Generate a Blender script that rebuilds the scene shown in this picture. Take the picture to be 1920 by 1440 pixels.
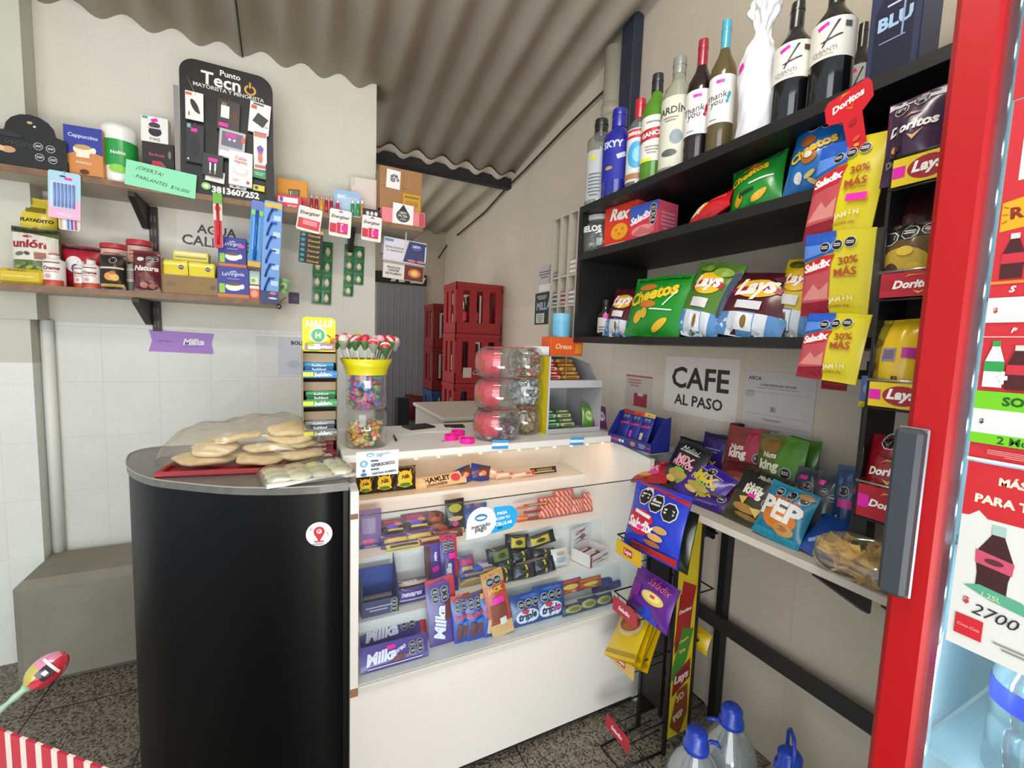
import bpy, math, random
from mathutils import Vector, Matrix, geometry
from math import sin, cos, pi, radians
for _o in list(bpy.data.objects): bpy.data.objects.remove(_o)
SC = bpy.context.scene
COL = SC.collection
random.seed(7)
# ---------------------------------------------------------------- camera
F, PITCH, ROLL, YAW = 834.31, 0.0896877, 0.0359528, 0.464804
CAM = Vector((0, 0, 1.45))
_fw = Vector((sin(YAW)*cos(PITCH), cos(YAW)*cos(PITCH), -sin(PITCH)))
_rt = Vector((cos(YAW), -sin(YAW), 0)); _up = _rt.cross(_fw)
RT = _rt*cos(ROLL) + _up*sin(ROLL); UP = -_rt*sin(ROLL) + _up*cos(ROLL); FW = _fw
_c = bpy.data.cameras.new('camera'); _c.sensor_width = 36; _c.lens = F/1920*36; _c.clip_start = .02
cam = bpy.data.objects.new('camera', _c); COL.objects.link(cam)
cam.matrix_world = Matrix(((RT.x, UP.x, -FW.x, CAM.x), (RT.y, UP.y, -FW.y, CAM.y), (RT.z, UP.z, -FW.z, CAM.z), (0, 0, 0, 1)))
SC.camera = cam
# ---------------------------------------------------------------- light
SC.view_settings.view_transform = 'Standard'; SC.view_settings.look = 'None'
SC.view_settings.gamma = 1; SC.view_settings.use_curve_mapping = False
SC.view_settings.exposure = EXPOSURE = -.25
wd = bpy.data.worlds.new('daylight'); SC.world = wd; wd.use_nodes = True
wd.node_tree.nodes['Background'].inputs[0].default_value = (.86, .93, 1, 1)
wd.node_tree.nodes['Background'].inputs[1].default_value = .9
def lamp(name, loc, target, sx, sy, power, col=(1, 1, 1), spread=180):
    l = bpy.data.lights.new(name, 'AREA'); l.shape = 'RECTANGLE'; l.size = sx; l.size_y = sy; l.energy = power; l.color = col
    l.spread = radians(spread)
    o = bpy.data.objects.new(name, l); COL.objects.link(o); o.location = loc
    o.rotation_euler = (Vector(target)-Vector(loc)).to_track_quat('-Z', 'Y').to_euler()
    return o
lamp('street_daylight', (-1.25, -1.35, 1.4), (.5, 1.7, 1.1), 2.2, 2.4, 72, (.95, .98, 1))
lamp('roof_fill', (.1, -1.75, .1), (.2, 1.1, 3.0), 2.6, 1.2, 125, (1, .96, .88))  # added lamp aimed upwards, lightens the underside of the roof
lamp('back_room_fill', (-.15, 3.75, 1.7), (1.5, 3.9, 1.3), 1.0, 1.8, 12, (1, .97, .9))  # added fill lamp, brightens the crates, door and far wall
lamp('overhead_fill', (.1, .5, 3.0), (.5, 1.6, 0), 1.2, .12, 22, (1, .93, .82))  # made-up overhead lamp, fills in the right wall and table
# ---------------------------------------------------------------- pixel -> point on a real plane of the room
def ray(x, y): return RT*((x-960)/F) - UP*((y-720)/F) + FW
def onX(x, y, v): r = ray(x, y); return CAM + r*(v/r.x)
def onY(x, y, v): r = ray(x, y); return CAM + r*(v/r.y)
def onZ(x, y, v): r = ray(x, y); return CAM + r*((v-CAM.z)/r.z)
def fy(x0, y0, x1, y1, Y, z=None):          # something facing -y in plane Y: (base point, width, height)
    xm, ym = (x0+x1)/2, (y0+y1)/2
    a, b, t, d = onY(x0, ym, Y), onY(x1, ym, Y), onY(xm, y0, Y), onY(xm, y1, Y)
    zb = d.z if z is None else z
    return Vector(((a.x+b.x)/2, Y, zb)), b.x-a.x, max(t.z-zb, .012)
def fx(x0, y0, x1, y1, X, z=None):          # something facing -x in plane X
    xm, ym = (x0+x1)/2, (y0+y1)/2
    a, b, t, d = onX(x0, ym, X), onX(x1, ym, X), onX(xm, y0, X), onX(xm, y1, X)
    zb = d.z if z is None else z
    return Vector((X, (a.y+b.y)/2, zb)), a.y-b.y, max(t.z-zb, .012)
# ---------------------------------------------------------------- materials
def lin(h):
    h = h.lstrip('#'); c = [int(h[i:i+2], 16)/255 for i in (0, 2, 4)]
    return tuple(v/12.92 if v <= .04045 else ((v+.055)/1.055)**2.4 for v in c)+(1,)
_mc = {}
def mt(col, rough=.45, metal=0., noise=0., nscale=20., bump=0., emit=0., coat=0., trans=0., name=None):
    k = (col, rough, metal, noise, nscale, bump, emit, coat, trans)
    if k in _mc: return _mc[k]
    m = bpy.data.materials.new(name or 'paint'); m.use_nodes = True
    nt = m.node_tree; p = nt.nodes['Principled BSDF']
    p.inputs['Base Color'].default_value = lin(col); p.inputs['Roughness'].default_value = rough; p.inputs['Metallic'].default_value = metal
    if coat: p.inputs['Coat Weight'].default_value = coat; p.inputs['Coat Roughness'].default_value = .15
    if emit: p.inputs['Emission Color'].default_value = lin(col); p.inputs['Emission Strength'].default_value = emit
    if trans: p.inputs['Transmission Weight'].default_value = trans
    if noise or bump:
        tc = nt.nodes.new('ShaderNodeTexCoord'); nz = nt.nodes.new('ShaderNodeTexNoise'); nz.inputs['Scale'].default_value = nscale; nz.inputs['Detail'].default_value = 4
        nt.links.new(tc.outputs['Object'], nz.inputs['Vector'])
        if noise:
            r = nt.nodes.new('ShaderNodeMix'); r.data_type = 'RGBA'
            c = lin(col); d = tuple(max(0, v*(1-noise)) for v in c[:3])+(1,)
            r.inputs[6].default_value = d; r.inputs[7].default_value = c
            mr = nt.nodes.new('ShaderNodeMapRange'); mr.inputs[1].default_value = .35; mr.inputs[2].default_value = .65
            nt.links.new(nz.outputs['Fac'], mr.inputs[0]); nt.links.new(mr.outputs[0], r.inputs[0]); nt.links.new(r.outputs[2], p.inputs['Base Color'])
        if bump:
            b = nt.nodes.new('ShaderNodeBump'); b.inputs['Strength'].default_value = bump; b.inputs['Distance'].default_value = .01
            nt.links.new(nz.outputs['Fac'], b.inputs['Height']); nt.links.new(b.outputs[0], p.inputs['Normal'])
    _mc[k] = m; return m
def clear(tint='#ffffff', gloss=.12, rough=.05, alpha=.1, name='clear_plastic'):   # thin see-through film or pane
    k = ('clear', tint, gloss, rough, alpha)
    if k in _mc: return _mc[k]
    m = bpy.data.materials.new(name); m.use_nodes = True; nt = m.node_tree; nt.nodes.clear()
    o = nt.nodes.new('ShaderNodeOutputMaterial'); t = nt.nodes.new('ShaderNodeBsdfTransparent'); t.inputs[0].default_value = lin(tint)
    d = nt.nodes.new('ShaderNodeBsdfDiffuse'); d.inputs[0].default_value = lin(tint)
    g = nt.nodes.new('ShaderNodeBsdfGlossy'); g.inputs['Roughness'].default_value = rough
    a = nt.nodes.new('ShaderNodeMixShader'); a.inputs[0].default_value = alpha
    nt.links.new(t.outputs[0], a.inputs[1]); nt.links.new(d.outputs[0], a.inputs[2])
    lw = nt.nodes.new('ShaderNodeLayerWeight'); f = nt.nodes.new('ShaderNodeMath'); f.operation = 'POWER'; f.inputs[1].default_value = 4; nt.links.new(lw.outputs['Facing'], f.inputs[0])
    ad = nt.nodes.new('ShaderNodeMath'); ad.operation = 'ADD'; ad.use_clamp = True; ad.inputs[1].default_value = gloss*.5
    ms = nt.nodes.new('ShaderNodeMath'); ms.operation = 'MULTIPLY'; ms.inputs[1].default_value = min(1, gloss*5); nt.links.new(f.outputs[0], ms.inputs[0]); nt.links.new(ms.outputs[0], ad.inputs[0])
    b = nt.nodes.new('ShaderNodeMixShader'); nt.links.new(ad.outputs[0], b.inputs[0])
    nt.links.new(a.outputs[0], b.inputs[1]); nt.links.new(g.outputs[0], b.inputs[2]); nt.links.new(b.outputs[0], o.inputs[0])
    _mc[k] = m; return m
def glass(col='#ffffff', rough=.02):
    k = ('glass', col, rough)
    if k in _mc: return _mc[k]
    m = mt(col, rough, trans=1., name='bottle_glass'); _mc[k] = m
    return m
def M(x, rough=None):
    return mt(x, .4 if rough is None else rough) if isinstance(x, str) else x
# ---------------------------------------------------------------- mesh builder
_tx = {}
def glyphs(s, style):
    k = (s, style)
    if k in _tx: return _tx[k]
    c = bpy.data.curves.new('lettering', 'FONT'); c.body = s; c.size = 1; c.resolution_u = 2
    c.align_x = 'CENTER'; c.align_y = 'CENTER'
    if 'b' in style: c.offset = .022
    if 'B' in style: c.offset = .045
    if 'i' in style: c.shear = .25
    if 'c' in style: c.space_character = .9
    o = bpy.data.objects.new('lettering', c); COL.objects.link(o)
    dg = bpy.context.evaluated_depsgraph_get(); me = bpy.data.meshes.new_from_object(o.evaluated_get(dg)); me.calc_loop_triangles()
    v = [(p.co.x, p.co.y) for p in me.vertices]; t = [tuple(q.vertices) for q in me.loop_triangles]
    if v:
        x0, x1 = min(p[0] for p in v), max(p[0] for p in v); y0, y1 = min(p[1] for p in v), max(p[1] for p in v)
        v = [(p[0]-(x0+x1)/2, p[1]-(y0+y1)/2) for p in v]; _tx[k] = (v, t, x1-x0, y1-y0)
    else: _tx[k] = ([], [], 1, 1)
    bpy.data.objects.remove(o); bpy.data.meshes.remove(me); bpy.data.curves.remove(c)
    return _tx[k]
class MB:
    def __init__(s): s.v = []; s.f = []; s.m = []; s.sm = []; s.mats = []; s.T = Matrix.Identity(4)
    def mi(s, m):
        m = M(m)
        if m not in s.mats: s.mats.append(m)
        return s.mats.index(m)
    def add(s, vs, fs, m, smooth=False):
        n = len(s.v); s.v += [s.T @ Vector(p) for p in vs]; i = s.mi(m)
        for k, f in enumerate(fs): s.f.append([a+n for a in f]); s.m.append(i); s.sm.append(smooth)
        return s
    def box(s, x0, x1, y0, y1, z0, z1, m, b=0.):
        if b <= 0:
            return s.add([(x0,y0,z0),(x1,y0,z0),(x1,y1,z0),(x0,y1,z0),(x0,y0,z1),(x1,y0,z1),(x1,y1,z1),(x0,y1,z1)],
                         [(0,3,2,1),(4,5,6,7),(0,1,5,4),(1,2,6,5),(2,3,7,6),(3,0,4,7)], m)
        b = min(b, (x1-x0)*.49, (y1-y0)*.49, (z1-z0)*.49); V = []; I = {}
        for sx in (0, 1):
            for sy in (0, 1):
                for sz in (0, 1):
                    c = ((x0, x1)[sx], (y0, y1)[sy], (z0, z1)[sz]); d = ((b, -b)[sx], (b, -b)[sy], (b, -b)[sz])
                    for ax in range(3):
                        p = [c[i]+(0 if i == ax else d[i]) for i in range(3)]
                        I[sx, sy, sz, ax] = len(V); V.append(p)
        Fs = []; q = ((0, 0), (1, 0), (1, 1), (0, 1))
        for ax in range(3):
            for e in (0, 1):
                def key(a, bb):
                    k = [0, 0, 0]; k[ax] = e; k[(ax+1) % 3] = a; k[(ax+2) % 3] = bb; return tuple(k)
                L = [I[key(a, c)+(ax,)] for a, c in q]; Fs.append(L if e else L[::-1])
        for ax in range(3):
            o1, o2 = (ax+1) % 3, (ax+2) % 3
            for a in (0, 1):
                for c in (0, 1):
                    def kk(t):
                        k = [0, 0, 0]; k[ax] = t; k[o1] = a; k[o2] = c; return tuple(k)
                    L = [I[kk(0)+(o1,)], I[kk(1)+(o1,)], I[kk(1)+(o2,)], I[kk(0)+(o2,)]]; Fs.append(L if a == c else L[::-1])
        for sx in (0, 1):
            for sy in (0, 1):
                for sz in (0, 1):
                    L = [I[sx, sy, sz, 0], I[sx, sy, sz, 1], I[sx, sy, sz, 2]]; Fs.append(L if (sx+sy+sz) % 2 else L[::-1])
        return s.add(V, Fs, m)
    def prism(s, poly, y0, y1, m):            # outline in x,z pushed from y0 (front) to y1
        n = len(poly); V = [(x, y0, z) for x, z in poly]+[(x, y1, z) for x, z in poly]
        return s.add(V, [list(range(n)), list(range(2*n-1, n-1, -1))]+[[(i+1) % n, i, n+i, n+(i+1) % n] for i in range(n)], m)
    def slab(s, poly, z0, z1, m, smooth=False):             # outline in x,y pushed from z0 to z1
        n = len(poly); V = [(x, y, z0) for x, y in poly]+[(x, y, z1) for x, y in poly]
        s.add(V, [list(range(n-1, -1, -1)), list(range(n, 2*n))], m)
        return s.add(V, [[i, (i+1) % n, n+(i+1) % n, n+i] for i in range(n)], m, smooth)
    def lathe(s, prof, m, n=24, cx=0, cy=0, smooth=True, cap=True):
        V = []; Fs = []
        for r, z in prof:
            for k in range(n): a = 2*pi*k/n; V.append((cx+r*cos(a), cy+r*sin(a), z))
        for i in range(len(prof)-1):
            for k in range(n): Fs.append((i*n+k, i*n+(k+1) % n, (i+1)*n+(k+1) % n, (i+1)*n+k))
        s.add(V, Fs, m, smooth)
        if cap:
            if prof[0][0] > 1e-4: s.add([V[k] for k in range(n)], [list(range(n-1, -1, -1))], m)
            if prof[-1][0] > 1e-4: s.add([V[(len(prof)-1)*n+k] for k in range(n)], [list(range(n))], m)
        return s
    def tube(s, pts, r, m, n=8, closed=False, rs=None):
        P = [Vector(p) for p in pts]; N = len(P); V = []; Fs = []; nrm = None
        for i in range(N):
            if closed: t = P[(i+1) % N]-P[i-1]
            else: t = P[min(i+1, N-1)]-P[max(i-1, 0)]
            t = t.normalized() if t.length > 1e-9 else Vector((0, 0, 1))
            if nrm is None: nrm = t.orthogonal().normalized()
            nrm = (nrm-t*nrm.dot(t)).normalized(); b = t.cross(nrm); rr = rs[i] if rs else r
            for k in range(n): a = 2*pi*k/n; V.append(P[i]+(nrm*cos(a)+b*sin(a))*rr)
        for i in range(N if closed else N-1):
            j = (i+1) % N
            for k in range(n): Fs.append((i*n+k, i*n+(k+1) % n, j*n+(k+1) % n, j*n+k))
        if not closed: Fs += [list(range(n-1, -1, -1)), list(range((N-1)*n, N*n))]
        return s.add(V, Fs, m, True)
    def surf(s, fn, nu, nv, m, smooth=True, closeu=False, flip=False):
        V = [fn(i/nu, j/nv) for j in range(nv+1) for i in range(nu+1)]; w = nu+1
        Fs = [(j*w+i, j*w+i+1, (j+1)*w+i+1, (j+1)*w+i) for j in range(nv) for i in range(nu)]
        if flip: Fs = [f[::-1] for f in Fs]
        return s.add(V, Fs, m, smooth)
    def ball(s, c, rx, ry, rz, m, n=14, k=9, wob=0., seed=0):
        rd = random.Random(seed); V = []; Fs = []
        for j in range(k+1):
            th = pi*j/k
            for i in range(n):
                a = 2*pi*i/n; w = 1+wob*(rd.random()-.5) if 0 < j < k else 1
                V.append((c[0]+rx*w*sin(th)*cos(a), c[1]+ry*w*sin(th)*sin(a), c[2]-rz*w*cos(th)))
        for j in range(k):
            for i in range(n): Fs.append((j*n+i, j*n+(i+1) % n, (j+1)*n+(i+1) % n, (j+1)*n+i))
        return s.add(V, Fs, m, True)
    def build(s, name, parent=None):
        me = bpy.data.meshes.new(name); me.from_pydata([tuple(v) for v in s.v], [], s.f)
        for m in s.mats: me.materials.append(m)
        me.polygons.foreach_set('material_index', s.m); me.polygons.foreach_set('use_smooth', s.sm)
        me.validate(); me.update()
        o = bpy.data.objects.new(name, me); COL.objects.link(o)
        if parent: o.parent = parent
        return o
    # ---------- printed artwork laid on a surface S(u, v, offset); positions are fractions of w, h
    def _lay(s, tris, pts, S, off, m, L):
        V = list(pts); out = []; st = [tuple(t) for t in tris]; mid = {}
        if L:
            L2 = L*L
            while st:
                a, b, c = st.pop(); e = []
                for p, q in ((a, b), (b, c), (c, a)): e.append((V[p][0]-V[q][0])**2+(V[p][1]-V[q][1])**2)
                k = e.index(max(e))
                if e[k] <= L2 or len(V) > 6000: out.append((a, b, c)); continue
                p, q, r = ((a, b, c), (b, c, a), (c, a, b))[k]; kk = (min(p, q), max(p, q))
                if kk not in mid: mid[kk] = len(V); V.append(((V[p][0]+V[q][0])/2, (V[p][1]+V[q][1])/2))
                n = mid[kk]; st += [(p, n, r), (n, q, r)]
        else: out = st
        s.add([S(u, v, off) for u, v in V], out, m)
    def poly(s, pts, S, off, m, L=0):
        t = geometry.tessellate_polygon([[Vector((p[0], p[1], 0)) for p in pts]])
        fix = []
        for a, b, c in t:
            ar = (pts[b][0]-pts[a][0])*(pts[c][1]-pts[a][1])-(pts[c][0]-pts[a][0])*(pts[b][1]-pts[a][1])
            fix.append((a, b, c) if ar > 0 else (a, c, b))
        s._lay(fix, pts, S, off, m, L)
    def art(s, items, S, w, h, L=0, e0=.0006, de=.0003):
        for i, it in enumerate(items):
            k = it[0]; off = e0+de*i
            X = lambda x: (x-.5)*w
            Y = lambda y: y*h
            def rot(pl, cx, cy, dg):
                c, q = cos(radians(dg)), sin(radians(dg)); return [(cx+x*c-y*q, cy+x*q+y*c) for x, y in pl]
            if k == 'r' or k == 'e':
                _, cx, cy, fw, fh, col = it[:6]; dg = it[6] if len(it) > 6 else 0
                a, b = fw*w/2, fh*h/2
                pl = [(-a, -b), (a, -b), (a, b), (-a, b)] if k == 'r' else [(a*cos(2*pi*j/20), b*sin(2*pi*j/20)) for j in range(20)]
                s.poly(rot(pl, X(cx), Y(cy), dg), S, off, col, L)
            elif k == 'p': s.poly([(X(x), Y(y)) for x, y in it[1]], S, off, it[2], L)
            elif k == 't':
                _, tx, cx, cy, fw, col = it[:6]; dg = it[6] if len(it) > 6 else 0; sty = it[7] if len(it) > 7 else 'b'
                v, t, tw, th = glyphs(tx, sty.replace('o', '')); sc = fw*w/tw
                if 'o' in sty:
                    v2, t2, tw2, _h = glyphs(tx, sty.replace('o', '').replace('b', '')+'B'); 
                    s._lay(t2, rot([(x*sc*1.02, y*sc*1.05) for x, y in v2], X(cx), Y(cy), dg), S, off-de*.6, it[8] if len(it) > 8 else '#1a1208', L)
                s._lay(t, rot([(x*sc, y*sc) for x, y in v], X(cx), Y(cy), dg), S, off, col, L)
            elif k == 's':
                _, cx, cy, fr = it[:4]; r = fr*w
                for q, (rr, col) in enumerate(((r, '#d8d8d4'), (r*.88, '#141414'))):
                    s.poly([(X(cx)+rr*cos(pi/8+j*pi/4), Y(cy)+rr*sin(pi/8+j*pi/4)) for j in range(8)], S, off+q*de*(2. if L else .4), col, L)
                for q in (.2, -.12): s.poly([(X(cx)+a*r, Y(cy)+(q+b)*r) for a, b in ((-.6, -.09), (.6, -.09), (.6, .09), (-.6, .09))], S, off+de*(3.4 if L else .8), '#c9c9c4', 0)
            elif k == 'n':
                _, cx, cy, fw, fh, n, col = it
                for j in range(n):
                    y = cy+fh*((j+.5)/n-.5); ww = fw*(1 if j else .7)
                    s.poly([(X(cx+a*ww), Y(y+b*fh/n)) for a, b in ((-.5, -.22), (.5, -.22), (.5, .22), (-.5, .22))], S, off, col, L)
        return s
def flat(y=0.): return lambda u, v, o: (u, y-o, v)
def topf(z): return lambda u, v, o: (u, v, z+o)
def cyl(r, cy=0.): return lambda u, v, o: ((r+o)*sin(u/r), cy-(r+o)*cos(u/r), v)
# ---------------------------------------------------------------- things
def tag(o, label, cat, group=None):
    o['label'] = label; o['category'] = cat
    if group: o['group'] = group
    return o
def thing(name, label, cat, group=None):
    o = bpy.data.objects.new(name, None); o.empty_display_size = .05; COL.objects.link(o); return tag(o, label, cat, group)
def struct(o): o['kind'] = 'structure'; return o
def put(o, loc, yaw=0, lean=0, roll=0):
    o.location = loc; o.rotation_euler = (radians(-lean), radians(roll), radians(yaw)); return o
RW = -90    # yaw of something that faces out from the right wall
def dup(o, label, group=None, loc=None, yaw=None):
    c = o.copy(); COL.objects.link(c); c['label'] = label
    if group: c['group'] = group
    if loc is not None: c.location = loc
    for ch in list(o.children):
        d = ch.copy(); COL.objects.link(d); d.parent = c; d.matrix_parent_inverse = ch.matrix_parent_inverse
        for g in ch.children:
            e = g.copy(); COL.objects.link(e); e.parent = d
    return c
# ---------------------------------------------------------------- soft packaging
def bag_surface(w, h, d, seed=0, crimp=.07, pinch=.05, wr=1.):
    rd = random.Random(seed); ph = [rd.uniform(0, 6.28) for _ in range(8)]; fr = [rd.uniform(.7, 1.5) for _ in range(8)]
    tilt = rd.uniform(-.02, .02)
    def tk(a, b):                              # half thickness; a in -1..1, b in 0..1
        q = (b-crimp)/(1-2*crimp)
        if q <= 0 or q >= 1: return .0012
        e = max(0, 1-abs(a)**2.2)**.6*(sin(pi*q)**.55)
        e *= .92+.08*cos(a*3)
        rip = (sin(a*9*fr[0]+ph[0]+b*5)*.5+sin(a*15*fr[1]+ph[1]-b*7)*.5)*(1-sin(pi*q))**1.3
        return .0012+d/2*max(.02, e*(1+.05*wr*sin(5*a*fr[2]+ph[2]+7*b*fr[3]))+.13*wr*rip*(1-a*a))
    def S(u, v, o, side=-1):
        a = max(-1, min(1, 2*u/w)); b = max(0, min(1, v/h))
        x = u*(1-pinch*sin(pi*b)**.8)+tilt*(b-.5)*w
        z = v+.008*h*sin(3*a+ph[4])*(1 if b > .9 else .3)
        return (x, side*(tk(a, b)+o)+.004*w*sin(6*b+ph[5]), z)
    return S
def bag_mb(w, h, d, col, art=(), seed=0, crimp=.07, pinch=.05, back=None, wr=1., crimpcol=None, nu=16, nv=18, L=None, mb=None, horiz=False):
    mb = mb or MB(); S = bag_surface(w, h, d, seed, crimp, pinch, wr)
    if horiz:                                  # a bar lying along x: the crimped ends left and right
        Q = bag_surface(h, w, d, seed, crimp, pinch, wr)
        def S(u, v, o, side=-1): p = Q(v-h/2, u+w/2, o, side); return (p[2]-w/2, p[1], p[0]+h/2)
    body = col if not isinstance(col, str) else mt(col, .28, coat=.25, name='foil_film')
    bk = body if back is None else (mt(back, .3, name='foil_film') if isinstance(back, str) else back)
    mb.surf(lambda a, b: S((a-.5)*w, b*h, 0), nu, nv, body)
    mb.surf(lambda a, b: S((a-.5)*w, b*h, 0, 1), nu, nv, bk, flip=True)
    if crimpcol:
        for c0, c1 in ((0, crimp), (1-crimp, 1)):
            mb.poly([(-w/2, c0*h), (w/2, c0*h), (w/2, c1*h), (-w/2, c1*h)], S, .0005, crimpcol, w/6)
    mb.art(art, S, w, h, L or w/9, .0009, .00042)
    return mb
def bag(name, w, h, d, col, art, label, cat, loc, yaw=0, lean=0, roll=0, group=None, **k):
    o = bag_mb(w, h, d, col, art, **k).build(name); tag(o, label, cat, group); return put(o, loc, yaw, lean, roll)
def carton(name, w, h, d, col, art, label, cat, loc, yaw=0, lean=0, roll=0, group=None, side=None, top=None, b=.0015):
    mb = MB(); mb.box(-w/2, w/2, 0, d, 0, h, mt(col, .5) if isinstance(col, str) else col, b)
    mb.art(art, flat(), w, h)
    if side:
        for sx in (-1, 1):
            mb.art(side, (lambda q: (lambda u, v, o: (q*(w/2+o), d/2+q*u, v)))(sx), d, h)
    if top: mb.art(top, topf(h), w, d)
    o = mb.build(name); tag(o, label, cat, group); return put(o, loc, yaw, lean, roll)
def sheet(name, w, h, col, art, label, cat, loc, yaw=0, lean=0, roll=0, group=None, t=.0012, poly=None, rough=.6):
    mb = MB()
    mb.prism(poly or [(-w/2, 0), (w/2, 0), (w/2, h), (-w/2, h)], 0, t, mt(col, rough))
    mb.art(art, flat(), w, h, e0=.0004, de=.0002)
    o = mb.build(name); tag(o, label, cat, group); return put(o, loc, yaw, lean, roll)
def rrect(w, h, r, n=5, r2=None):             # outline, base at z = 0; r top corners, r2 bottom corners
    r2 = r if r2 is None else r2; P = []
    for cx, cz, a0, rr in ((w/2-r2, r2, -90, r2), (w/2-r, h-r, 0, r), (-w/2+r, h-r, 90, r), (-w/2+r2, r2, 180, r2)):
        for i in range(n+1):
            a = radians(a0+90*i/n); P.append((cx+rr*cos(a), cz+rr*sin(a)))
    return P
PINK = '#ff1fae'
def seals(y, x0, x1, n, r): return [('s', x0+(x1-x0)*i/max(1, n-1), y, r) for i in range(n)]
# ================================================================ the room
YW, XR, YF = 2.65, 1.52, 4.75
def wallmat(name, plaster, tile, ax, x0, z0, bw, rh, ztop, grout=.93):
    m = bpy.data.materials.new(name); m.use_nodes = True; nt = m.node_tree; p = nt.nodes['Principled BSDF']; N = nt.nodes.new; LK = nt.links.new
    tc = N('ShaderNodeTexCoord'); sp = N('ShaderNodeSeparateXYZ'); LK(tc.outputs['Object'], sp.inputs[0])
    cb = N('ShaderNodeCombineXYZ'); a1 = N('ShaderNodeMath'); a1.inputs[1].default_value = -x0; a2 = N('ShaderNodeMath'); a2.inputs[1].default_value = -z0
    LK(sp.outputs[ax], a1.inputs[0]); LK(sp.outputs['Z'], a2.inputs[0]); LK(a1.outputs[0], cb.inputs[0]); LK(a2.outputs[0], cb.inputs[1])
    b = N('ShaderNodeTexBrick'); b.offset = 0; b.inputs['Scale'].default_value = 1; b.inputs['Mortar Size'].default_value = .0022; b.inputs['Mortar Smooth'].default_value = .4
    b.inputs['Brick Width'].default_value = bw; b.inputs['Row Height'].default_value = rh
    c = lin(tile); b.inputs['Color1'].default_value = c; b.inputs['Color2'].default_value = tuple(v*.975 for v in c[:3])+(1,); b.inputs['Mortar'].default_value = tuple(v*grout for v in c[:3])+(1,)
    LK(cb.outputs[0], b.inputs['Vector'])
    nz = N('ShaderNodeTexNoise'); nz.inputs['Scale'].default_value = 3; nz.inputs['Detail'].default_value = 6; LK(tc.outputs['Object'], nz.inputs['Vector'])
    mr = N('ShaderNodeMapRange'); mr.inputs[1].default_value = .3; mr.inputs[2].default_value = .7; mr.inputs[3].default_value = .93; mr.inputs[4].default_value = 1.02; LK(nz.outputs['Fac'], mr.inputs[0])
    gt = N('ShaderNodeMath'); gt.operation = 'GREATER_THAN'; gt.inputs[1].default_value = ztop; LK(sp.outputs['Z'], gt.inputs[0])
    mx = N('ShaderNodeMix'); mx.data_type = 'RGBA'; mx.inputs[7].default_value = lin(plaster); LK(gt.outputs[0], mx.inputs[0]); LK(b.outputs['Color'], mx.inputs[6])
    ml = N('ShaderNodeMix'); ml.data_type = 'RGBA'; ml.blend_type = 'MULTIPLY'; ml.inputs[0].default_value = 1; LK(mx.outputs[2], ml.inputs[6]); LK(mr.outputs[0], ml.inputs[7]); LK(ml.outputs[2], p.inputs['Base Color'])
    ro = N('ShaderNodeMapRange'); ro.inputs[3].default_value = .35; ro.inputs[4].default_value = .8; LK(gt.outputs[0], ro.inputs[0]); LK(ro.outputs[0], p.inputs['Roughness'])
    n2 = N('ShaderNodeTexNoise'); n2.inputs['Scale'].default_value = 14; n2.inputs['Detail'].default_value = 5; LK(tc.outputs['Object'], n2.inputs['Vector'])
    iv = N('ShaderNodeMath'); iv.operation = 'MULTIPLY_ADD'; iv.inputs[1].default_value = -.25; LK(b.outputs['Fac'], iv.inputs[0]); LK(n2.outputs['Fac'], iv.inputs[2])
    bp = N('ShaderNodeBump'); bp.inputs['Strength'].default_value = .35; bp.inputs['Distance'].default_value = .008; LK(iv.outputs[0], bp.inputs['Height']); LK(bp.outputs[0], p.inputs['Normal'])
    return m
W_LEFT = wallmat('painted_tiled_wall', '#d9d6ca', '#dcddd5', 'X', -.766, 1.21, .207, .249, 1.475)
W_PIER = wallmat('painted_pier', '#c9c8ba', '#e2e4de', 'X', -1.9, 1.21, .207, .249, 1.3)
W_RIGHT = wallmat('painted_right_wall', '#cbbfac', '#dacebc', 'Y', 1.10, .591, .253, .25, 1.72)
def terrazzo():
    m = bpy.data.materials.new('granite_mosaic'); m.use_nodes = True; nt = m.node_tree; p = nt.nodes['Principled BSDF']; N = nt.nodes.new; LK = nt.links.new
    tc = N('ShaderNodeTexCoord'); v = N('ShaderNodeTexVoronoi'); v.inputs['Scale'].default_value = 170; LK(tc.outputs['Object'], v.inputs['Vector'])
    cr = N('ShaderNodeValToRGB'); e = cr.color_ramp.elements; e[0].color = lin('#3e3932'); e[0].position = 0; e[1].color = lin('#b4ab99'); e[1].position = 1
    for ps, cl in ((.3, '#71695c'), (.55, '#8f8677'), (.8, '#81786a')): q = e.new(ps); q.color = lin(cl)
    cr.color_ramp.interpolation = 'CONSTANT'
    sh = N('ShaderNodeSeparateColor'); LK(v.outputs['Color'], sh.inputs[0]); LK(sh.outputs[0], cr.inputs[0])
    b = N('ShaderNodeTexBrick'); b.offset = 0; b.inputs['Scale'].default_value = 1; b.inputs['Brick Width'].default_value = .4; b.inputs['Row Height'].default_value = .4; b.inputs['Mortar Size'].default_value = .003
    mp = N('ShaderNodeMapping'); mp.inputs['Location'].default_value = (.48, -.17, 0); LK(tc.outputs['Object'], mp.inputs[0]); LK(mp.outputs[0], b.inputs['Vector'])
    mx = N('ShaderNodeMix'); mx.data_type = 'RGBA'; mx.inputs[7].default_value = lin('#2a2620'); LK(b.outputs['Fac'], mx.inputs[0]); LK(cr.outputs[0], mx.inputs[6])
    LK(mx.outputs[2], p.inputs['Base Color']); p.inputs['Roughness'].default_value = .42
    return m
b = MB(); b.box(-2.6, 1.7, -2.2, 4.9, -.06, 0, terrazzo()); struct(b.build('floor'))
b = MB(); b.box(-.99, .437, YW, YW+.14, 0, 2.87, W_LEFT); struct(b.build('wall_left'))
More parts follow.
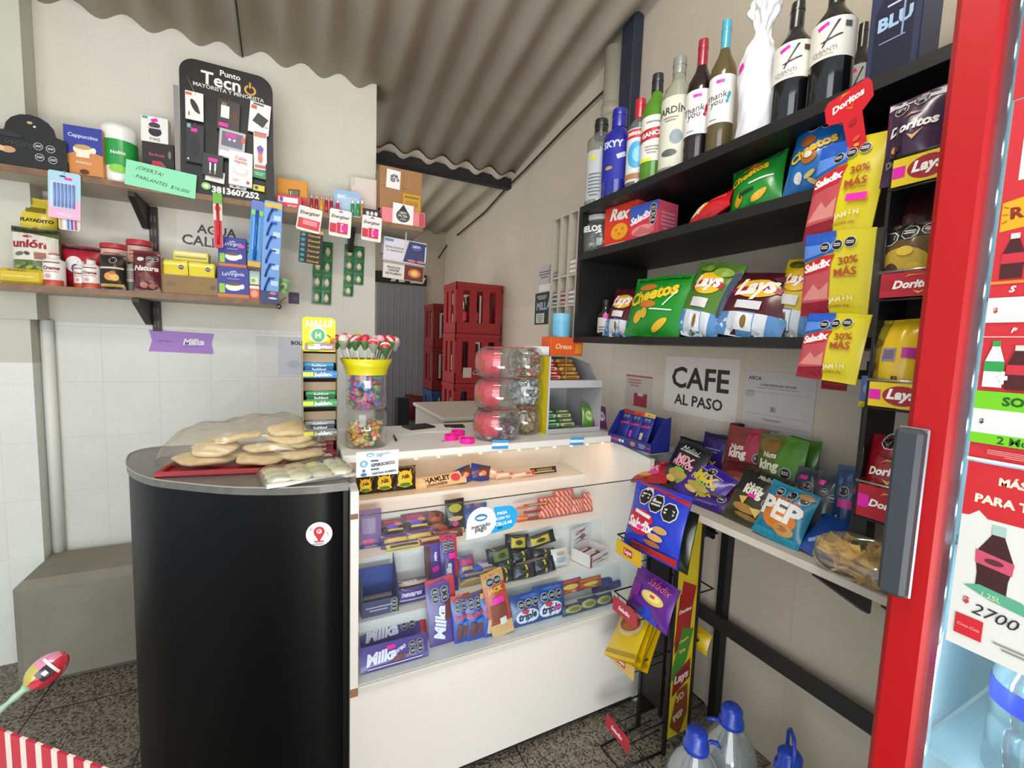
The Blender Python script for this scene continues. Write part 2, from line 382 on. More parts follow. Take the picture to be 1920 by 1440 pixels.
b = MB(); b.box(-2.6, -.962, 2.555, 2.9, 0, 1.48, W_PIER); b.box(-2.6, -.935, 2.545, 2.9, 1.48, 3.1, W_PIER); struct(b.build('wall_pier'))
b = MB(); b.tube([(-.94, 2.632, .44), (-.94, 2.632, 1.48)], .022, mt('#e6e9e4', .5), 12); struct(b.build('trim_corner'))
b = MB(); b.box(XR, XR+.14, -1.6, 4.9, 0, 3.6, W_RIGHT); struct(b.build('wall_right'))
b = MB(); b.box(-.3, 1.66, YF, YF+.12, 0, 3.0, wallmat('painted_far_wall', '#b7ab9a', '#b7ab9a', 'X', 0, 0, .3, .3, 0)); struct(b.build('wall_far'))
# corrugated roof sheets, falling towards the back
ROOF = mt('#bdb3a5', .8, noise=.10, nscale=5, bump=.25)
def roof(x0, x1, y0, y1, z_at, joint, name, lam=.177, amp=.023, slope=.22):
    mb = MB(); xs = []; n = int((x1-x0)/lam*10)
    for i in range(n+1): xs.append(x0+(x1-x0)*i/n)
    V = []; 
    for y in (y0, (y0+y1)/2, y1):
        for th in (0, .007):
            for x in xs:
                z = z_at-slope*(y-YW)+amp*cos(2*pi*(x+.192)/lam+pi)+th-(.008 if joint is not None and x < joint else 0); V.append((x, y, z))
    w = n+1; Fs = []
    for j in (0, 1):
        for i in range(n):
            a = j*2*w+i; Fs.append((a, a+2*w, a+2*w+1, a+1)); c = a+w; Fs.append((c, c+1, c+2*w+1, c+2*w))
    for i in range(n): Fs.append((i, i+1, i+1+w, i+w)); a = 4*w+i; Fs.append((a, a+w, a+w+1, a+1))
    mb.add(V, Fs, ROOF, True)
    if joint is not None: mb.tube([(joint, y, z_at-slope*(y-YW)-.027) for y in (y0, y1)], .004, mt('#2a2622', .8), 4)
    return struct(mb.build(name))
roof(-2.6, XR, -.9, 3.15, 2.812, -.192, 'ceiling')
roof(.0, XR, 3.10, YF, 2.722, None, 'ceiling_back', slope=.055)
BLACKSTEEL = mt('#1b1c20', .55, noise=.2, nscale=30)
b = MB(); b.box(.3, XR, 3.16, 3.22, 2.625, 2.70, BLACKSTEEL, .004); struct(b.build('trim_roof_beam'))
NAVY = mt('#2c3444', .5, noise=.15)
b = MB(); b.box(-2.4, XR, 1.77, 1.86, 3.065, 3.19, NAVY, .004); struct(b.build('trim_steel_beam'))
b = MB(); b.box(1.46, XR-.002, 1.765, 1.855, 2.06, 3.07, NAVY, .004); struct(b.build('trim_steel_column'))
b = MB(); b.tube([(1.465, 1.905, 2.0), (1.465, 1.905, 2.93)], .05, mt('#a9a394', .45), 18); b.tube([(1.465, 1.905, 2.6), (1.465, 1.905, 2.66)], .055, mt('#a9a394', .45), 18)
tag(b.build('drain_pipe'), 'pale plastic drain pipe standing against the wall beside the dark steel column', 'pipe')
b = MB(); pts = [onX(*p, 1.495) for p in ((1138, 165), (1060, 240), (985, 318), (950, 352))]+[Vector((1.495, 3.6, 2.56)), Vector((1.49, 4.3, 2.5))]+[onY(*p, 4.7) for p in ((868, 428), (846, 448), (822, 484))]
b.tube(pts, .007, mt('#1d1a18', .6), 6); tag(b.build('cable'), 'black cable running under the roof edge and hanging loose by the far corner', 'cable')
# far door with transom
DG = mt('#85838a', .45)
b = MB(); b.box(.80, 1.29, YF-.035, YF, 0, 2.01, DG)
for i in range(7): b.box(.82+i*.066, .8225+i*.066, YF-.039, YF-.034, .02, 2.0, mt('#b4b2b4', .4))
d = struct(b.build('door_1'))
b = MB(); b.box(.78, 1.31, YF-.03, YF, 2.03, 2.14, mt('#1e1c1a', .6)); struct(b.build('window_1'))
b = MB()
for x, wd_, a in ((.93, .05, .03), (1.02, .06, -.03), (1.13, .09, .02), (1.22, .05, .03)): b.prism([(x, 2.045), (x+wd_, 2.05), (x+wd_+a, 2.115), (x+a, 2.11)], YF-.035, YF-.031, mt('#d8d4c8', .6))
pn = b.build('pane', bpy.data.objects['window_1'])
# masonry plinth
b = MB(); PL = mt('#8b887a', .75, noise=.15, nscale=6, bump=.15)
b.box(-.985, -.2, 2.33, YW-.002, 0, .445, PL, .03); tag(b.build('masonry_plinth'), 'grey painted masonry plinth on the floor at the foot of the tiled wall', 'plinth')
# ================================================================ shelves on the tiled wall
WOOD = mt('#8d6a4b', .5, noise=.35, nscale=18); SHB = mt('#b3aa9c', .6, noise=.05)
def wallshelf(label, x0, x1, z0, z1, brackets):
    r = thing('wall_shelf', label, 'shelf'); r.location = (0, 0, 0)
    mb = MB(); mb.box(x0, x1, 2.402, YW-.002, z0, z1, SHB); mb.box(x0, x1, 2.396, 2.402, z0, z1, WOOD); mb.box(x1, x1+.004, 2.398, YW-.002, z0, z1, WOOD); mb.build('board', r)
    for x, c, yb in brackets:
        q = MB(); q.add([(x-.012, YW-.004, z0-.002), (x-.012, yb, z0-.002), (x-.012, yb, z0-.02), (x-.012, YW-.03, z0-.11), (x-.012, YW-.004, z0-.11),
                         (x+.012, YW-.004, z0-.002), (x+.012, yb, z0-.002), (x+.012, yb, z0-.02), (x+.012, YW-.03, z0-.11), (x+.012, YW-.004, z0-.11)],
                        [(0, 1, 2, 3, 4), (9, 8, 7, 6, 5), (0, 5, 6, 1), (1, 6, 7, 2), (2, 7, 8, 3), (3, 8, 9, 4), (4, 9, 5, 0)], c); q.build('bracket', r)
    return r
BK = mt('#2b2724', .5)
wallshelf('upper wooden wall shelf with the black phone accessory board on it', -1.05, .636, 2.026, 2.05, [(-.585, BK, 2.43), (.30, BK, 2.5)])
b = MB(); b.tube([(.46, 2.55, 2.025), (.46, 2.55, 1.93), (.46, 2.62, 1.93)], .008, mt('#c9c6bd', .4), 6); b.build('support_rod', bpy.data.objects['wall_shelf'])
wallshelf('lower wooden wall shelf carrying jars, bags and coffee boxes', -1.05, -.055, 1.589, 1.613, [(-.585, BK, 2.43)])
b = MB(); b.box(-.575, -.543, YW-.012, YW, 1.45, 2.02, BK)
for i in range(9):
    for sx in (-.566, -.553): b.box(sx-.003, sx+.003, YW-.0135, YW-.011, 1.47+i*.06, 1.50+i*.06, mt('#6d675e', .6))
tag(b.build('slotted_rail'), 'black slotted steel rail on the tiled wall holding both wooden shelves', 'rail')
# ================================================================ black rounded counter
CTL = [(-.40, 1.93), (-.45, 1.905), (-.472, 1.85), (-.465, 1.78), (-.44, 1.68), (-.40, 1.59), (-.34, 1.505), (-.25, 1.43), (-.14, 1.355), (-.02, 1.305), (.07, 1.287), (.145, 1.287), (.145, 1.93)]
def smooth(P, n=4):
    out = []
    for i in range(len(P)-1):
        p0, p1, p2, p3 = P[max(i-1, 0)], P[i], P[i+1], P[min(i+2, len(P)-1)]
        for k in range(n):
            t = k/n; out.append(tuple(.5*((2*p1[j])+(-p0[j]+p2[j])*t+(2*p0[j]-5*p1[j]+4*p2[j]-p3[j])*t*t+(-p0[j]+3*p1[j]-3*p2[j]+p3[j])*t**3) for j in range(len(p1))))
    return out+[tuple(P[-1])]
OUT = smooth(CTL[:-2], 4)+[CTL[-2], CTL[-1]]
r = thing('curved_counter', 'black counter with a rounded front and worn top beside the glass display counter', 'counter')
b = MB(); inn = [(x*.985+.0, y*.992+.012) for x, y in OUT]
inn = [(x+(-.03-x)*.012, y+(1.62-y)*.012) for x, y in OUT]
BL = mt('#0b0c0f', .42, noise=.1, nscale=4); BL.node_tree.nodes['Principled BSDF'].inputs['Specular IOR Level'].default_value = .25
b.slab(inn[:-1], 0, 1.025, BL, True); b.box(inn[-2][0]-.012, inn[-2][0]+.0005, inn[-2][1]-.0005, inn[-1][1], 0, 1.025, BL); b.build('body', r)
b = MB(); b.slab(OUT, 1.025, 1.045, mt('#74746d', .32, noise=.25, nscale=25)); tp = b.build('countertop', r)  # worn black laminate, greyed so the colour carries the reflected light
b = MB(); b.tube([(x, y, 1.0455) for x, y in OUT[:-1]], .0022, mt('#a7a59f', .6), 5); b.build('edge_band', r)
c = onY(598, 998, 1.30); p = min(OUT, key=lambda q: abs(q[0]-c.x))
b = MB(); S = flat(); b.prism([(.034*cos(a*pi/12), .034+.034*sin(a*pi/12)) for a in range(24)], 0, .001, '#e9eaee')
b.art([('e', .5, .6, .42, .42, '#cf2233'), ('p', [(.32, .5), (.5, .18), (.68, .5)], '#cf2233'), ('e', .5, .62, .2, .2, '#f4f4f4'), ('t', 'P', .5, .62, .1, '#cf2233'), ('r', .5, .2, .36, .05, '#c93a45'), ('e', .2, .72, .1, .1, '#8ea2b8'), ('e', .2, .72, .06, .06, '#e9eaee'), ('t', 'GPS', .18, .42, .03, '#5a6a7c', 90), ('t', 'KIOSCO', .82, .52, .2, '#5a6a7c', 100), ('e', .3, .1, .05, .05, '#5a6a7c'), ('t', 'KIOSCO', .52, .1, .3, '#55606e')], flat(), .068, .068)
o = b.build('round_sticker', r); o['label'] = 'white round sticker with a red map pin'; nx = inn[[i for i in range(len(OUT)) if OUT[i] == p][0]]
put(o, (c.x, nx[1]-.0035, c.z-.034), -11)
# ================================================================ glass display counter
WH = mt('#e9e8e2', .35, noise=.02, nscale=3); WH2 = mt('#e4e1d8', .45); OR = mt('#ead9c2', .5)
r = thing('display_counter', 'white display counter with a glass front full of stepped sweets and bars', 'display counter')
YG = 1.284; STEP = ((1.70, .843), (1.56, .684), (1.42, .537)); SILL = .43; TZ = 1.07
b = MB(); b.box(.15, 1.285, 1.50, 1.97, TZ-.026, TZ, WH, .002); b.build('top_board', r)
for x0, x1, nm in ((.15, .172, 'left'), (1.262, 1.285, 'right')):
    b = MB(); pl = [(YG, 0), (YG, 1.02), (1.5, TZ-.027), (1.97, TZ-.027), (1.97, 0)]
    b.add([(x0, y, z) for y, z in pl]+[(x1, y, z) for y, z in pl], [(0, 1, 2, 3, 4), (9, 8, 7, 6, 5), (0, 5, 6, 1), (1, 6, 7, 2), (2, 7, 8, 3), (3, 8, 9, 4), (4, 9, 5, 0)], WH)
    if nm == 'left': b.box(x0-.0, x1, YG-.002, YG, .40, .425, mt('#9a6f4b', .6)); b.box(x0, x0+.02, YG-.002, YG, .94, .955, mt('#8a6244', .6))
    b.build('side_panel', r)
b = MB(); b.box(.172, 1.262, 1.93, 1.95, .1, TZ-.027, WH2); b.build('back_panel', r)
prev = 1.93
for i, (y, z) in enumerate(STEP):
    zl = (STEP+((YG, SILL),))[i+1][1]
    b = MB(); b.box(.173, 1.261, y, (1.93, 1.72, 1.58)[i], z-.018, z, WH); b.box(.173, 1.261, y+.001, y+.018, zl-.018, z-.018, WH2); b.build('display_step', r)
b = MB(); b.box(.173, 1.261, YG+.004, 1.44, SILL-.02, SILL, WH); b.build('display_step', r)
b = MB(); b.box(.172, 1.262, YG, YG+.018, .03, SILL-.024, WH); b.box(.172, 1.262, YG-.006, YG+.02, SILL-.024, SILL-.002, mt('#d6d4cb', .4), .003); b.box(.16, 1.27, YG+.02, YG+.04, 0, .06, mt('#23211f', .6)); b.build('front_panel', r)
b = MB(); b.box(.174, 1.262, YG+.001, YG+.005, SILL-.001, .945, clear('#f7fcff', .03, .02, .008, 'shop_glass')); b.box(.174, 1.262, YG+.0005, YG+.0055, .9445, .947, mt('#38423f', .2)); GP = b.build('glass_pane', r)
b = MB(); b.box(.2, 1.24, 1.506, 1.514, TZ-.031, TZ-.0265, mt('#d8c9a0', .5))
LED = mt('#ffe9a8', .4, emit=6)
for i in range(13): b.box(.225+i*.081, .233+i*.081, 1.503, 1.510, TZ-.033, TZ-.029, LED)
b.build('led_strip', r)
lamp('display_led_light', (.715, 1.52, TZ-.036), (.715, 1.86, .80), 1.0, .02, 1.3, (1, .58, .30))
for px, py in ((938, 832), (1082, 826)):
    q = onY(px, py, 1.497); b = MB(); b.prism([(-.034, -.018), (.034, -.022), (.036, .012), (-.032, .016)], 0, .001, '#3f9fd8'); b.prism([(-.033, -.0075), (.0345, -.0095), (.0352, .001), (-.0325, .0045)], -.0006, 0, '#f1f3f4')
    o = b.build('flag_sticker', r); o['label'] = 'light blue and white striped flag sticker'; o.location = (q.x, 1.498, q.z)
# stickers and cards on the display counter
L_, w_, h_ = fy(875, 948, 970, 1004, YG-.0015)
b = MB(); P = [(-.5+.26+.26*cos(a), .5+.5*sin(a)) for a in [radians(x) for x in range(-60, 231, 15)]]
w, h = w_, h_
b.prism([(-.5*w+w*.3*(1+cos(radians(a)))*.95, h*(.5+.5*sin(radians(a)))) for a in range(-70, 200, 18)]+[(-.5*w, 0), (-.35*w, 0)], 0, .0008, '#f2f2f2')
b.prism([(-.02*w, .06*h), (.3*w, .12*h)]+[(w*(.3+.2*cos(radians(a))), h*(.52+.4*sin(radians(a)))) for a in range(-75, 91, 15)]+[(.02*w, .94*h)], .0003, .001, '#18a7ea')
b.art([('e', .27, .66, .24, .24, '#2a7fb4'), ('e', .27, .65, .18, .1, '#e8f2f8'), ('t', 'mercado', .27, .4, .36, '#3a4350', 5), ('t', 'pago', .27, .25, .22, '#3a4350', 5), ('t', 'PAGA', .68, .72, .2, '#f2faff', 3, 'B'), ('t', 'CON TU', .7, .55, .27, '#f2faff', 3, 'B'), ('t', 'CELULAR', .72, .37, .34, '#f2faff', 3, 'B'), ('t', '...', .64, .22, .1, '#0d4d73', 0, 'B')], flat(), w, h)
o = b.build('payment_sticker', GP); o['label'] = 'white and light blue payment sticker on the glass'; o.location = (L_.x, YG-.002, L_.z)
q, w, h = fy(668, 845, 747, 892, 1.275)
sheet('payment_card', w, h, '#eef3f8', [('e', .32, .86, .2, .16, '#4f9fd0'), ('e', .32, .85, .14, .07, '#e8f2f8'), ('t', 'mercado', .63, .9, .33, '#7d93ad', 3), ('t', 'pago', .55, .8, .17, '#7d93ad', 3), ('r', .5, .72, .96, .01, '#b8c8d8'), ('e', .17, .52, .18, .26, '#3f8cc0'), ('e', .17, .52, .11, .16, '#e8f2f8'), ('r', .17, .52, .1, .03, '#3f8cc0'), ('r', .42, .62, .18, .08, '#4d5866'), ('t', 'GPSKIOSCO', .62, .47, .58, '#2b3038', 4, 'B'), ('r', .43, .28, .2, .07, '#4d5866'), ('e', .17, .25, .08, .12, '#28639a'), ('e', .17, .09, .15, .13, '#28639a'), ('t', 'CRISTIAN ROMERO', .65, .13, .6, '#3a3f48', 4, 'B')],
      'white and blue payment details card at the left end of the display counter', 'card', (q.x, 1.276, q.z), 0, -3)
# ================================================================ upper wooden shelf
ZU, ZL = 2.0505, 1.6135
# black arched display tray
q, w, h = fy(-60, 212, 126, 322, 2.43, ZU); S = flat()
b = MB(); pl = [(-w/2, 0), (w/2, 0), (w/2, h*.62), (w*.4, h*.66)]+[(w*.12+.27*w*cos(a*pi/8), h*.68+.33*h*sin(a*pi/8)) for a in range(0, 9)]+[(-w*.2, h*.66), (-w/2, h*.68)]
b.prism(pl, 0, .003, mt('#1b1c1d', .55)); b.box(-w/2, w/2, .003, .12, 0, .05, mt('#1b1c1d', .6))
b.art([('e', .62, .86, .06, .05, '#c9a873'), ('e', .67, .8, .03, .04, '#d8d2c8'), ('e', .38, .32, .16, .12, '#c79a6e'), ('e', .3, .33, .1, .1, '#e2b98e'), ('t', 'oscuro', .5, .45, .3, '#3a3a3a', -6)]+[('s', x, y, .052) for x, y in ((.7, .45), (.83, .43), (.71, .25), (.85, .23))]+[('e', .3, .62, .5, .1, '#2b2c2e', -8)], S, w, h)
o = b.build('display_tray'); tag(o, 'black cardboard display tray with an arched top at the left end of the upper shelf', 'display tray'); put(o, q, -4)
q, w, h = fy(119, 238, 194, 335, 2.43, ZU)
b = MB(); b.box(-w/2, w/2, 0, .07, 0, h, mt('#d08a4c', .5), .0015)
b.art([('p', [(0, 1), (1, 1), (1, .47), (.5, .56), (0, .42)], '#35409a'), ('t', 'Cappuccino', .5, .8, .78, '#cdd2f0', -3), ('e', .48, .55, .5, .2, '#f3ead8'), ('e', .48, .6, .44, .1, '#c9a06a'), ('r', .48, .47, .34, .14, '#efe6d2'), ('e', .76, .55, .14, .12, '#f3ead8'), ('t', 'intenso', .5, .3, .4, '#f6d9b0', -3), ('e', .5, .12, .24, .1, '#5a3218'), ('r', .5, .04, .9, .03, '#8a4a20')], flat(), w, h)
o = b.build('coffee_box'); tag(o, 'blue and orange cappuccino box with a coffee cup standing on the upper shelf', 'box'); put(o, q, -6)
q, w, h = fy(184, 237, 258, 340, 2.47, ZU); rr = w/2*.92
r = thing('paper_roll', 'green and white wrapped kitchen paper roll on the upper shelf beside the cappuccino box', 'paper roll'); put(r, q+Vector((0, rr*.4, 0)), 8)
b = MB(); b.lathe([(rr*.9, 0), (rr*.95, .01), (rr*.98, h*.5), (rr*1.02, h*.92), (rr*1.0, h), (rr*.3, h)], mt('#eef0ea', .35, coat=.4), 28); b.build('roll', r)
b = MB(); C = cyl(rr*1.01); b.surf(lambda a, c: C((a-.5)*rr*5.6, h*(.30+c*.44), .001), 24, 2, mt('#1f9a43', .3, coat=.4)); b.art([('e', .48, .25, .5, .14, '#8fd04a'), ('t', 'Noble', .5, .52, .4, '#eafbe8', 3)], C, rr*2, h, rr/4, .0016); b.build('wrapper', r)
# earphone boxes
q, w, h = fy(266, 268, 327, 312, 2.47, ZU)
carton('earphone_box', w, h, .05, '#2a2422', [('t', 'Earbuds', .45, .75, .5, '#e05a78', -2, 'i'), ('e', .5, .4, .55, .45, '#8a6a48'), ('r', .45, .55, .3, .14, '#c8324a'), ('e', .86, .78, .1, .16, '#7a7a7a')], 'dark earphone box lying under the white one on the upper shelf', 'box', q, -5, 0)
zt = q.z+h
q, w, h = fy(263, 217, 315, 275, 2.475, zt)
carton('earphone_box', w, h, .04, '#ecebe6', [('r', .16, .92, .2, .1, '#58a890'), ('e', .52, .42, .48, .36, '#37323a'), ('e', .5, .66, .42, .22, '#4a444e'), ('r', .5, .55, .5, .05, '#c8c8c8'), ('r', .5, .85, .24, .12, PINK, 20), ('t', 'TWS', .5, .12, .4, '#888888')], 'white earphone box with a pink price tag on top of the dark one', 'box', q, -3, 4)
q, w, h = fy(231, 300, 364, 347, 2.385); q.z = 2.035
sheet('price_note', w, h, '#8fe0b4', [('t', '¡OFERTA!', .33, .72, .38, '#1d4a3a', -6, 'i'), ('t', '- PARLANTES  $16.000', .5, .32, .82, '#1d4a3a', -6, 'i')], 'green handwritten price note hanging from the front of the upper shelf', 'note', (q.x, 2.394, 2.033), 0, 2, 4.5)
# phone accessory board
YB = 2.412
q, w, h = fy(338, 124, 512, 369, YB, ZU)
r = thing('accessory_board', 'tall black board with a rounded top hung with phone accessories on the upper shelf', 'display board'); put(r, q, 0, 1)
b = MB(); b.prism(rrect(w, h, .06, 6, .012), 0, .006, mt('#17181a', .45, noise=.1))
b.art([('t', 'Punto', .53, .945, .22, '#eceae4', -1), ('t', 'Tecn', .43, .882, .42, '#eceae4', -1, 'b'), ('e', .745, .868, .135, .078, '#d89a3e'), ('e', .745, .868, .085, .05, '#17181a'), ('r', .745, .908, .04, .04, '#17181a'), ('r', .745, .905, .02, .045, '#d89a3e'), ('t', 'MAYORISTA Y MINORISTA', .52, .815, .76, '#d8d6d0', -1), ('t', '3813607252', .57, .055, .52, '#f2f0ea', 0, 'B'), ('e', .25, .07, .1, .055, '#8ecb6a'), ('e', .25, .07, .05, .028, '#e8f4dc')], flat(), w, h)
b.build('panel', r)
b = MB(); b.box(w/2-.03, w/2+.002, -.03, 0, .01, .17, mt('#1d1e20', .5)); b.build('side_tray', r)
b = MB(); b.box(-w/2-.022, -w/2-.004, .004, .007, .02, h*.78, mt('#8d8a88', .3)); b.build('side_strip', r)
for P_ in ([(-w*.42, -.001, h*.86), (-w*.33, -.022, h*.72)], [(w*.3, -.001, h*.7), (w*.33, -.022, h*.62)], [(0, -.001, h*.7), (.01, -.022, h*.62)]):
    b = MB(); b.tube(P_, .0012, '#9a9a9a', 5); b.build('hook', r)
ACC = [((347, 172, 381, 225), '#ecebe8', [('r', .2, .9, .34, .1, '#d86a4a'), ('e', .52, .5, .34, .5, '#23252c', 25), ('r', .75, .3, .1, .1, '#23252c'), ('r', .2, .2, .08, .14, '#b8604a')], 'white card pack with a black car charger, top left on the accessory board'),
 ((405, 188, 448, 245), '#2a1f1c', [('r', .35, .6, .36, .4, '#f0eee9'), ('t', '5G', .3, .85, .2, '#c8a890'), ('r', .8, .5, .16, .3, '#6a2a20'), ('r', .3, .16, .4, .12, PINK)], 'dark card pack with a white wall charger at the top middle of the accessory board'),
 ((464, 192, 503, 250), '#eeece8', [('r', .2, .82, .26, .12, '#d0604a'), ('r', .55, .44, .58, .34, '#2b2c2e', -25), ('r', .4, .93, .5, .06, '#6a5a50'), ('t', '3x', .86, .26, .16, '#888888')], 'white card pack with a flat black adapter at the top right of the accessory board'),
 ((347, 232, 381, 305), '#20242a', [('r', .16, .93, .2, .1, '#7ab0a8'), ('r', .45, .84, .34, .09, PINK), ('e', .5, .42, .5, .5, '#14171b'), ('e', .15, .08, .1, .05, '#d8d8d8')], 'black card pack with a black speaker at the left of the accessory board'),
 ((408, 244, 457, 298), '#b9b6bc', [('r', .5, .66, .8, .5, '#6a6478'), ('r', .45, .8, .4, .12, PINK), ('e', .4, .66, .1, .08, '#f4f4f4'), ('e', .58, .66, .1, .08, '#f4f4f4'), ('r', .45, .14, .8, .2, '#f2f2f2'), ('r', .92, .75, .14, .2, '#d8604a')], 'grey blister pack with white earbuds in the middle of the accessory board'),
 ((475, 248, 500, 318), '#ece6e2', [('r', .5, .92, .9, .12, '#d07a72'), ('e', .5, .5, .4, .3, '#b06a9a'), ('e', .5, .55, .5, .16, '#6a5aa8'), ('e', .5, .3, .36, .26, '#d07a72'), ('r', .5, .08, .8, .08, '#c9706a')], 'narrow white card pack with a pink watch strap on the accessory board'),
 ((378, 288, 417, 330), '#2e2e31', [('r', .5, .72, .44, .16, PINK), ('r', .38, .42, .08, .34, '#f4f4f4'), ('r', .62, .42, .08, .34, '#f4f4f4'), ('r', .38, .2, .04, .2, '#d8d8d8'), ('r', .62, .2, .04, .2, '#d8d8d8')], 'dark grey card pack with two white cable plugs on the accessory board'),
 ((384, 320, 420, 341), '#e2dfda', [('n', .5, .5, .7, .5, 3, '#a8a49c')], 'plain white card pack tucked under the dark one with cable plugs'),
 ((428, 284, 472, 348), '#f0eeea', [('t', 'Cable', .5, .8, .5, '#d0605a', -4), ('t', 'rapido', .5, .68, .56, '#d0605a', -4), ('e', .5, .42, .7, .3, '#dad6d0'), ('e', .5, .46, .5, .2, '#f0eeea'), ('e', .82, .12, .14, .1, '#d0404a'), ('n', .3, .14, .3, .08, 2, '#d8908a')], 'white box with a coiled white cable low on the accessory board'),
 ((470, 318, 500, 334), '#3f8a64', [('n', .5, .5, .7, .4, 2, '#b8d8c4')], 'small green card pack below the pink watch strap'),
 ((430, 344, 462, 354), '#d8d6d0', [('e', .3, .5, .2, .6, '#4a4a4a'), ('r', .7, .5, .2, .6, '#58a088')], 'small white pack lying at the foot of the accessory board'),
 ((474, 347, 496, 358), '#d8d040', [('e', .3, .5, .3, .6, '#4a4a6a')], 'small yellow and grey pack lying at the foot of the accessory board')]
for i, ((x0, y0, x1, y1), c, a, lb) in enumerate(ACC):
    q, w, h = fy(x0, y0, x1, y1, YB-.014-.010*(i in (4, 6))-.022*(i == 8))
    mb = MB(); mb.box(-w/2, w/2, 0, .006 if i not in (8,) else .02, 0, h, mt(c, .35), .001); mb.art(a, flat(), w, h)
    if i < 8: mb.tube([(0, .003, h-.006), (0, .0, h+.004), (0, .010, h+.006)], .0009, '#9a9a9a', 4)
    o = mb.build('accessory_pack'); tag(o, lb, 'accessory pack', 'phone accessories on the black board'); put(o, q, 0, 0, (i*7 % 5-2)*1.2+3)
# small goods to the right of the board
q, w, h = fy(519, 366, 566, 390, 2.42, ZU)
carton('pencil_box', w, h, .05, '#cf3a4c', [('r', .45, .62, .78, .4, '#efe4ec'), ('e', .18, .64, .14, .4, '#6a4aa8'), ('t', 'arcor', .62, .2, .4, '#f6c8cc')], 'red and white small box in front of the orange crayon box', 'box', q, -4)
q, w, h = fy(520, 337, 577, 388, 2.48, ZU)
carton('crayon_box', w, h, .05, '#d8901e', [('r', .75, .25, .5, .5, '#c8382a'), ('p', [(.35, .7), (.75, .72), (.7, .35), (.4, .33)], '#5a3a1a')]+[('r', .43+.07*i, .5, .035, .3, c) for i, c in enumerate(('#e8d848', '#3aa0d8', '#e05048', '#48a848'))], 'orange crayon box standing on the upper shelf beside the black board', 'box', q, -4)
for i, c in enumerate(('#b02030', '#a81f2f', '#d8a020', '#b02030', '#a81f2f')):
    q, w, h = fy(580+i*9.2, 365+i*1.2, 588.4+i*9.2, 394+i*1.2, 2.43, ZU)
    r = thing('lighter', 'yellow lighter standing in the row of red lighters' if c == '#d8a020' else ('first', 'second', '', 'fourth', 'last')[i]+' red lighter from the left in the row on the upper shelf', 'lighter', 'lighters on the upper shelf'); put(r, q)
    b = MB(); b.lathe([(.0085, 0), (.009, .004), (.009, h*.74), (.0075, h*.76)], mt(c, .2, coat=.5), 12); b.build('body', r)
    b = MB(); b.box(-.007, .007, -.007, .007, h*.76, h, mt('#9a7878', .3, .8), .002); b.build('metal_cap', r)
b = MB(); q, w, h = fy(606, 390, 622, 396, 2.40, ZU)
q, w, h = fy(626, 358, 676, 402, 2.46, ZU)
b = MB(); b.prism(rrect(w, h, .012), 0, .003, mt('#8fb4da', .4)); b.box(-w/2, w/2, -.03, .003, 0, .012, mt('#c8d8ea', .5)); b.art([('r', .5, .55, .8, .5, '#a9c6e4', -3), ('t', 'BIC', .3, .78, .3, '#e8f0fa')], flat(), w, h)
o = b.build('lighter_card'); tag(o, 'light blue cardboard lighter stand on the upper shelf', 'display card'); put(o, q, -4)
for x, c, lb in ((661, '#2f9a50', 'left green lighter on the light blue cardboard stand'), (671, '#2f9a50', 'right green lighter on the light blue cardboard stand'), (633, '#c83848', 'red and white lighter at the left of the light blue cardboard stand'), (679, '#c8953a', 'gold lighter at the right end of the light blue cardboard stand')):
    p_ = fy(x-4, 376, x+4, 398, 2.435, ZU+.013)
    r = thing('lighter', lb, 'lighter', 'lighters on the upper shelf'); put(r, p_[0])
    b = MB(); b.lathe([(.008, 0), (.0085, .004), (.0085, p_[2]*.76), (.007, p_[2]*.78)], mt(c, .2, coat=.5), 12); b.build('body', r)
    b = MB(); b.box(-.006, .006, -.006, .006, p_[2]*.78, p_[2], mt('#d8d4cc', .3, .6), .002); b.build('metal_cap', r)
q, w, h = fy(658, 334, 707, 398, 2.55, ZU)
carton('white_box', w, h, .06, '#dccfc8', [('r', .1, .9, .1, .2, '#c8bab2')], 'plain pinkish white box standing behind the lighters on the upper shelf', 'box', q, -6)
q, w, h = fy(680, 392, 711, 411, 2.42, ZU)
carton('small_black_box', w, h, .05, '#1d1b1c', [('e', .3, .6, .2, .4, '#d8d6d2'), ('e', .55, .6, .2, .4, '#d8d6d2'), ('e', .8, .6, .2, .4, '#d8d6d2')], 'small black box with white rings near the right end of the upper shelf', 'box', q, -3)
# cardboard box with stickers and pink box at the shelf end
q, w, h = fy(716, 393, 797, 424, 2.40, ZU)
carton('pink_box', w, h, .16, '#e8848c', [('r', .92, .5, .12, .9, '#c05058')], 'flat pink box at the right end of the upper shelf under the cardboard box', 'box', q, 0)
z1 = q.z+h
q, w, h = fy(712, 317, 791, 398, 2.44, z1)
b = MB(); K = mt('#a97c50', .7, noise=.1, nscale=30); b.box(-w/2, w/2, 0, .004, 0, h, K); b.box(-w/2, -w/2+.004, .004, .13, 0, h, K); b.box(w/2-.004, w/2, .004, .13, 0, h, K); b.box(-w/2, w/2, .004, .13, 0, .005, K); b.box(-w/2, w/2, .126, .13, 0, h, K)
b.art([('r', .6, .3, .6, .5, '#a37547'), ('r', .35, .55, .6, .012, '#7a5634'), ('r', .55, .5, .012, .8, '#8a6238')], flat(), w, h)
o = b.build('cardboard_box'); tag(o, 'open brown cardboard box with a shell picture at the right end of the upper shelf', 'box'); put(o, q, 0)
q, w, h = fy(724, 318, 750, 353, 2.434)
sp = [('e', .5+.32*math.exp(-.16*k)*cos(k*.75), .5+.3*math.exp(-.16*k)*sin(k*.75), .24*math.exp(-.1*k), .2*math.exp(-.1*k), '#5a5a5c' if k % 2 else '#8a8a8a') for k in range(14)]
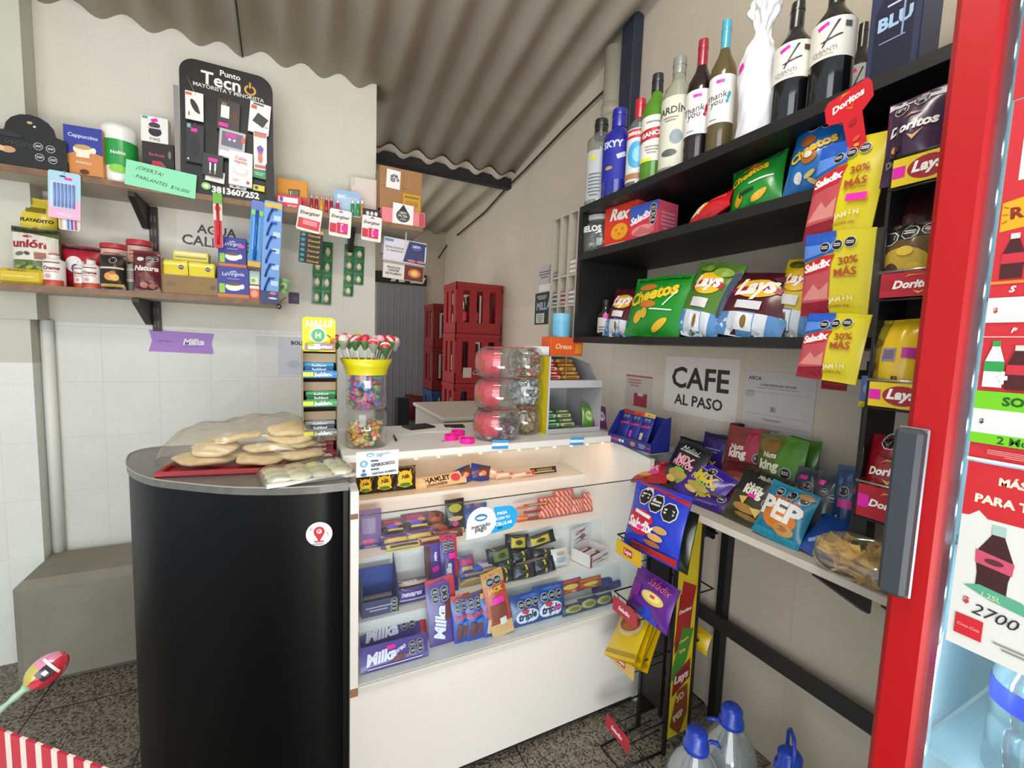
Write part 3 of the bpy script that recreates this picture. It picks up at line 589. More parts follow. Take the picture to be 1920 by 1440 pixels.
sheet('shell_card', w, h, '#f0efec', sp, 'white card with a spiral shell drawing stuck on the cardboard box', 'card', (q.x, 2.4375, q.z), 0, 0, 3)
q, w, h = fy(755, 364, 789, 398, 2.425, z1)
carton('small_yellow_box', w, h, .012, '#c99a2e', [('r', .5, .8, .8, .1, '#8a6a1a'), ('r', .5, .45, .7, .3, '#b88420')], 'small mustard yellow box leaning on the cardboard box', 'box', q, 0)
q, w, h = fy(736, 382, 775, 421, 2.392)
sheet('drop_card', w, h, '#eeecea', [('e', .5, .42, .66, .6, '#2a2a2c'), ('p', [(.2, .52), (.5, .98), (.8, .52)], '#2a2a2c'), ('e', .5, .42, .54, .48, '#9a9a9a'), ('e', .5, .42, .5, .44, '#2a2a2c'), ('t', 'NEW', .5, .56, .3, '#e8e8e8'), ('t', 'FILTER', .5, .42, .42, '#e8e8e8'), ('t', 'club', .5, .29, .26, '#b8b8b8')], 'white card with a black drop shape hanging on the flat pink box', 'card', (q.x, 2.3975, q.z), 0, 0, 2)
# ================================================================ things hanging from the upper shelf
def blister(name, px, Y, col, art, lb, cat, grp=None, t=.004, roll=0, extra=None, film=None):
    q, w, h = fy(*px, Y); b = MB(); b.prism(rrect(w, h, min(.008, w*.15), 3), 0, t, mt(col, .4)); b.art(art, flat(), w, h)
    if extra: extra(b, w, h)
    b.tube([(0, 0, h-.008), (0, -.006, h-.002), (0, .002, h+.006)], .0012, '#b8b4ac', 5)
    o = b.build(name); tag(o, lb, cat, grp); put(o, q, 0, 0, roll); return o
def cand(b, w, h):
    for i in range(6): b.tube([(-w*.29+i*w*.115, -.004, h*.24), (-w*.29+i*w*.115, -.004, h*.74)], w*.04, mt('#7f9ed6', .3), 8)
blister('candle_pack', (88, 322, 149, 410), 2.385, '#a9cfe0', [('p', [(0, 0), (1, 0), (1, .42), (.5, .3), (0, .34)], '#e6b0cc'), ('r', .62, .86, .24, .05, PINK), ('e', .45, .9, .2, .04, '#2c4650'), ('r', .43, .5, .72, .56, '#c2d8ec'), ('t', 'velas', .5, .1, .5, '#f0d6e6')], 'pink and light blue card of birthday candles hanging from the upper shelf', 'candle pack', extra=cand, roll=2)
blister('candle_pack', (110, 408, 151, 432), 2.395, '#d8c8d0', [('r', .1+.17*i, .5, .1, .9, c) for i, c in enumerate(('#c8b030', '#e8e8ee', '#4a7ac8', '#3a5aa8', '#c03a4a'))], 'end of a second candle pack with coloured stripes showing below the pink one', 'candle pack')
def brush(b, w, h): b.tube([(0, -.005, h*.06), (w*.06, -.007, h*.35), (-w*.02, -.006, h*.8)], w*.16, mt('#c8202c', .3), 8)
blister('toothbrush_pack', (400, 362, 417, 464), 2.385, '#d9cfc6', [('r', .5, .9, 1, .2, '#69b23c'), ('e', .5, .72, .7, .1, '#d85a5a'), ('r', .5, .25, .9, .5, '#c72836'), ('r', .55, .25, .3, .34, '#e88890')], 'narrow red and green toothbrush pack hanging in front of the hot water sign', 'toothbrush pack', extra=brush)
def brush2(b, w, h): b.tube([(0, -.006, h*.1), (0, -.008, h*.5), (0, -.007, h*.85)], w*.14, mt('#2a62c0', .25), 8)
blister('toothbrush_pack', (463, 375, 487, 500), 2.385, '#3f8fd0', [('r', .5, .82, .9, .07, '#8fd04a'), ('r', .5, .93, .9, .1, '#6a78c0'), ('r', .5, .04, 1, .08, '#d8a82a'), ('r', .5, .5, .5, .5, '#7ab6e4')], 'blue toothbrush blister pack hanging beside the strip of blue razors', 'toothbrush pack', extra=brush2, roll=4)
# strip of razors
q, w, h = fy(486, 376, 520, 568, 2.38)
r = thing('razor_strip', 'long hanging card of blue razors at the right end of the lower shelf', 'razor card'); put(r, q, 0, 0, 3)
b = MB(); b.prism(rrect(w, h, .008, 3), 0, .002, mt('#6fa0dc', .4)); b.art([('r', .5, .96, .9, .05, '#d8b84a'), ('r', .5, .06, 1, .12, '#27396e'), ('e', .7, .1, .4, .03, '#c86a8a'), ('e', .7, .05, .5, .02, '#d8d0e0')]+[('r', .75, .2+.16*i, .4, .05, '#b8d8f4') for i in range(5)], flat(), w, h); b.build('card', r)
for i in range(6):
    z = h*(.12+.135*i); b = MB(); b.tube([(-w*.28, -.006, z), (-w*.2, -.009, z+h*.06), (-w*.02, -.008, z+h*.135)], .004, mt('#1c3f9a', .3), 7); b.box(-w*.1, w*.24, -.014, -.004, z+h*.12, z+h*.135, mt('#2a56b8', .3), .002); b.build('razor', r)
# battery cards
BAT = [((554, 388, 599, 434), '#e4dfd8', 'first', 8), ((616, 393, 657, 444), '#e9e6e2', 'middle', 3), ((677, 405, 714, 452), '#e9e6e2', 'last', 3)]
for px, c, nm, rl in BAT:
    blister('battery_card', px, 2.385, c, [('t', 'Energizer', .5, .72, .84, '#2b2a2c', 0, 'bi'), ('r', .18, .3, .3, .34, '#d02a48'), ('r', .6, .32, .5, .4, '#d02a48'), ('r', .58, .34, .12, .3, '#f0d0d8'), ('r', .68, .34, .24, .22, PINK), ('e', .5, .92, .2, .04, '#5a5654')] if nm != 'first' else [('t', 'Energizer', .5, .74, .84, '#2b2a2c', 4, 'bi'), ('r', .5, .3, .9, .42, '#cf3a48'), ('r', .55, .36, .6, .2, '#e88a92'), ('r', .5, .05, .9, .08, '#f0ece6')], nm+' white and red battery card hanging from the upper shelf, counted from the left', 'battery card', 'battery cards', roll=rl)
blister('battery_strip', (559, 430, 602, 494), 2.39, '#15171a', [('r', .5, .95, 1, .1, '#c8a020')]+[q2 for i in range(6) for q2 in (('e', .14, .82-.15*i, .2, .1, '#2a8a9a'), ('t', 'Duracell', .62, .82-.15*i, .5, '#d8a040'))], 'black strip of small batteries with gold lettering hanging below the first battery card', 'battery card', roll=4)
def strip(px, cols, rows, lb, miss=(), Y=2.64):
    q, w, h = fy(*px, Y); b = MB(); cw, rh = w/cols, h/rows
    for i in range(cols):
        for j in range(rows):
            if (i, j) in miss: continue
            g = MB(); S0 = bag_surface(cw*.99, rh*.99, .006, i*9+j, .1, 0)
            cx, cz = -w/2+cw*(i+.5), j*rh
            S = (lambda a, c: (lambda u, v, o, sd=-1: (lambda p: (p[0]+a, p[1], p[2]+c))(S0(u, v, o, sd))))(cx, cz)
            b.surf(lambda a, c: S((a-.5)*cw*.99, c*rh*.99, 0), 6, 6, mt('#1f6a38', .3, coat=.4)); b.surf(lambda a, c: S((a-.5)*cw*.99, c*rh*.99, 0, 1), 4, 4, mt('#2a4a34', .4), flip=True)
            b.art([('e', .5, .38, .5, .5, '#c9b28a'), ('p', [(.3, .3), (.5, .7), (.7, .3)], '#e8dcc0'), ('r', .5, .84, .7, .12, '#2f8f50')], S, cw, rh, cw/4)
    o = b.build('sachet_strip'); tag(o, lb, 'sachet strip'); put(o, q, 0, 0, 2)
strip((584, 452, 620, 570), 2, 4, 'long green strip of medicine sachets hanging on the wall behind the black battery strip')
strip((643, 460, 680, 556), 2, 4, 'short ragged green strip of medicine sachets hanging on the wall by the doorway', ((1, 0),))
# cigarette posters hanging below the end of the shelf
q, w, h = fy(716, 449, 796, 525, 2.45)
r = thing('cigarette_poster', 'hanging plastic panel with two cigarette health warnings beside the doorway', 'poster'); put(r, q, 0, 0, 3)
b = MB(); b.box(-w/2, w/2, 0, .008, h*.42, h, mt('#cfc9d2', .3), .001); b.art([('r', .24, .72, .47, .5, '#d9d5dc'), ('p', [(.46, .46), (.58, .98), (.99, .97), (.99, .44)], '#39406e'), ('t', 'EVOLUCIONA', .26, .76, .42, '#5a3a5a'), ('t', 'tu experiencia', .26, .68, .38, '#7a5a72'), ('r', .12, .93, .2, .06, '#6a8ac0'), ('e', .76, .84, .32, .22, '#22264a'), ('e', .76, .84, .28, .19, '#50568a'), ('t', 'NEW', .76, .86, .18, '#e0e0f0'), ('e', .66, .5, .2, .07, '#c87a6a'), ('e', .88, .5, .2, .07, '#c87a6a'), ('r', .98, .7, .03, .4, '#c8d4e8')], flat(), w, h); b.build('upper_panel', r)
b = MB(); b.box(-w/2*.96, w/2*.96, .001, .009, 0, h*.4, mt('#d9d4cd', .35), .001); b.art([('r', .74, .2, .46, .38, '#6a2a28'), ('e', .75, .2, .3, .22, '#c87a4a'), ('e', .75, .2, .16, .14, '#e8c060'), ('r', .27, .375, .48, .012, '#3a3432'), ('t', 'PRODUCE', .26, .27, .3, '#3a3432'), ('t', 'CANCER', .26, .2, .26, '#3a3432'), ('t', 'DE PULMON', .26, .12, .36, '#3a3432')], (lambda u, v, o: (u, .001-o, v)), w, h); b.build('lower_panel', r)
b = MB(); b.tube([(0, .004, h), (0, .004, h+.075)], .004, '#d0ccc4', 6); b.build('hanger', r)
# ================================================================ lower wooden shelf
q, w, h = fy(330, 400, 478, 482, YW-.004)
sheet('hot_water_sign', w, h, '#dcd8cf', [('t', 'AGUA', .49, .6, .5, '#35332f', 0, 'b'), ('t', 'CALIENTE', .5, .32, .88, '#35332f', 0, 'b')], 'white paper sign for hot water on the wall above the coffee boxes', 'sign', (q.x, YW-.0015, q.z), 0, 0, 2)
q, w, h = fy(35, 372, 108, 470, 2.56, ZL)
bag('yerba_bag', w, h, .07, '#d8c233', [('p', [(.1, .0), (.95, .0), (.9, .3), (.5, .2)], '#6a7a32'), ('t', 'PLAYADITO', .52, .74, .84, '#2c2a18', 0, 'B'), ('r', .5, .86, .5, .06, '#7a6a1a'), ('e', .52, .62, .22, .08, '#c8402a', -10), ('n', .5, .5, .5, .04, 2, '#8a7a20')], 'yellow yerba bag at the back of the lower shelf, behind the white and green bag', 'bag', q, 0, 0, 0, seed=3, pinch=0)
q, w, h = fy(24, 428, 114, 535, 2.47, ZL)
bag('yerba_bag', w, h, .09, '#5d6a38', [('p', [(.02, .42), (.98, .42), (.98, .84), (.5, .88), (.02, .9)], '#dcd8cc'), ('t', 'unión', .42, .7, .72, '#9a2030', 0, 'B'), ('e', .38, .83, .2, .05, '#b83a5a'), ('r', .66, .5, .22, .12, '#9a6a58'), ('e', .22, .52, .2, .07, '#6a7050', 15), ('e', .4, .53, .14, .06, '#4a5232', -20)]+[('e', .15+.14*i, .3+.05*(i % 2), .2, .06, c, 25) for i, c in enumerate(('#8a9a4a', '#6c7c3a', '#9aa856', '#6c7c3a', '#8a9a4a', '#5a6a30'))]+[('e', .2+.15*i, .2, .2, .06, c, -25) for i, c in enumerate(('#7c8c42', '#99a755', '#6c7c3a', '#8a9a4a'))]+[('r', .5, .95, .96, .06, '#2a3424')], 'white and green yerba mate bag with red lettering on the lower shelf', 'bag', q, 0, 2, 0, seed=5, pinch=0, crimp=.05)
q, w, h = fy(-8, 503, 82, 540, 2.42, ZL)
b = MB(); b.box(-w/2, w/2, 0, .10, 0, h, mt('#d2b81f', .28, coat=.4), .012); b.art([('t', 'PLAYADITO', .45, .86, .4, '#6a5a10'), ('r', .45, .5, .7, .05, '#f2e478'), ('r', .4, .3, .5, .04, '#b89c14')], flat(), w, h)
o = b.build('yerba_pack'); tag(o, 'yellow yerba pack lying on its side at the left end of the lower shelf', 'pack'); put(o, q, -3)
def jar(name, px, Y, z, prof, label, cat, cap, caph, art, body, grp=None, capcol='#c03a44', lab=None, yaw=0, capfrac=.8):
    q, w, h = fy(*px, Y, z); R_ = w/2
    r = thing(name, label, cat, grp); put(r, q+Vector((0, R_*.3, 0)), yaw)
    b = MB(); b.lathe([(R_*a, h*c) for a, c in prof], body, 24)
    if art: b.art(art, cyl(R_), w, h, R_/4, .0008)
    b.build('body', r)
    if cap: b = MB(); b.lathe([(R_*capfrac, h*(1-caph)), (R_*capfrac*1.02, h*(1-caph*.2)), (R_*capfrac*.96, h)], mt(capcol, .35), 22); b.build(cap, r)
    return r
BP = [(.9, 0), (1, .03), (1, .72), (.95, .8), (.55, .86), (.5, .9), (.5, .96)]
CREAM = [('r', .5, .72, .8, .04, '#8a5a50'), ('t', 'Creme', .5, .55, .78, '#8a3a34', 0, 'Bi'), ('r', .5, .44, .7, .02, '#b87a70'), ('e', .36, .3, .26, .12, '#d8a090'), ('r', .5, .1, 1.1, .16, '#b03a2c'), ('p', [(.1, .02), (.9, .02), (.9, .2), (.5, .12)], '#c8502e')]
jar('cream_bottle', (79, 476, 121, 543), 2.43, ZL, BP, 'white dairy bottle with a red cap at the left, beside the yellow pack', 'bottle', 'cap', .2, CREAM, mt('#e9e4de', .3, coat=.3), 'white dairy bottles on the lower shelf', capfrac=.46)
jar('cream_bottle', (153, 488, 188, 546), 2.42, ZL, BP, 'right white dairy bottle of the close pair in front of the red bag', 'bottle', 'cap', .1, CREAM, mt('#e9e4de', .3, coat=.3), 'white dairy bottles on the lower shelf', capcol='#dcd6d0', capfrac=.5)
jar('cream_bottle', (137, 490, 166, 544), 2.46, ZL, BP, 'left white dairy bottle of the close pair, half hidden by its neighbour', 'bottle', 'cap', .1, CREAM, mt('#e4ddd8', .3, coat=.3), 'white dairy bottles on the lower shelf', capcol='#dcd6d0', capfrac=.5)
q, w, h = fy(115, 461, 192, 545, 2.50, ZL)
bag('red_pouch', w, h, .07, '#a81c30', [('e', .35, .55, .44, .36, '#e8e2e0'), ('e', .4, .45, .2, .2, '#2a3a6a'), ('r', .5, .93, .98, .08, '#2a1a1a'), ('r', .5, .3, .5, .06, '#7a1424')], 'dark red pouch bag behind the white dairy bottles', 'bag', q, 0, 0, 2, seed=8, pinch=0)
jar('cereal_pot', (187, 458, 241, 542), 2.51, ZL, [(.75, 0), (.82, .05), (.92, .85), (1, .88)], 'red lidded plastic pot behind the dark brown pouch', 'pot', 'lid', .1, [('r', .5, .72, .9, .3, '#d8a898'), ('n', .5, .72, .6, .2, 3, '#a85a4a')], mt('#d9cfc6', .3), 'red lidded pots', capcol='#b8303a', capfrac=1.0)
jar('cereal_pot', (236, 451, 286, 530), 2.53, ZL, [(.75, 0), (.82, .05), (.92, .85), (1, .88)], 'red lidded plastic pot behind the maroon cocoa bag', 'pot', 'lid', .1, [('r', .5, .72, .9, .3, '#d8a898'), ('n', .5, .72, .6, .2, 3, '#a85a4a')], mt('#d9cfc6', .3), 'red lidded pots', capcol='#b8303a', capfrac=1.0)
jar('spice_jar', (233, 496, 260, 547), 2.45, ZL, [(.95, 0), (1, .04), (1, .8), (.8, .9)], 'clear grey spice jar between the dark pouch and the maroon cocoa bag', 'jar', 'lid', .16, [('n', .5, .6, .9, .3, 4, '#5a4a44'), ('r', .5, .2, 1.1, .3, '#4a5248')], mt('#a8a098', .2), capcol='#8a827a', capfrac=.9)
q, w, h = fy(187, 477, 236, 547, 2.42, ZL)
bag('dark_pouch', w, h, .05, '#2a1c14', [('r', .5, .44, 1.0, .42, '#231a12'), ('e', .42, .36, .4, .22, '#d89a3a'), ('e', .62, .34, .34, .2, '#e8b050'), ('e', .55, .46, .24, .1, '#b86a22'), ('r', .5, .6, .9, .05, '#d8c8b0'), ('s', .55, .82, .16), ('r', .5, .12, .9, .08, '#c8a060')], 'dark brown pouch with a golden fruit picture on the lower shelf', 'bag', q, 0, 3, 0, seed=4, pinch=0)
q, w, h = fy(250, 470, 301, 550, 2.41, ZL)
bag('cocoa_bag', w, h, .05, '#5a1a24', [('t', 'Natura', .5, .56, .9, '#e0d4cc', 0, 'Bi'), ('e', .3, .78, .26, .1, '#d8d0cc'), ('s', .62, .8, .12), ('s', .84, .8, .12), ('e', .5, .36, .6, .16, '#7a3a30', -20), ('e', .4, .16, .3, .14, '#b87a68'), ('e', .7, .14, .26, .12, '#a86a58')], 'maroon cocoa bag with white lettering on the lower shelf', 'bag', q, 0, 3, 0, seed=6, pinch=0)
# open carton of soup sachets
q, w, h = fy(303, 488, 409, 556, 2.42, ZL)
b = MB(); K = mt('#927650', .7, noise=.08, nscale=40); b.box(-w/2, w/2, 0, .003, 0, h*.55, K); b.box(-w/2, -w/2+.003, .003, .13, 0, h, K); b.box(w/2-.003, w/2, .003, .13, 0, h, K); b.box(-w/2, w/2, .127, .13, 0, h, K); b.box(-w/2, w/2, .003, .127, 0, .003, K)
b.art([('t', 'Alicante', .6, .26, .34, '#8a7a1a', 0, 'b'), ('e', .16, .3, .16, .12, '#6a5434'), ('e', .9, .26, .1, .14, '#5a4628')], flat(), w, h); tag(b.build('soup_carton'), 'open brown carton full of yellow sachets on the lower shelf', 'carton').location = q
cq, cw, ch = q, w, h
SA = [('r', .5, .9, .9, .08, '#f2e67a'), ('e', .6, .3, .5, .3, '#e8e0c8'), ('e', .55, .26, .3, .14, '#d84a30'), ('s', .75, .8, .12)]
for i, (fx_, yy, lb) in enumerate(((-.26, .012, 'front left'), (.2, .014, 'front right'), (-.2, .045, 'back left'), (.16, .05, 'back right'))):
    bag('soup_sachet', cw*.46, ch*.95, .010, '#e0cc1a', SA, lb+' yellow soup sachet standing in the open brown carton', 'sachet', (cq.x+cw*fx_, cq.y+yy, cq.z+.004), 0, 4, (i*37 % 7)-3, 'soup sachets in the carton', seed=i, crimp=.06, pinch=0, nu=8, nv=8)
b = MB()
carton('tea_box', .13, .045, .07, '#d8cc52', [('r', .5, .75, .9, .3, '#e8e0a0'), ('r', .5, .4, .9, .1, '#7a7428')], 'pale yellow tea box lying across the top of the open brown carton', 'box', (cq.x-.005, cq.y+.055, cq.z+ch+.0005), 0, 0, 0, top=[('r', .5, .5, .7, .5, '#e6dfa6')])
COF = [('r', .5, .06, 1, .13, '#c8702c'), ('t', 'LaVirginia', .5, .76, .7, '#c8c8ec', 2), ('r', .5, .62, .4, .03, '#8a88c8'), ('e', .5, .36, .52, .26, '#ece8e4'), ('e', .5, .45, .46, .1, '#6a4a3a'), ('e', .78, .38, .14, .16, '#ece8e4'), ('r', .14, .3, .18, .3, '#8fc43a'), ('t', 'cafe', .5, .86, .2, '#c8c8ec')]
q, w, h = fy(408, 501, 467, 557, 2.41, ZL)
carton('coffee_box', w, h, .06, '#3a3f94', COF, 'lower blue coffee box with a white cup on the lower shelf', 'box', q, 0, group=None)
z1 = q.z+h
q, w, h = fy(409, 445, 462, 502, 2.43, z1)
carton('coffee_box', w, h, .05, '#363b8e', COF+[('r', .82, .72, .22, .1, '#d848c0')], 'upper blue coffee box with a pink tag stacked on the other coffee box', 'box', q, 0)
for px, c, a, lb in (((467, 508, 487, 533), '#a9c8c0', [('r', .5, .3, .7, .5, '#e8e0d0'), ('e', .4, .3, .4, .3, '#8ab848')], 'small pale green box on top of the orange tea box'), ((467, 533, 487, 559), '#d86a3a', [('e', .5, .4, .7, .5, '#e8a088'), ('r', .5, .85, .9, .2, '#f0e8e0')], 'small orange tea box between the coffee boxes and the razors')):
    q, w, h = fy(*px, 2.42, ZL if px[1] > 520 else ZL+.068); carton('tea_box', w, min(h, .066), .05, c, a, lb, 'box', q, 0)
q, w, h = fy(518, 513, 541, 541, 2.41); bag('soup_sachet', w, h, .01, '#7ab05a', [('e', .5, .5, .6, .5, '#c8d8a8'), ('e', .4, .4, .3, .3, '#4a8a3a')], 'green sachet clipped at the right end of the lower shelf', 'sachet', (q.x, 2.50, 1.66), 0, 0, 8, seed=2, nu=8, nv=8)
q, w, h = fy(520, 539, 530, 560, 2.41, ZL); carton('gum_box', w, h, .04, '#c84a5a', [('r', .5, .6, .8, .3, '#f0d8d8')], 'tiny red box at the right end of the lower shelf', 'box', (q.x-.03, 2.45, ZL), 0)
q, w, h = fy(541, 548, 561, 569, 2.635); sheet('purple_tag', w, h, '#5a4668', [('t', 'T&S', .5, .5, .7, '#7a6688')], 'small purple tag on the wall beside the end of the lower shelf', 'tag', (q.x, YW-.003, q.z))
q = onY(523, 575, 2.44); b = MB(); b.ball((0, 0, 0), .013, .013, .013, mt('#8a8680', .15, .9)); b.tube([(0, 0, .012), (.01, .02, .03), (.03, .05, .05)], .002, '#6a5a3a', 5); o = b.build('key_ball'); tag(o, 'small shiny metal ball hanging at the right end of the lower shelf', 'ball'); o.location = q
# notices on the tiled wall
q, w, h = fy(278, 622, 400, 661, YW-.002)
b = MB(); b.prism([(-w/2, 0), (w*.47, 0), (w*.5, .004), (w*.46, h*.5), (w/2, h), (-w/2, h), (-w*.45, h*.5)], 0, .0015, mt('#a877c8', .45)); b.art([('t', 'Milka', .68, .54, .34, '#f2ecf6', 3, 'Bi'), ('t', '(Crocante)', .24, .5, .2, '#6a4a8a'), ('p', [(.5, .3), (.86, .38), (.86, .34), (.5, .26)], '#8a5ab0')], flat(), w, h)
o = b.build('purple_sign'); tag(o, 'lilac chocolate sign with notched ends stuck on the tiles', 'sign'); put(o, (q.x, YW-.003, q.z), 0, 0, 2)
q, w, h = fy(480, 628, 568, 706, YW-.002)
sheet('shop_notice', w, h, '#d9d8d6', [('r', .72, .5, .52, .92, '#c6c6ce'), ('t', 'BOLSAS', .95, .82, .42, '#2b2b2b', 0, 'B'), ('e', .8, .3, .3, .2, '#b4b6c2'), ('r', .5, .98, .98, .02, '#f2f2f0')], 'grey printed notice on the tiles behind the yellow sweet tower', 'notice', (q.x, YW-.0025, q.z), 0, 0, 0)
# ================================================================ behind the counter
q = onY(850, 525, 3.28); CX0, CW, CD, CH = 1.12, .385, .30, .385
CR = mt('#9a2026', .4, coat=.2); CRD = mt('#4a0e12', .5)
def crate(name, label, x, y, z, mats, cw=CW, cd=CD, ch=CH, group='bottle crates at the back', logo=True):
    r = thing(name, label, 'crate', group); put(r, (x, y, z)); A, B = mats
    b = MB(); t = .012
    def wall(n, wd, tf):              # a crate wall with slots, local x across
        b.T = tf; k = 3 if wd > .32 else 2; sw = .05; ps = (wd-k*sw)/(k+1)
        b.box(-wd/2, wd/2, 0, t, 0, ch*.22, A, .003); b.box(-wd/2, wd/2, 0, t, ch*.84, ch-.001, A, .003)
        b.box(-wd/2-.004, wd/2+.004, -.004, t*.5, ch*.9, ch-.001, A, .003)
        for i in range(k+1): x = -wd/2+i*(ps+sw); b.box(x, x+ps, .001, t-.001, ch*.2, ch*.86, A)
    for tf, wd in ((Matrix.Translation((cw/2, 0, 0)), cw), (Matrix.Translation((cw/2, cd-t, 0)), cw), (Matrix.Translation((0, cd/2, 0)) @ Matrix.Rotation(-pi/2, 4, 'Z'), cd), (Matrix.Translation((cw-t, cd/2, 0)) @ Matrix.Rotation(-pi/2, 4, 'Z'), cd)): wall(0, wd, tf)
    b.T = Matrix.Identity(4); b.box(.01, cw-.01, .01, cd-.01, .002, .012, B); b.box(cw*.5-.004, cw*.5+.004, .013, cd-.013, .012, ch*.8, B) if not logo or z < 1.2 else None; cb_ = b.build('body', r)
    if logo:
        b = MB(); b.box(cw*.18, cw*.36, -.0015, .0, ch*.12, ch*.32, '#c9b8b4'); b.T = Matrix.Translation((cw*.62, 0, 0)); b.art([('t', 'Coca-Cola', .5, .22, .46, '#d8b4b0', 0, 'bi')], flat(-.001), cw, ch); b.build('printed_mark', cb_)
    return r
zc = .36
for k, nm in enumerate(('bottom', 'second', 'third', 'top')):
    crate('bottle_crate', nm+' dark red bottle crate'+(' up' if k == 1 else '')+' in the stack by the right wall', CX0, 3.22, zc+k*(CH+.001), (CR, CRD), logo=k in (1, 2))
b = MB(); b.box(CX0, CX0+CW, 3.22, 3.22+CD, 0, zc, mt('#4a3a2c', .7), .005); tag(b.build('crate_plinth'), 'dark wooden block under the stack of red crates', 'block')
BG = mt('#3a2016', .08, coat=.5)
for i in range(3):
    r = thing('soda_bottle', ('left', 'middle', 'right')[i]+' cola bottle with a red label standing in the top red crate', 'bottle', 'cola bottles in the crate'); put(r, (CX0+.075+i*.095, 3.26, zc+3*(CH+.001)+.0125))
    b = MB(); b.lathe([(.026, 0), (.029, .01), (.027, .07), (.030, .13), (.024, .18), (.012, .23), (.011, .25)], BG, 14); b.build('glass_body', r)
    b = MB(); b.lathe([(.0305, .085), (.0308, .15)], '#d0283a', 14, cap=False); b.build('paper_label', r)
    b = MB(); b.lathe([(.014, .25), (.014, .262)], '#b8242c', 12); b.build('cap', r)
for k, nm in enumerate(('lower', 'upper')):
    crate('bottle_crate', nm+' dark red crate of the shorter stack left of the tall red stack', 1.135, 3.85, 1.06+k*.386-.05, (mt('#74181c', .45), CRD), cw=.34, logo=False)
crate('bottle_crate', 'blue crate under the shorter stack of red crates', 1.135, 3.85, .62, (mt('#27466e', .45), mt('#142238', .5)), cw=.34, logo=False)
b = MB(); b.box(1.135, 1.475, 3.85, 4.15, 0, .618, mt('#3a3a40', .7), .004); tag(b.build('crate_plinth'), 'dark block under the blue crate', 'block')
# low cabinet with a pale top behind the counter
FR = mt('#c9c3b6', .4); b = MB(); r = thing('low_cabinet', 'low white cabinet with a pale top behind the display counter', 'cabinet')
b.box(.80, 1.50, 2.46, 3.12, 0, .985, mt('#bdb6a8', .5), .006); b.build('body', r)
b = MB(); b.box(.785, 1.51, 2.44, 3.14, .985, 1.01, FR, .006); b.build('cabinet_top', r)
q = onZ(885, 770, 1.012); b = MB(); b.lathe([(.045, 0), (.05, .01), (.05, .035), (.043, .06), (.02, .075), (.013, .078), (.013, .09)], mt('#1f3a2a', .2, coat=.5), 18); o = b.build('green_pot'); tag(o, 'small dark green pot on the low white cabinet', 'pot'); o.location = (1.13, 2.62, 1.0105)
q = onY(772, 768, 3.3)
o = bag_mb(.13, .17, .07, mt('#6a1a24', .5), (), 11).build('red_sack'); tag(o, 'crumpled dark red sack hanging on the grey back door', 'sack'); put(o, (onY(772, 788, 4.6).x, 4.65, onY(772, 788, 4.65).z), 0, 0, 8); o.scale = (1.6, 1, 1.6)
b = MB(); b.box(-.06, .06, 0, .1, 0, .9, mt('#23242a', .6), .01); o = b.build('dark_bin'); tag(o, 'dark narrow bin standing on the floor before the grey back door', 'bin'); o.location = (.96, 4.2, 0)
# ================================================================ on the black counter
r = thing('bread_bag', 'large clear plastic bag full of flat breads on the black counter', 'bag of bread')
q = onZ(430, 885, 1.046)
put(r, (-.12, 1.58, 1.0455), -12)
b = MB(); rd = random.Random(4)
def film(a, c):
    x = (a-.5)*2; t = pi*2*c; rr = max(.0, 1-abs(x)**3.0)**.5
    wv = 1+.05*sin(9*a+5*c)+.04*sin(23*a-11*c)+.03*sin(31*c*2+14*a)
    zz = .012+.060*rr*(1+sin(t))*wv*(1+.25*sin(2.2*a)); return (x*.235, -cos(t)*.145*rr*wv+.01*sin(8*a), max(.002, zz-.006))
b.surf(film, 40, 30, clear('#fbf6ee', .10, .14, .07, 'bag_film')); b.build('plastic_film', r)
def bread(i, x, y, z, rr, tx, ty, lab):
    o = MB(); rd = random.Random(i)
    def fn(a, c):
        t = 2*pi*a; ph = pi*c-pi/2; w = 1+.05*sin(3*t+i)+.03*sin(5*t)
        return (rr*max(0, cos(ph))**.35*cos(t)*w, rr*.8*max(0, cos(ph))**.35*sin(t)*w, .0115*sin(ph)+.003*sin(4*t+i)*cos(ph))
    o.surf(fn, 20, 8, mt('#f0dfb4', .75, noise=.2, nscale=40, bump=.4)); ob = o.build('flat_bread'); tag(ob, lab, 'bread', 'flat breads in the bag')
    c, s_ = cos(radians(-12)), sin(radians(-12)); ob.location = (-.12+x*c-y*s_, 1.60+x*s_+y*c, 1.0455+z); ob.rotation_euler = (tx, ty, i)
BR = [(-.10, -.03, .03, .075, 0, .05), (.05, -.03, .03, .075, .05, 0), (.14, .0, .032, .07, 0, 0), (-.04, .05, .032, .075, 0, 0), (.11, .06, .035, .065, 0, 0),
      (-.08, -.01, .062, .07, .1, .1), (.06, -.01, .06, .072, -.1, -.06), (.13, .03, .064, .066, 0, .1), (-.03, .03, .088, .075, -.12, .15), (.11, .01, .09, .065, -.1, -.08), (.11, .02, .116, .062, -.12, .04)]
LB = ['bottom left front', 'bottom middle front', 'bottom right', 'bottom back left', 'bottom back right', 'second layer left', 'second layer middle', 'second layer right', 'upper left wide', 'upper right', 'topmost right']
for i, (x, y, z, rr, tx, ty) in enumerate(BR): bread(i, x*1.08, y, z*.9, rr*1.12, tx, ty, LB[i]+' flat bread inside the clear plastic bag')
b = MB(); b.box(-.15, .15, -.085, .085, 0, .004, mt('#a8323c', .4)); 
for x0, x1, y0, y1 in ((-.16, .16, -.098, -.085), (-.16, .16, .085, .098), (-.16, -.148, -.085, .085), (.148, .16, -.085, .085)): b.box(x0, x1, y0, y1, 0, .016, mt('#a8323c', .4), .004)
o = b.build('serving_tray'); tag(o, 'red plastic tray under the bag of flat breads', 'tray'); put(o, (-.165, 1.575, 1.0457), -10)
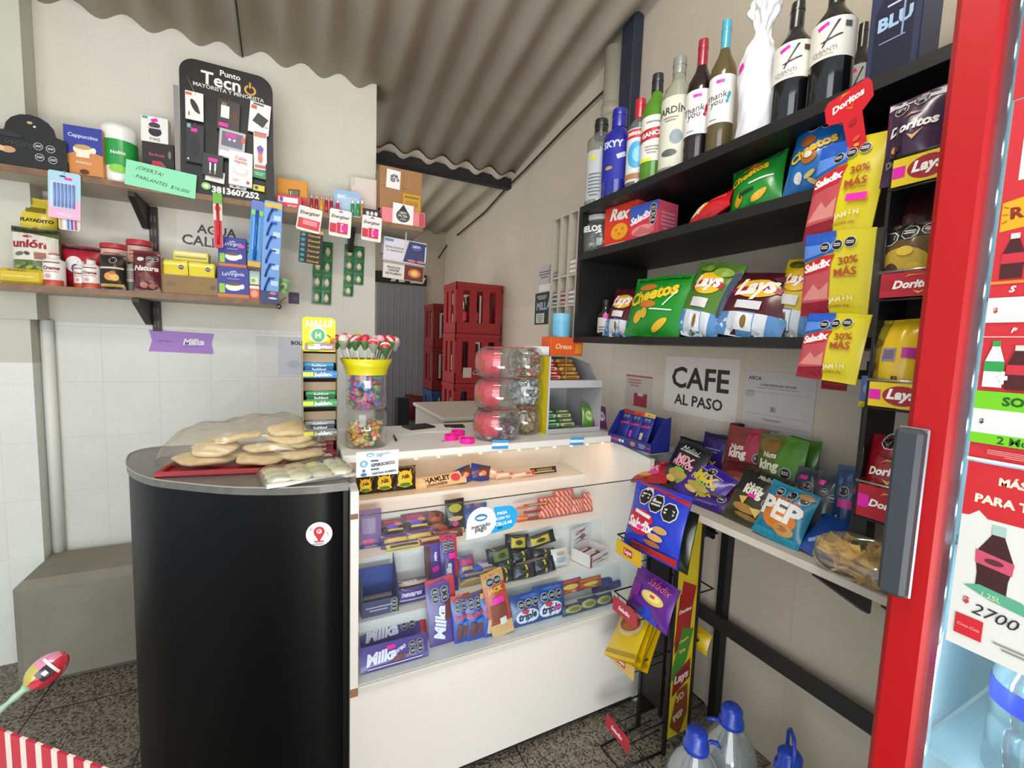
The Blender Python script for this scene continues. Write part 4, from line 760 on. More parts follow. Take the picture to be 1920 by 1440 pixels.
# foil tray with dough discs under cling film
r = thing('foil_tray', 'shallow silver tray under cling film at the front corner of the black counter', 'tray'); put(r, (.045, 1.395, 1.0457), 10)
FO = mt('#b9bbbb', .25, .8); b = MB(); b.box(-.115, .115, -.07, .07, 0, .003, FO)
for x0, x1, y0, y1 in ((-.12, .12, -.078, -.07), (-.12, .12, .07, .078), (-.12, -.112, -.07, .07), (.112, .12, -.07, .07)): b.box(x0, x1, y0, y1, 0, .014, FO, .003)
b.build('tray', r)
b = MB(); b.surf(lambda a, c: ((a-.5)*.25, (c-.5)*.165, .034+.004*sin(7*a+3*c)-.03*max(abs(2*a-1), abs(2*c-1))**8), 20, 14, clear('#ffffff', .2, .12, .04, 'cling_film')); b.build('cling_film', r)
for i in range(4):
    for j in range(3):
        o = MB(); o.lathe([(.004, .0), (.026, .002), (.03, .008), (.028, .0135), (.003, .015)], mt('#dfe0c0', .7, noise=.08), 18)
        x, y = -.083+i*.055, -.046+j*.046; c, s_ = cos(radians(10)), sin(radians(10))
        o = o.build('dough_round'); tag(o, ('front', 'middle', 'back')[j]+' row, '+('first', 'second', 'third', 'fourth')[i]+' pale dough round from the left in the silver tray', 'dough round', 'dough rounds in the silver tray')
        o.location = (.045+x*c-y*s_, 1.395+x*s_+y*c, 1.0495+.004*(i % 2)); o.rotation_euler = (.15, .05*(i-1), 0)
# tower of gum boxes
TX, TY, TW, TD = .085, 1.60, .13, .07
q, w, h = fy(567, 657, 634, 860, 1.56, 1.0455); TX, TY, TW, TH = q.x, q.y, w, h
r = thing('sweet_tower', 'tall cardboard tower of chewing gum tiers with a yellow card on top', 'display tower'); put(r, (TX, TY, 1.0457))
KB = mt('#8f8468', .6); b = MB(); b.box(-TW/2, -TW/2+.003, 0, TD, 0, TH, KB); b.box(TW/2-.003, TW/2, 0, TD, 0, TH, KB); b.box(-TW/2, TW/2, TD-.003, TD, 0, TH, mt('#3a3428', .7)); b.build('frame', r)
b = MB(); q2, w2, h2 = fy(567, 598, 629, 662, 1.60)
b.prism(rrect(w2, h2, .012, 4, .001), 0, .003, mt('#f0e81e', .5)); b.art([('t', 'HALLS', .5, .82, .86, '#fbfbf4', 3, 'Bio', '#8a8a20'), ('e', .47, .48, .56, .5, '#e8f2dc'), ('e', .47, .48, .42, .38, '#5ab06a'), ('t', 'H', .47, .48, .16, '#eef6e8', 0, 'B'), ('e', .93, .32, .2, .2, '#b87a1e'), ('r', .8, .46, .16, .03, '#6a3a18', -35), ('r', .35, .08, .3, .12, '#9ac81e')], flat(), w2, h2)
o = b.build('header_card', r); o['label'] = 'yellow header card'; o.location = (q2.x-TX, .045, TH*.985)
GC = (('#7a2a34', '#6a2430', '#a8324a'), ('#5f666a', '#3a4044', '#9aa2a6'), ('#2f8a4a', '#1f5a34', '#48b066'), ('#2a7ab0', '#1f5a8a', '#3a9ad0'))
GN = ('dark red', 'grey', 'green', 'blue')
gy = [(800, 858), (750, 818), (695, 762), (650, 708)]
for k in range(4):
    z0 = fy(567, gy[k][0], 634, gy[k][1], TY)[0].z-1.0457; z0 = max(z0, .001); hh = TH*.235
    b = MB(); b.box(-TW/2+.004, TW/2-.004, -.004, TD-.004, z0, z0+.003, KB); b.box(-TW/2+.003, TW/2-.003, -.006, -.004, z0, z0+hh*.26, mt(GC[k][0], .4)); b.box(-TW/2+.004, TW/2-.004, TD*.55, TD*.57, z0+hh*.55, z0+hh*.9, mt('#b09a7e', .7))
    b.T = Matrix.Translation((0, 0, z0)); b.art([('t', 'beldent', .58, .5, .52, '#eef2f4', 2, 'Bi'), ('r', .16, .5, .28, .6, '#dcee20'), ('r', .86, .55, .2, .25, GC[k][2])], flat(-.006), TW, hh*.26); b.build('tier', r)
    for i in range(4):
        o = MB(); pw = TW*.86-.004*(i % 2); o.box(-pw/2, pw/2, 0, .012, 0, .020, mt(GC[k][1 if i % 2 else 2], .35), .002); o.art([('t', 'beldent', .5, .5, .5, '#e8ecee', 0, 'Bi')], flat(), pw, .02)
        o = o.build('gum_pack'); tag(o, ('lowest', 'second', 'third', 'top')[i]+' '+GN[k]+' gum pack in the '+GN[k]+' tier of the sweet tower', 'gum pack', 'gum packs in the sweet tower'); put(o, (TX+.003*((i*3+k) % 3-1), TY+.002+.0125*i, 1.0457+z0+.0035+hh*.135*i), 0, 4)
o = MB(); o.box(-TW*.42, TW*.42, 0, .012, 0, .022, mt('#a8808c', .35), .002); o.art([('r', .3, .5, .4, .8, '#f0f0ea'), ('t', 'beldent', .66, .5, .5, '#f0e4e4', 0, 'Bi'), ('r', .2, .75, .2, .4, '#9ac81e')], flat(), TW*.84, .022)
o = o.build('gum_pack'); tag(o, 'pale pink and white gum pack lying across the foot of the yellow header card', 'gum pack', 'gum packs in the sweet tower'); put(o, (TX, TY+.012, 1.0457+TH+.0005), 0, 4)
# jars of sweets with lollipops
q, w, h = fy(648, 767, 726, 840, 1.61, TZ+.0005); JR = w/2; JX, JY = q.x, 1.63
PET = clear('#f6f8f8', .18, .04, .05, 'jar_plastic')
def sweets(cx, cy, z0, z1, rad, n, cols, label, seed):
    b = MB(); rd = random.Random(seed)
    for i in range(n):
        a = rd.uniform(0, 2*pi); rr = (rad-.013)*rd.uniform(.45, 1)**.5; z = rd.uniform(z0, z1); c = rd.choice(cols)
        b.T = Matrix.Translation((cx+rr*cos(a), cy+rr*sin(a), z)) @ Matrix.Rotation(rd.uniform(0, 6.3), 4, 'Z') @ Matrix.Rotation(rd.uniform(-.9, .9), 4, 'Y')
        b.ball((0, 0, 0), .015, .008, .008, mt(c, .35), 6, 4); b.add([(.013, 0, 0), (.024, -.008, .002), (.024, .008, -.002), (-.013, 0, 0), (-.024, -.008, -.002), (-.024, .008, .002)], [(0, 1, 2), (3, 5, 4)], mt(c, .35))
    o = b.build('wrapped_sweets'); tag(o, label, 'sweets'); o['kind'] = 'stuff'; return o
r = thing('sweet_jar', 'lower clear plastic jar of yellow, green and orange sweets on the counter', 'jar'); put(r, (JX, JY, TZ+.0005))
b = MB(); b.lathe([(JR*.9, .0), (JR, .006), (JR, h*.9), (JR*.92, h*.97)], PET, 28, cap=False); b.lathe([(0, .001), (JR*.9, .001)], PET, 28, cap=False); b.build('jar_body', r)
sweets(JX, JY, TZ+.012, TZ+h*.62, JR*.86, 150, ('#d8b428', '#e8c840', '#2f7a3a', '#e8742e', '#f0a040', '#f0ead8', '#c8502a', '#e8e0c0'), 'yellow, green and orange wrapped sweets in the lower jar', 5)
ZJ = TZ+.0005+h+.002; q, w2, h2 = fy(652, 690, 729, 767, 1.61)
h2 = onY(690, 703, JY-JR).z-ZJ
r = thing('sweet_jar', 'upper clear plastic jar of pink and blue sweets with a yellow collar holding lollipops', 'jar'); put(r, (JX, JY, ZJ))
b = MB(); b.lathe([(JR*.9, .0), (JR*.97, .006), (JR*.97, h2)], PET, 28, cap=False); b.lathe([(0, .001), (JR*.9, .001)], PET, 28, cap=False); b.build('jar_body', r)
zt = onY(690, 674, JY-JR).z-ZJ
b = MB(); b.lathe([(JR*.99, h2*.98), (JR*1.0, h2*1.03), (JR*1.08, h2*1.03+(zt-h2)*.4), (JR*1.27, zt), (JR*1.23, zt), (JR*1.04, h2*1.03+(zt-h2)*.4), (JR*.94, h2*1.04), (.0, h2*1.04)], mt('#d4cc12', .35, coat=.3), 30, cap=False); b.build('yellow_collar', r)
sweets(JX, JY, ZJ+.01, ZJ+h2*.92, JR*.84, 200, ('#e0509a', '#f070b0', '#3a9ad0', '#58b8e0', '#2a6ab0', '#e86aa8', '#7ac83a', '#d83a80'), 'pink and blue wrapped sweets in the upper jar', 6)
LP = [(-.98, .1, 0), (-.78, -.3, .1), (-.55, .2, .3), (-.42, -.5, .0), (-.28, .4, .5), (-.1, -.4, .2), (.05, .5, .5), (.15, -.7, -.6), (.28, .1, .25), (.42, -.2, .3), (.6, .3, .35), (.78, -.2, .3), (.55, -.6, -1.5), (1.0, .1, .0), (-.65, .6, .5), (.85, .55, .4)]
ORD = ['far left', 'second from the left', 'third from the left', 'fourth from the left, lower', 'fifth from the left, at the back', 'red and yellow, near the middle', 'middle back', 'middle front', 'right of the middle', 'right of centre, pale', 'bright red, at the back right', 'bright red, at the right', 'low hanging pink', 'far right', 'back left', 'back right']
for i, (a, c, d) in enumerate(LP):
    o = thing('lollipop', ORD[i]+' lollipop standing in the yellow collar', 'lollipop', 'lollipops in the yellow collar')
    z0 = ZJ+h2*1.055; bx, by = JX+a*JR*.75, JY+c*JR*.6; tx, ty, tz = JX+a*JR*1.42, JY+c*JR*1.1, ZJ+zt+.062+d*.012
    put(o, (bx, by, z0)); v = Vector((tx-bx, ty-by, tz-z0))
    b = MB(); b.tube([(0, 0, 0), v*.93], .0019, mt('#eeebe4', .4), 6); b.build('stick', o)
    cc = ('#c8304a', '#d8c0b8', '#e8a8b0', '#b83a50', '#d8b040', '#c8283a', '#d890a0')[i % 7] if ORD[i][:6] != 'bright' else '#e02030'
    b = MB(); b.ball(v, .0185, .0185, .019, mt(cc, .3, coat=.4), 12, 8, .06, i); b.lathe([(.004, v.z-.034), (.011, v.z-.021), (.0165, v.z-.011), (.0188, v.z-.003)], mt(('#3f6a38', '#8a9a80', '#4a7a40')[i % 3], .35, coat=.3), 12, v.x, v.y, cap=False)
    b.T = Matrix.Translation(v) @ Matrix.Rotation(i*1.3, 4, 'Z') @ Matrix.Rotation(.8, 4, 'X'); b.lathe([(.0186, -.004), (.0192, .004)], mt(('#e8e0d8', '#d8c8c0')[i % 2], .3), 12, cap=False); b.build('wrapped_head', o)
# papers, pen and tape on the counter top
ZT = TZ+.0005
b = MB(); b.slab([(.36, 1.76), (.36, 1.93), (.62, 1.94), (.64, 1.80), (.60, 1.775), (.5, 1.79), (.44, 1.77)], ZT, ZT+.003, mt('#e6e4de', .6)); tag(b.build('paper_sheets'), 'loose white paper sheets lying on the counter top behind the sweet jars', 'paper')
b = MB(); b.box(-.06, .06, -.045, .045, 0, .007, mt('#1a1c22', .3), .003); o = b.build('mobile_phone'); tag(o, 'dark mobile phone lying on the white papers', 'phone'); put(o, (.50, 1.89, ZT+.0035), 14)
b = MB(); b.box(-.045, .045, -.03, .03, 0, .006, mt('#20232a', .3), .003); o = b.build('card_reader'); tag(o, 'small dark card reader to the right of the mobile phone', 'card reader'); put(o, (.66, 1.88, ZT), -10)
b = MB(); b.tube([(0, 0, 0), (.0, .09, 0)], .004, mt('#1f2430', .3), 8); o = b.build('pen'); tag(o, 'dark pen lying on the counter top beside the sweet jars', 'pen'); put(o, (.355, 1.66, ZT+.0042), -6)
for i, (px, py, lb) in enumerate(((847, 818, 'left'), (862, 812, 'back'), (876, 824, 'right'))):
    q = onZ(px, py, ZT+.012); b = MB(); b.lathe([(.028, 0), (.028, .018), (.024, .018), (.024, 0), (.028, 0)], mt('#ff19a8', .45), 26, cap=False, smooth=False)
    o = b.build('price_tape_roll'); tag(o, lb+' roll of bright pink price tape on the counter top', 'tape', 'pink tape rolls'); o.location = (q.x, q.y, ZT+.0003+(.0) ); o.rotation_euler = (0, 0, i)
    if i == 1: o.location = (q.x, q.y+.02, ZT+.0003)
b = MB(); b.slab([(-.03, -.012), (.03, -.008), (.03, .012), (-.03, .008)], 0, .0008, mt('#ff6ac4', .5)); o = b.build('tape_strip'); tag(o, 'short loose strip of pink tape in front of the tape rolls', 'tape'); o.location = (onZ(842, 826, ZT).x, onZ(842, 826, ZT).y, ZT)
# stack of round sweet jars, two columns of three
RC = [((930, 683), 0), ((930, 738), 1), ((930, 795), 2)]
PK = mt('#cf2c46', .35, coat=.3)
colx = [onY(931, 795, 1.60).x, onY(997, 795, 1.60).x]
zb = [TZ+.0005]; hj = (onY(930, 650, 1.57).z-zb[0])/3
for ci in range(2):
    for k in range(3):
        Rj = (onY(971, 740, 1.60).x-onY(890, 740, 1.60).x)/2*(1 if ci == 0 else .82); cx = colx[ci]; cy = 1.60+(.075 if ci else 0); z = zb[0]+k*hj
        lv = ('bottom', 'middle', 'top')[k]
        r = thing('round_jar', lv+(' clear jar with a red label in the left column of the jar stack' if ci == 0 else (' clear jar of bronze sweets', ' clear jar of silver sweets', ' clear jar of striped sweets')[k]+' in the right column of the jar stack'), 'jar', 'round sweet jars on the counter'); put(r, (cx, cy, z))
        pf = [(Rj*.62, .0), (Rj*.85, hj*.06), (Rj*.98, hj*.25), (Rj*1.0, hj*.5), (Rj*.97, hj*.75), (Rj*.82, hj*.93), (Rj*.62, hj*.985)]
        b = MB(); b.lathe(pf, PET, 30, cap=False); b.lathe([(0, .001), (Rj*.62, .001)], PET, 24, cap=False); b.build('jar_body', r)
        b = MB(); b.lathe([(Rj*.60, hj*.965), (Rj*.60, hj*.995), (0, hj*.995)], mt('#c8384c', .35) if ci == 0 or k == 2 else mt('#b8404e', .35), 24, cap=False); b.build('lid', r)
        if ci == 0:
            b = MB(); rf = lambda v: Rj*(.985-.35*abs(2*v-1)**3.2)
            b.surf(lambda a, c: ((rf(c)+.0005)*sin(-2.1+a*1.75), -(rf(c)+.0005)*cos(-2.1+a*1.75), hj*(.12+.76*c)), 16, 8, PK); b.surf(lambda a, c: ((rf(.4+.2*c)+.0012)*sin(-1.35+a*.25), -(rf(.4+.2*c)+.0012)*cos(-1.35+a*.25), hj*(.38+.16*c)), 4, 3, mt('#8a6a2a', .4)); b.build('label_band', r)
        cols, n = ((('#8a7a80', '#c8b8c0', '#7a3a48', '#d8d0d4'), 110 if k == 0 else 0) if ci == 0 else ((('#a88a5a', '#8a6a3a', '#c8b08a', '#6a5236'), 130), (('#c8d2d8', '#98a4ac', '#e8eef0', '#5a666e'), 190), (('#b8a8a0', '#c83a48', '#e0d8d0', '#8a8478', '#6a7058'), 150))[k])
        if n: sweets(cx, cy, z+.012, z+hj*(.62 if ci == 0 else .82), Rj*.82, n, cols, ('dark pink and silver', )[0]+' sweets in the bottom left round jar' if ci == 0 else ('bronze', 'silver', 'striped')[k]+' sweets in the '+lv+' jar of the right column', 30+ci*3+k)
# grey two-tier stand with gum and bars
qa, qb = onZ(1031, 818, TZ), onZ(1142, 811, TZ); SX0, SX1 = qa.x+.0, 1.255; SY = 1.60
GM = mt('#a9a9ad', .4); r = thing('counter_stand', 'grey two tier metal stand with a yellow side on the counter beside the round jars', 'display stand'); SH = onY(1030, 655, SY).z-TZ-.03
b = MB(); b.box(SX0, SX0+.004, SY, SY+.28, TZ, TZ+SH, mt('#d8c21c', .4)); b.box(SX0-.002, SX0+.006, SY-.003, SY, TZ, TZ+SH, mt('#c4c4c6', .35)); o = b.build('side_panel', r); o['label'] = 'yellow side panel'
b = MB(); b.add([(SX1, SY, TZ), (SX1, SY+.28, TZ), (SX1, SY+.28, TZ+SH), (SX1, SY+.1, TZ+SH*.9), (SX1, SY, TZ+SH*.55), (SX1-.004, SY, TZ), (SX1-.004, SY+.28, TZ), (SX1-.004, SY+.28, TZ+SH), (SX1-.004, SY+.1, TZ+SH*.9), (SX1-.004, SY, TZ+SH*.55)], [(0, 1, 2, 3, 4), (9, 8, 7, 6, 5), (0, 5, 6, 1), (1, 6, 7, 2), (2, 7, 8, 3), (3, 8, 9, 4), (4, 9, 5, 0)], GM); b.build('side_panel', r)
b = MB(); b.box(SX0, SX1, SY+.276, SY+.28, TZ, TZ+SH, GM); b.build('back_panel', r)
z2 = onY(1090, 722, SY).z
for z in (TZ+.001, z2): b = MB(); b.box(SX0+.004, SX1-.004, SY, SY+.276, z, z+.004, GM); b.box(SX0, SX1, SY-.004, SY, z-.012*(z > 1.2), z+.022, mt('#bcbcc0', .35), .002); b.build('tier', r)
def bars(n, x0, x1, z, col, label, group, name='chocolate_bar', art='#e8c8a0', y0=.02, dep=.045, st=.0175, hgt=.017):
    for i in range(n):
        b = MB(); w = x1-x0; b.box(-w/2, w/2, 0, dep, 0, hgt, mt(col if i % 2 == 0 else art, .3, coat=.3), .004); b.art([('r', .5, .5, .6, .4, art if i % 2 == 0 else col)], flat(), w, hgt)
        o = b.build(name); tag(o, ('lowest', 'second', 'third', 'fourth', 'fifth', 'sixth', 'top')[i if i < n-1 else 6]+' '+label, 'chocolate bar' if name == 'chocolate_bar' else 'gum pack', group); put(o, ((x0+x1)/2, SY+y0+i*.016, z+i*st), 0, 8)
bars(6, SX0+.012, SX0+.085, z2+.005, '#b8203a', 'red bar of the slanted stack on the upper tier of the grey stand', 'red bars on the grey stand', art='#e0b8a0', hgt=.0165)
bars(6, SX0+.10, SX0+.185, z2+.005, '#9a6a28', 'gold bar of the slanted stack on the upper tier of the grey stand', 'gold bars on the grey stand', art='#c89a50', hgt=.0165)
b = MB(); b.prism([(0, 0), (.07, 0), (.05, .11), (.0, .13)], 0, .002, mt('#a8783a', .6)); o = b.build('bar_carton'); tag(o, 'tan cardboard sleeve standing between the red and gold bars', 'carton'); put(o, (SX0+.0975, SY+.02, z2+.005), 62)
bars(5, SX0+.012, SX0+.09, TZ+.006, '#2f7a4a', 'green gum pack on the left of the lower tier', 'green gum packs', 'gum_pack', '#a8d0b0', hgt=.0165)
bars(5, SX0+.10, SX0+.17, TZ+.006, '#6a7a4a', 'olive green gum pack in the middle of the lower tier', 'olive gum packs', 'gum_pack', '#b8c098', hgt=.0165)
for px, c, a, lb in (((1092, 762, 1115, 800), '#5a8a3a', '#b8d088', 'green sweet bag on the lower tier of the grey stand'), ((1112, 764, 1140, 801), '#6a2a6e', '#d8c0e0', 'purple sweet bag at the right end of the lower tier of the grey stand')):
    q, w, h = fy(*px, SY+.03, TZ+.006); bag('sweet_bag', w, h*1.15, .03, c, [('e', .5, .5, .6, .4, a), ('t', 'Ezy', .5, .5, .4, c)], lb, 'bag', q, 0, 25, 12, seed=len(lb))
zt = TZ+SH+.0005
b = MB(); b.box(SX0-.03, SX1-.05, SY+.06, SY+.279, TZ+SH, TZ+SH+.003, GM); b.build('tier', r); zt += .003
q, w, h = fy(990, 634, 1024, 656, SY+.07, zt); carton('white_box', .075, .038, .09, '#e2e0dc', [('r', .5, .5, .8, .5, '#ecebe8')], 'white box on top of the grey stand beside the orange box', 'box', (SX0-.001, SY+.065, zt), 0)
q, w, h = fy(1022, 638, 1086, 657, SY+.07, zt)
carton('orange_box', w*.95, h*1.2, .08, '#d85a1e', [('t', 'Oreos', .4, .5, .5, '#f0c8a0', 0, 'bi'), ('r', .86, .4, .2, .5, '#e8902a')], 'flat orange box on top of the grey stand under the blue bottle', 'box', (SX0+.041+w*.48, SY+.065, zt), 0)
zc2 = zt+h*1.2+.0003; q = onY(1052, 640, SY+.10); hb = onY(1052, 588, SY+.10).z-zc2; rb = (onY(1067, 610, SY+.10).x-onY(1038, 610, SY+.10).x)/2
r = thing('drink_flask', 'light blue flask standing on the flat orange box', 'flask'); put(r, (q.x, SY+.105, zc2))
b = MB(); b.lathe([(rb*.95, 0), (rb, .004), (rb, hb*.64)], mt('#6cb2d4', .4), 24); b.build('body', r)
b = MB(); b.lathe([(rb*.97, hb*.64), (rb*1.0, hb*.66), (rb*1.0, hb*.95), (rb*.94, hb)], mt('#78bcdc', .4), 24); b.build('lid', r)
# ================================================================ goods inside the glass display counter
E_ = .0006
def pk(px, Y, z, d, col, art, lb, cat='snack pack', name='snack_pack', grp=None, lean=12, yaw=0, roll=0, hs=1., **k):
    q, w, h = fy(*px, Y, z+E_); return bag(name, w, h*hs, d, col, art, lb, cat, (q.x, q.y, z+E_), yaw, lean, roll, grp, seed=k.pop('seed', int(px[0])), nu=10, nv=10, **k)
Y1, Z1 = 1.765, STEP[0][1]; Y2, Z2 = 1.635, STEP[1][1]; Y3, Z3 = 1.50, STEP[2][1]; Y4, Z4 = 1.335, SILL
# top step
BY = [('e', .5, .5, .66, .66, '#e0c01a'), ('p', [(.2, .85), (.5, .6), (.8, .9), (.7, .5), (.85, .2), (.5, .1), (.15, .22), (.3, .55)], '#e8c820'), ('t', 'Nik', .52, .58, .4, '#2a1a10', 8, 'Bi'), ('e', .5, .24, .5, .16, '#3a8a3a')]
for i, px in enumerate(((668, 893, 702, 932), (700, 886, 741, 930), (738, 875, 780, 930))):
    pk(px, Y1, Z1, .03, '#1c1712', BY, ('left', 'middle', 'right')[i]+' black and yellow snack pack on the top step', grp='black and yellow packs on the top step', lean=10, crimp=.1, pinch=.02)
def bar(px, Y, z, col, art, lb, grp=None, d=.022, lean=35, roll=0, yaw=0, cat='chocolate bar', name='chocolate_bar', **k):
    k.setdefault('horiz', True); return pk(px, Y, z, d, col, art, lb, cat, name, grp, lean, yaw, roll, **k)
bar((781, 888, 876, 920), 1.75, Z1, '#d8b888', [('r', .5, .55, .9, .6, '#e6c79a'), ('t', 'HAMLET', .42, .6, .5, '#2a1a14', 0, 'B'), ('e', .78, .5, .2, .6, '#c83a4a'), ('t', 'chocolate', .4, .25, .4, '#5a3a2a')], 'long cream wafer bar with dark lettering on the top step', roll=-4)
for i, px in enumerate(((858, 876, 892, 912), (880, 872, 918, 910))):
    pk(px, Y1, Z1, .03, '#283a8a', [('p', [(.1, .3), (.5, .85), (.95, .95), (.9, .3)], '#6a3a2a'), ('e', .6, .5, .3, .3, '#d88a6a'), ('e', .45, .4, .2, .2, '#e8b090')], ('left', 'right')[i]+' blue and brown chocolate pack of the pair on the top step', grp='blue and brown packs on the top step', roll=(-18, 14)[i], lean=20)
for i, px in enumerate(((905, 876, 945, 906), (930, 884, 972, 908), (960, 884, 1004, 906))):
    bar(px, 1.75+.012*(2-i), Z1, '#d8b8a8', [('r', .5, .5, .8, .3, '#f0e0d8'), ('e', .7, .5, .3, .4, '#c86a58'), ('r', .92, .5, .14, .8, ('#b85a50', '#d8a8a0', '#d03a2a')[i])], ('left', 'middle', 'right')[i]+' pale pink wafer pack lying in the middle of the top step', 'pale pink wafer packs', roll=(20, 0, -4)[i])
bar((996, 876, 1044, 894), 1.775, Z1+.0, '#2a1a14', [('r', .5, .55, .6, .4, '#8a7a3a'), ('r', .5, .2, .8, .14, '#d8d0c0')], 'dark brown bar at the right of the top step', lean=30)
# second step
pk((674, 958, 716, 1043), Y2, Z2, .03, '#8a72b0', [('r', .4, .6, .6, .4, '#a898c4'), ('e', .4, .2, .6, .14, '#e07a9a'), ('r', .4, .12, .4, .06, PINK), ('r', .5, .05, 1, .1, '#3a4a94'), ('t', 'nevares', .5, .04, .6, '#c8c8e0')], 'tall lilac biscuit pack at the left end of the second step', lean=6)
ALF = [('r', .5, .3, .9, .3, '#3a2a3a'), ('r', .45, .75, .6, .18, '#c83a78'), ('e', .5, .42, .5, .3, '#6a4ac0'), ('r', .6, .2, .6, .12, '#d8c86a'), ('e', .7, .55, .3, .2, '#b89a5a')]
for i, px in enumerate(((712, 974, 762, 1012), (755, 962, 808, 1002))):
    pk(px, Y2+.02, Z2+.03, .03, '#6a5470', ALF, ('left', 'right')[i]+' upper purple biscuit cake pack in the pile on the second step', cat='biscuit pack', name='biscuit_pack', grp='purple biscuit cake packs', lean=40)
for i, px in enumerate(((716, 1002, 770, 1030), (760, 994, 815, 1020))):
    bar(px, Y2-.035, Z2, '#5a3f78', [('r', .5, .5, .8, .3, '#d0b858'), ('r', .5, .2, .7, .2, '#7a58b0')], ('left', 'right')[i]+' lower purple and yellow biscuit pack lying on the second step', 'purple biscuit cake packs', cat='biscuit pack', name='biscuit_pack', d=.03)
for i, px in enumerate(((725, 1018, 790, 1040), (785, 1004, 845, 1026))):
    bar(px, Y2-.055, Z2, ('#c8b84a', '#7a3a34')[i], [('r', .5, .55, .8, .4, ('#4a3a5a', '#d8b070')[i])], ('yellow biscuit pack lying at the front edge of the second step', 'reddish brown biscuit pack lying at the front edge of the second step')[i], cat='biscuit pack', name='biscuit_pack', d=.02)
for i, px in enumerate(((788, 952, 838, 992), (800, 978, 850, 1008), (815, 992, 868, 1018))):
    bar(px, Y2+.03-.03*i, Z2+.004*(2-i), ('#5a2a22', '#4a1e1a', '#6a2a24')[i], [('e', .4, .6, .5, .4, '#8a4a3a'), ('e', .6, .4, .4, .3, ('#c86a4a', '#a85038', '#b89a88')[i])], ('back', 'middle', 'front')[i]+' dark brown cake pack on the second step', 'dark brown cake packs', cat='cake pack', name='cake_pack', d=.035)
pk((836, 938, 872, 1003), Y2, Z2, .02, '#2e2a18', [('e', .5, .75, .7, .24, '#a8a82a'), ('e', .5, .45, .8, .14, '#c8a878'), ('e', .48, .3, .34, .16, '#d83a9a'), ('r', .5, .08, .9, .14, '#c8b888')], 'dark pack with a yellow mark left of the payment sticker', lean=8)
for i, px in enumerate(((866, 948, 892, 992), (880, 946, 915, 990))): pk(px, Y2+.03, Z2, .03, '#2c4a86', [('e', .5, .5, .6, .4, '#3f62a8')], ('left', 'right')[i]+' blue pack half hidden behind the payment sticker', grp='blue packs behind the payment sticker')
for i, px in enumerate(((968, 950, 990, 970), (966, 968, 990, 992), (982, 952, 1028, 968), (982, 966, 1026, 980), (984, 976, 1030, 994))):
    bar(px, Y2+.01, Z2+(.055, .0, .06, .03, .0)[i], ('#e0582a', '#e8642a', '#a82a24', '#b03028', '#a82a24')[i], [('r', .5, .6, .7, .3, ('#e8783a', '#f08a4a', '#c8b070', '#8a1e1c', '#c83a2a')[i]), ('r', .85, .5, .2, .5, '#e0b030')], ('upper orange', 'lower orange', 'top red', 'middle red', 'bottom red')[i]+' bar right of the payment sticker', 'orange and red bars on the second step', lean=15)
n = 0
for ci, (x0, x1, rows) in enumerate(((1010, 1044, 3), (1038, 1076, 4), (1072, 1096, 2), (1092, 1120, 3))):
    for k in range(rows):
        yb = 990-(x0-1010)*.12; bar((x0, yb-37-10*k, x1, yb-18-10*k), Y2+.012*k, Z2+.021*k, '#c8564e', [('r', .2+.2*j, .5, .07, .9, '#eab89a', 25) for j in range(4)], ('bottom', 'second', 'third', 'top')[k]+' striped red bar in the '+('first', 'second', 'third', 'last')[ci]+' stack from the left on the second step', 'striped red bars on the second step', lean=12, d=.026, pinch=0)
# third step
q, w, h = fy(676, 1052, 744, 1150, 1.47, Z3)
r = thing('opened_carton', 'opened dark blue chocolate carton at the left of the third step', 'carton'); put(r, (q.x, 1.44, Z3+E_), 0)
BX = mt('#4a4a74', .45); b = MB(); b.box(-w/2, w/2, 0, .003, 0, h*.3, BX); b.box(-w/2, -w/2+.003, .003, .09, 0, h*.62, BX); b.box(-w/2, w/2, .09, .093, 0, h*.72, mt('#2f4a9a', .45)); b.box(-w/2, w/2, .003, .09, 0, .003, BX)
b.add([(w/2-.003, 0, 0), (w/2-.003, .09, 0), (w/2-.003, .09, h*.95), (w/2-.003, 0, h*.55), (w/2, 0, 0), (w/2, .09, 0), (w/2, .09, h*.95), (w/2, 0, h*.55)], [(3, 2, 1, 0), (4, 5, 6, 7), (0, 4, 7, 3), (3, 7, 6, 2), (2, 6, 5, 1), (1, 5, 4, 0)], BX)
b.art([('n', .45, .14, .7, .12, 2, '#b8b8c8')]+[('s', .88, .06+.08*i, .1) for i in range(3)], flat(), w, h); b.build('box_body', r)
for i in range(3):
    b = MB(); o = b.box(-w*.42, w*.40, 0, .02, 0, .012, mt('#8a7a80', .4), .003).build('chocolate_bar'); tag(o, ('lowest', 'middle', 'top')[i]+' greyish bar inside the opened dark blue carton', 'chocolate bar', 'bars in the dark blue carton'); put(o, (q.x, 1.47+.005*i, Z3+.0045+.0125*i))
bar((743, 1086, 806, 1108), 1.50, Z3+.034, '#5a4a7a', [('r', .5, .55, .9, .35, '#c8b488'), ('t', 'nevares', .4, .8, .4, '#d8d0e0')], 'upper violet and cream bar in the pile on the third step', 'violet bars on the third step', lean=20, d=.03)
bar((743, 1102, 806, 1136), 1.47, Z3, '#4a3580', [('t', 'nevares', .45, .6, .6, '#d8d0e8', 0, 'Bi'), ('r', .5, .25, .8, .1, '#c8c0d8')], 'lower violet bar in the pile on the third step', 'violet bars on the third step', lean=14, d=.03)
MK = [('t', 'Milka', .45, .45, .55, '#f2eef6', 90, 'Bi')]
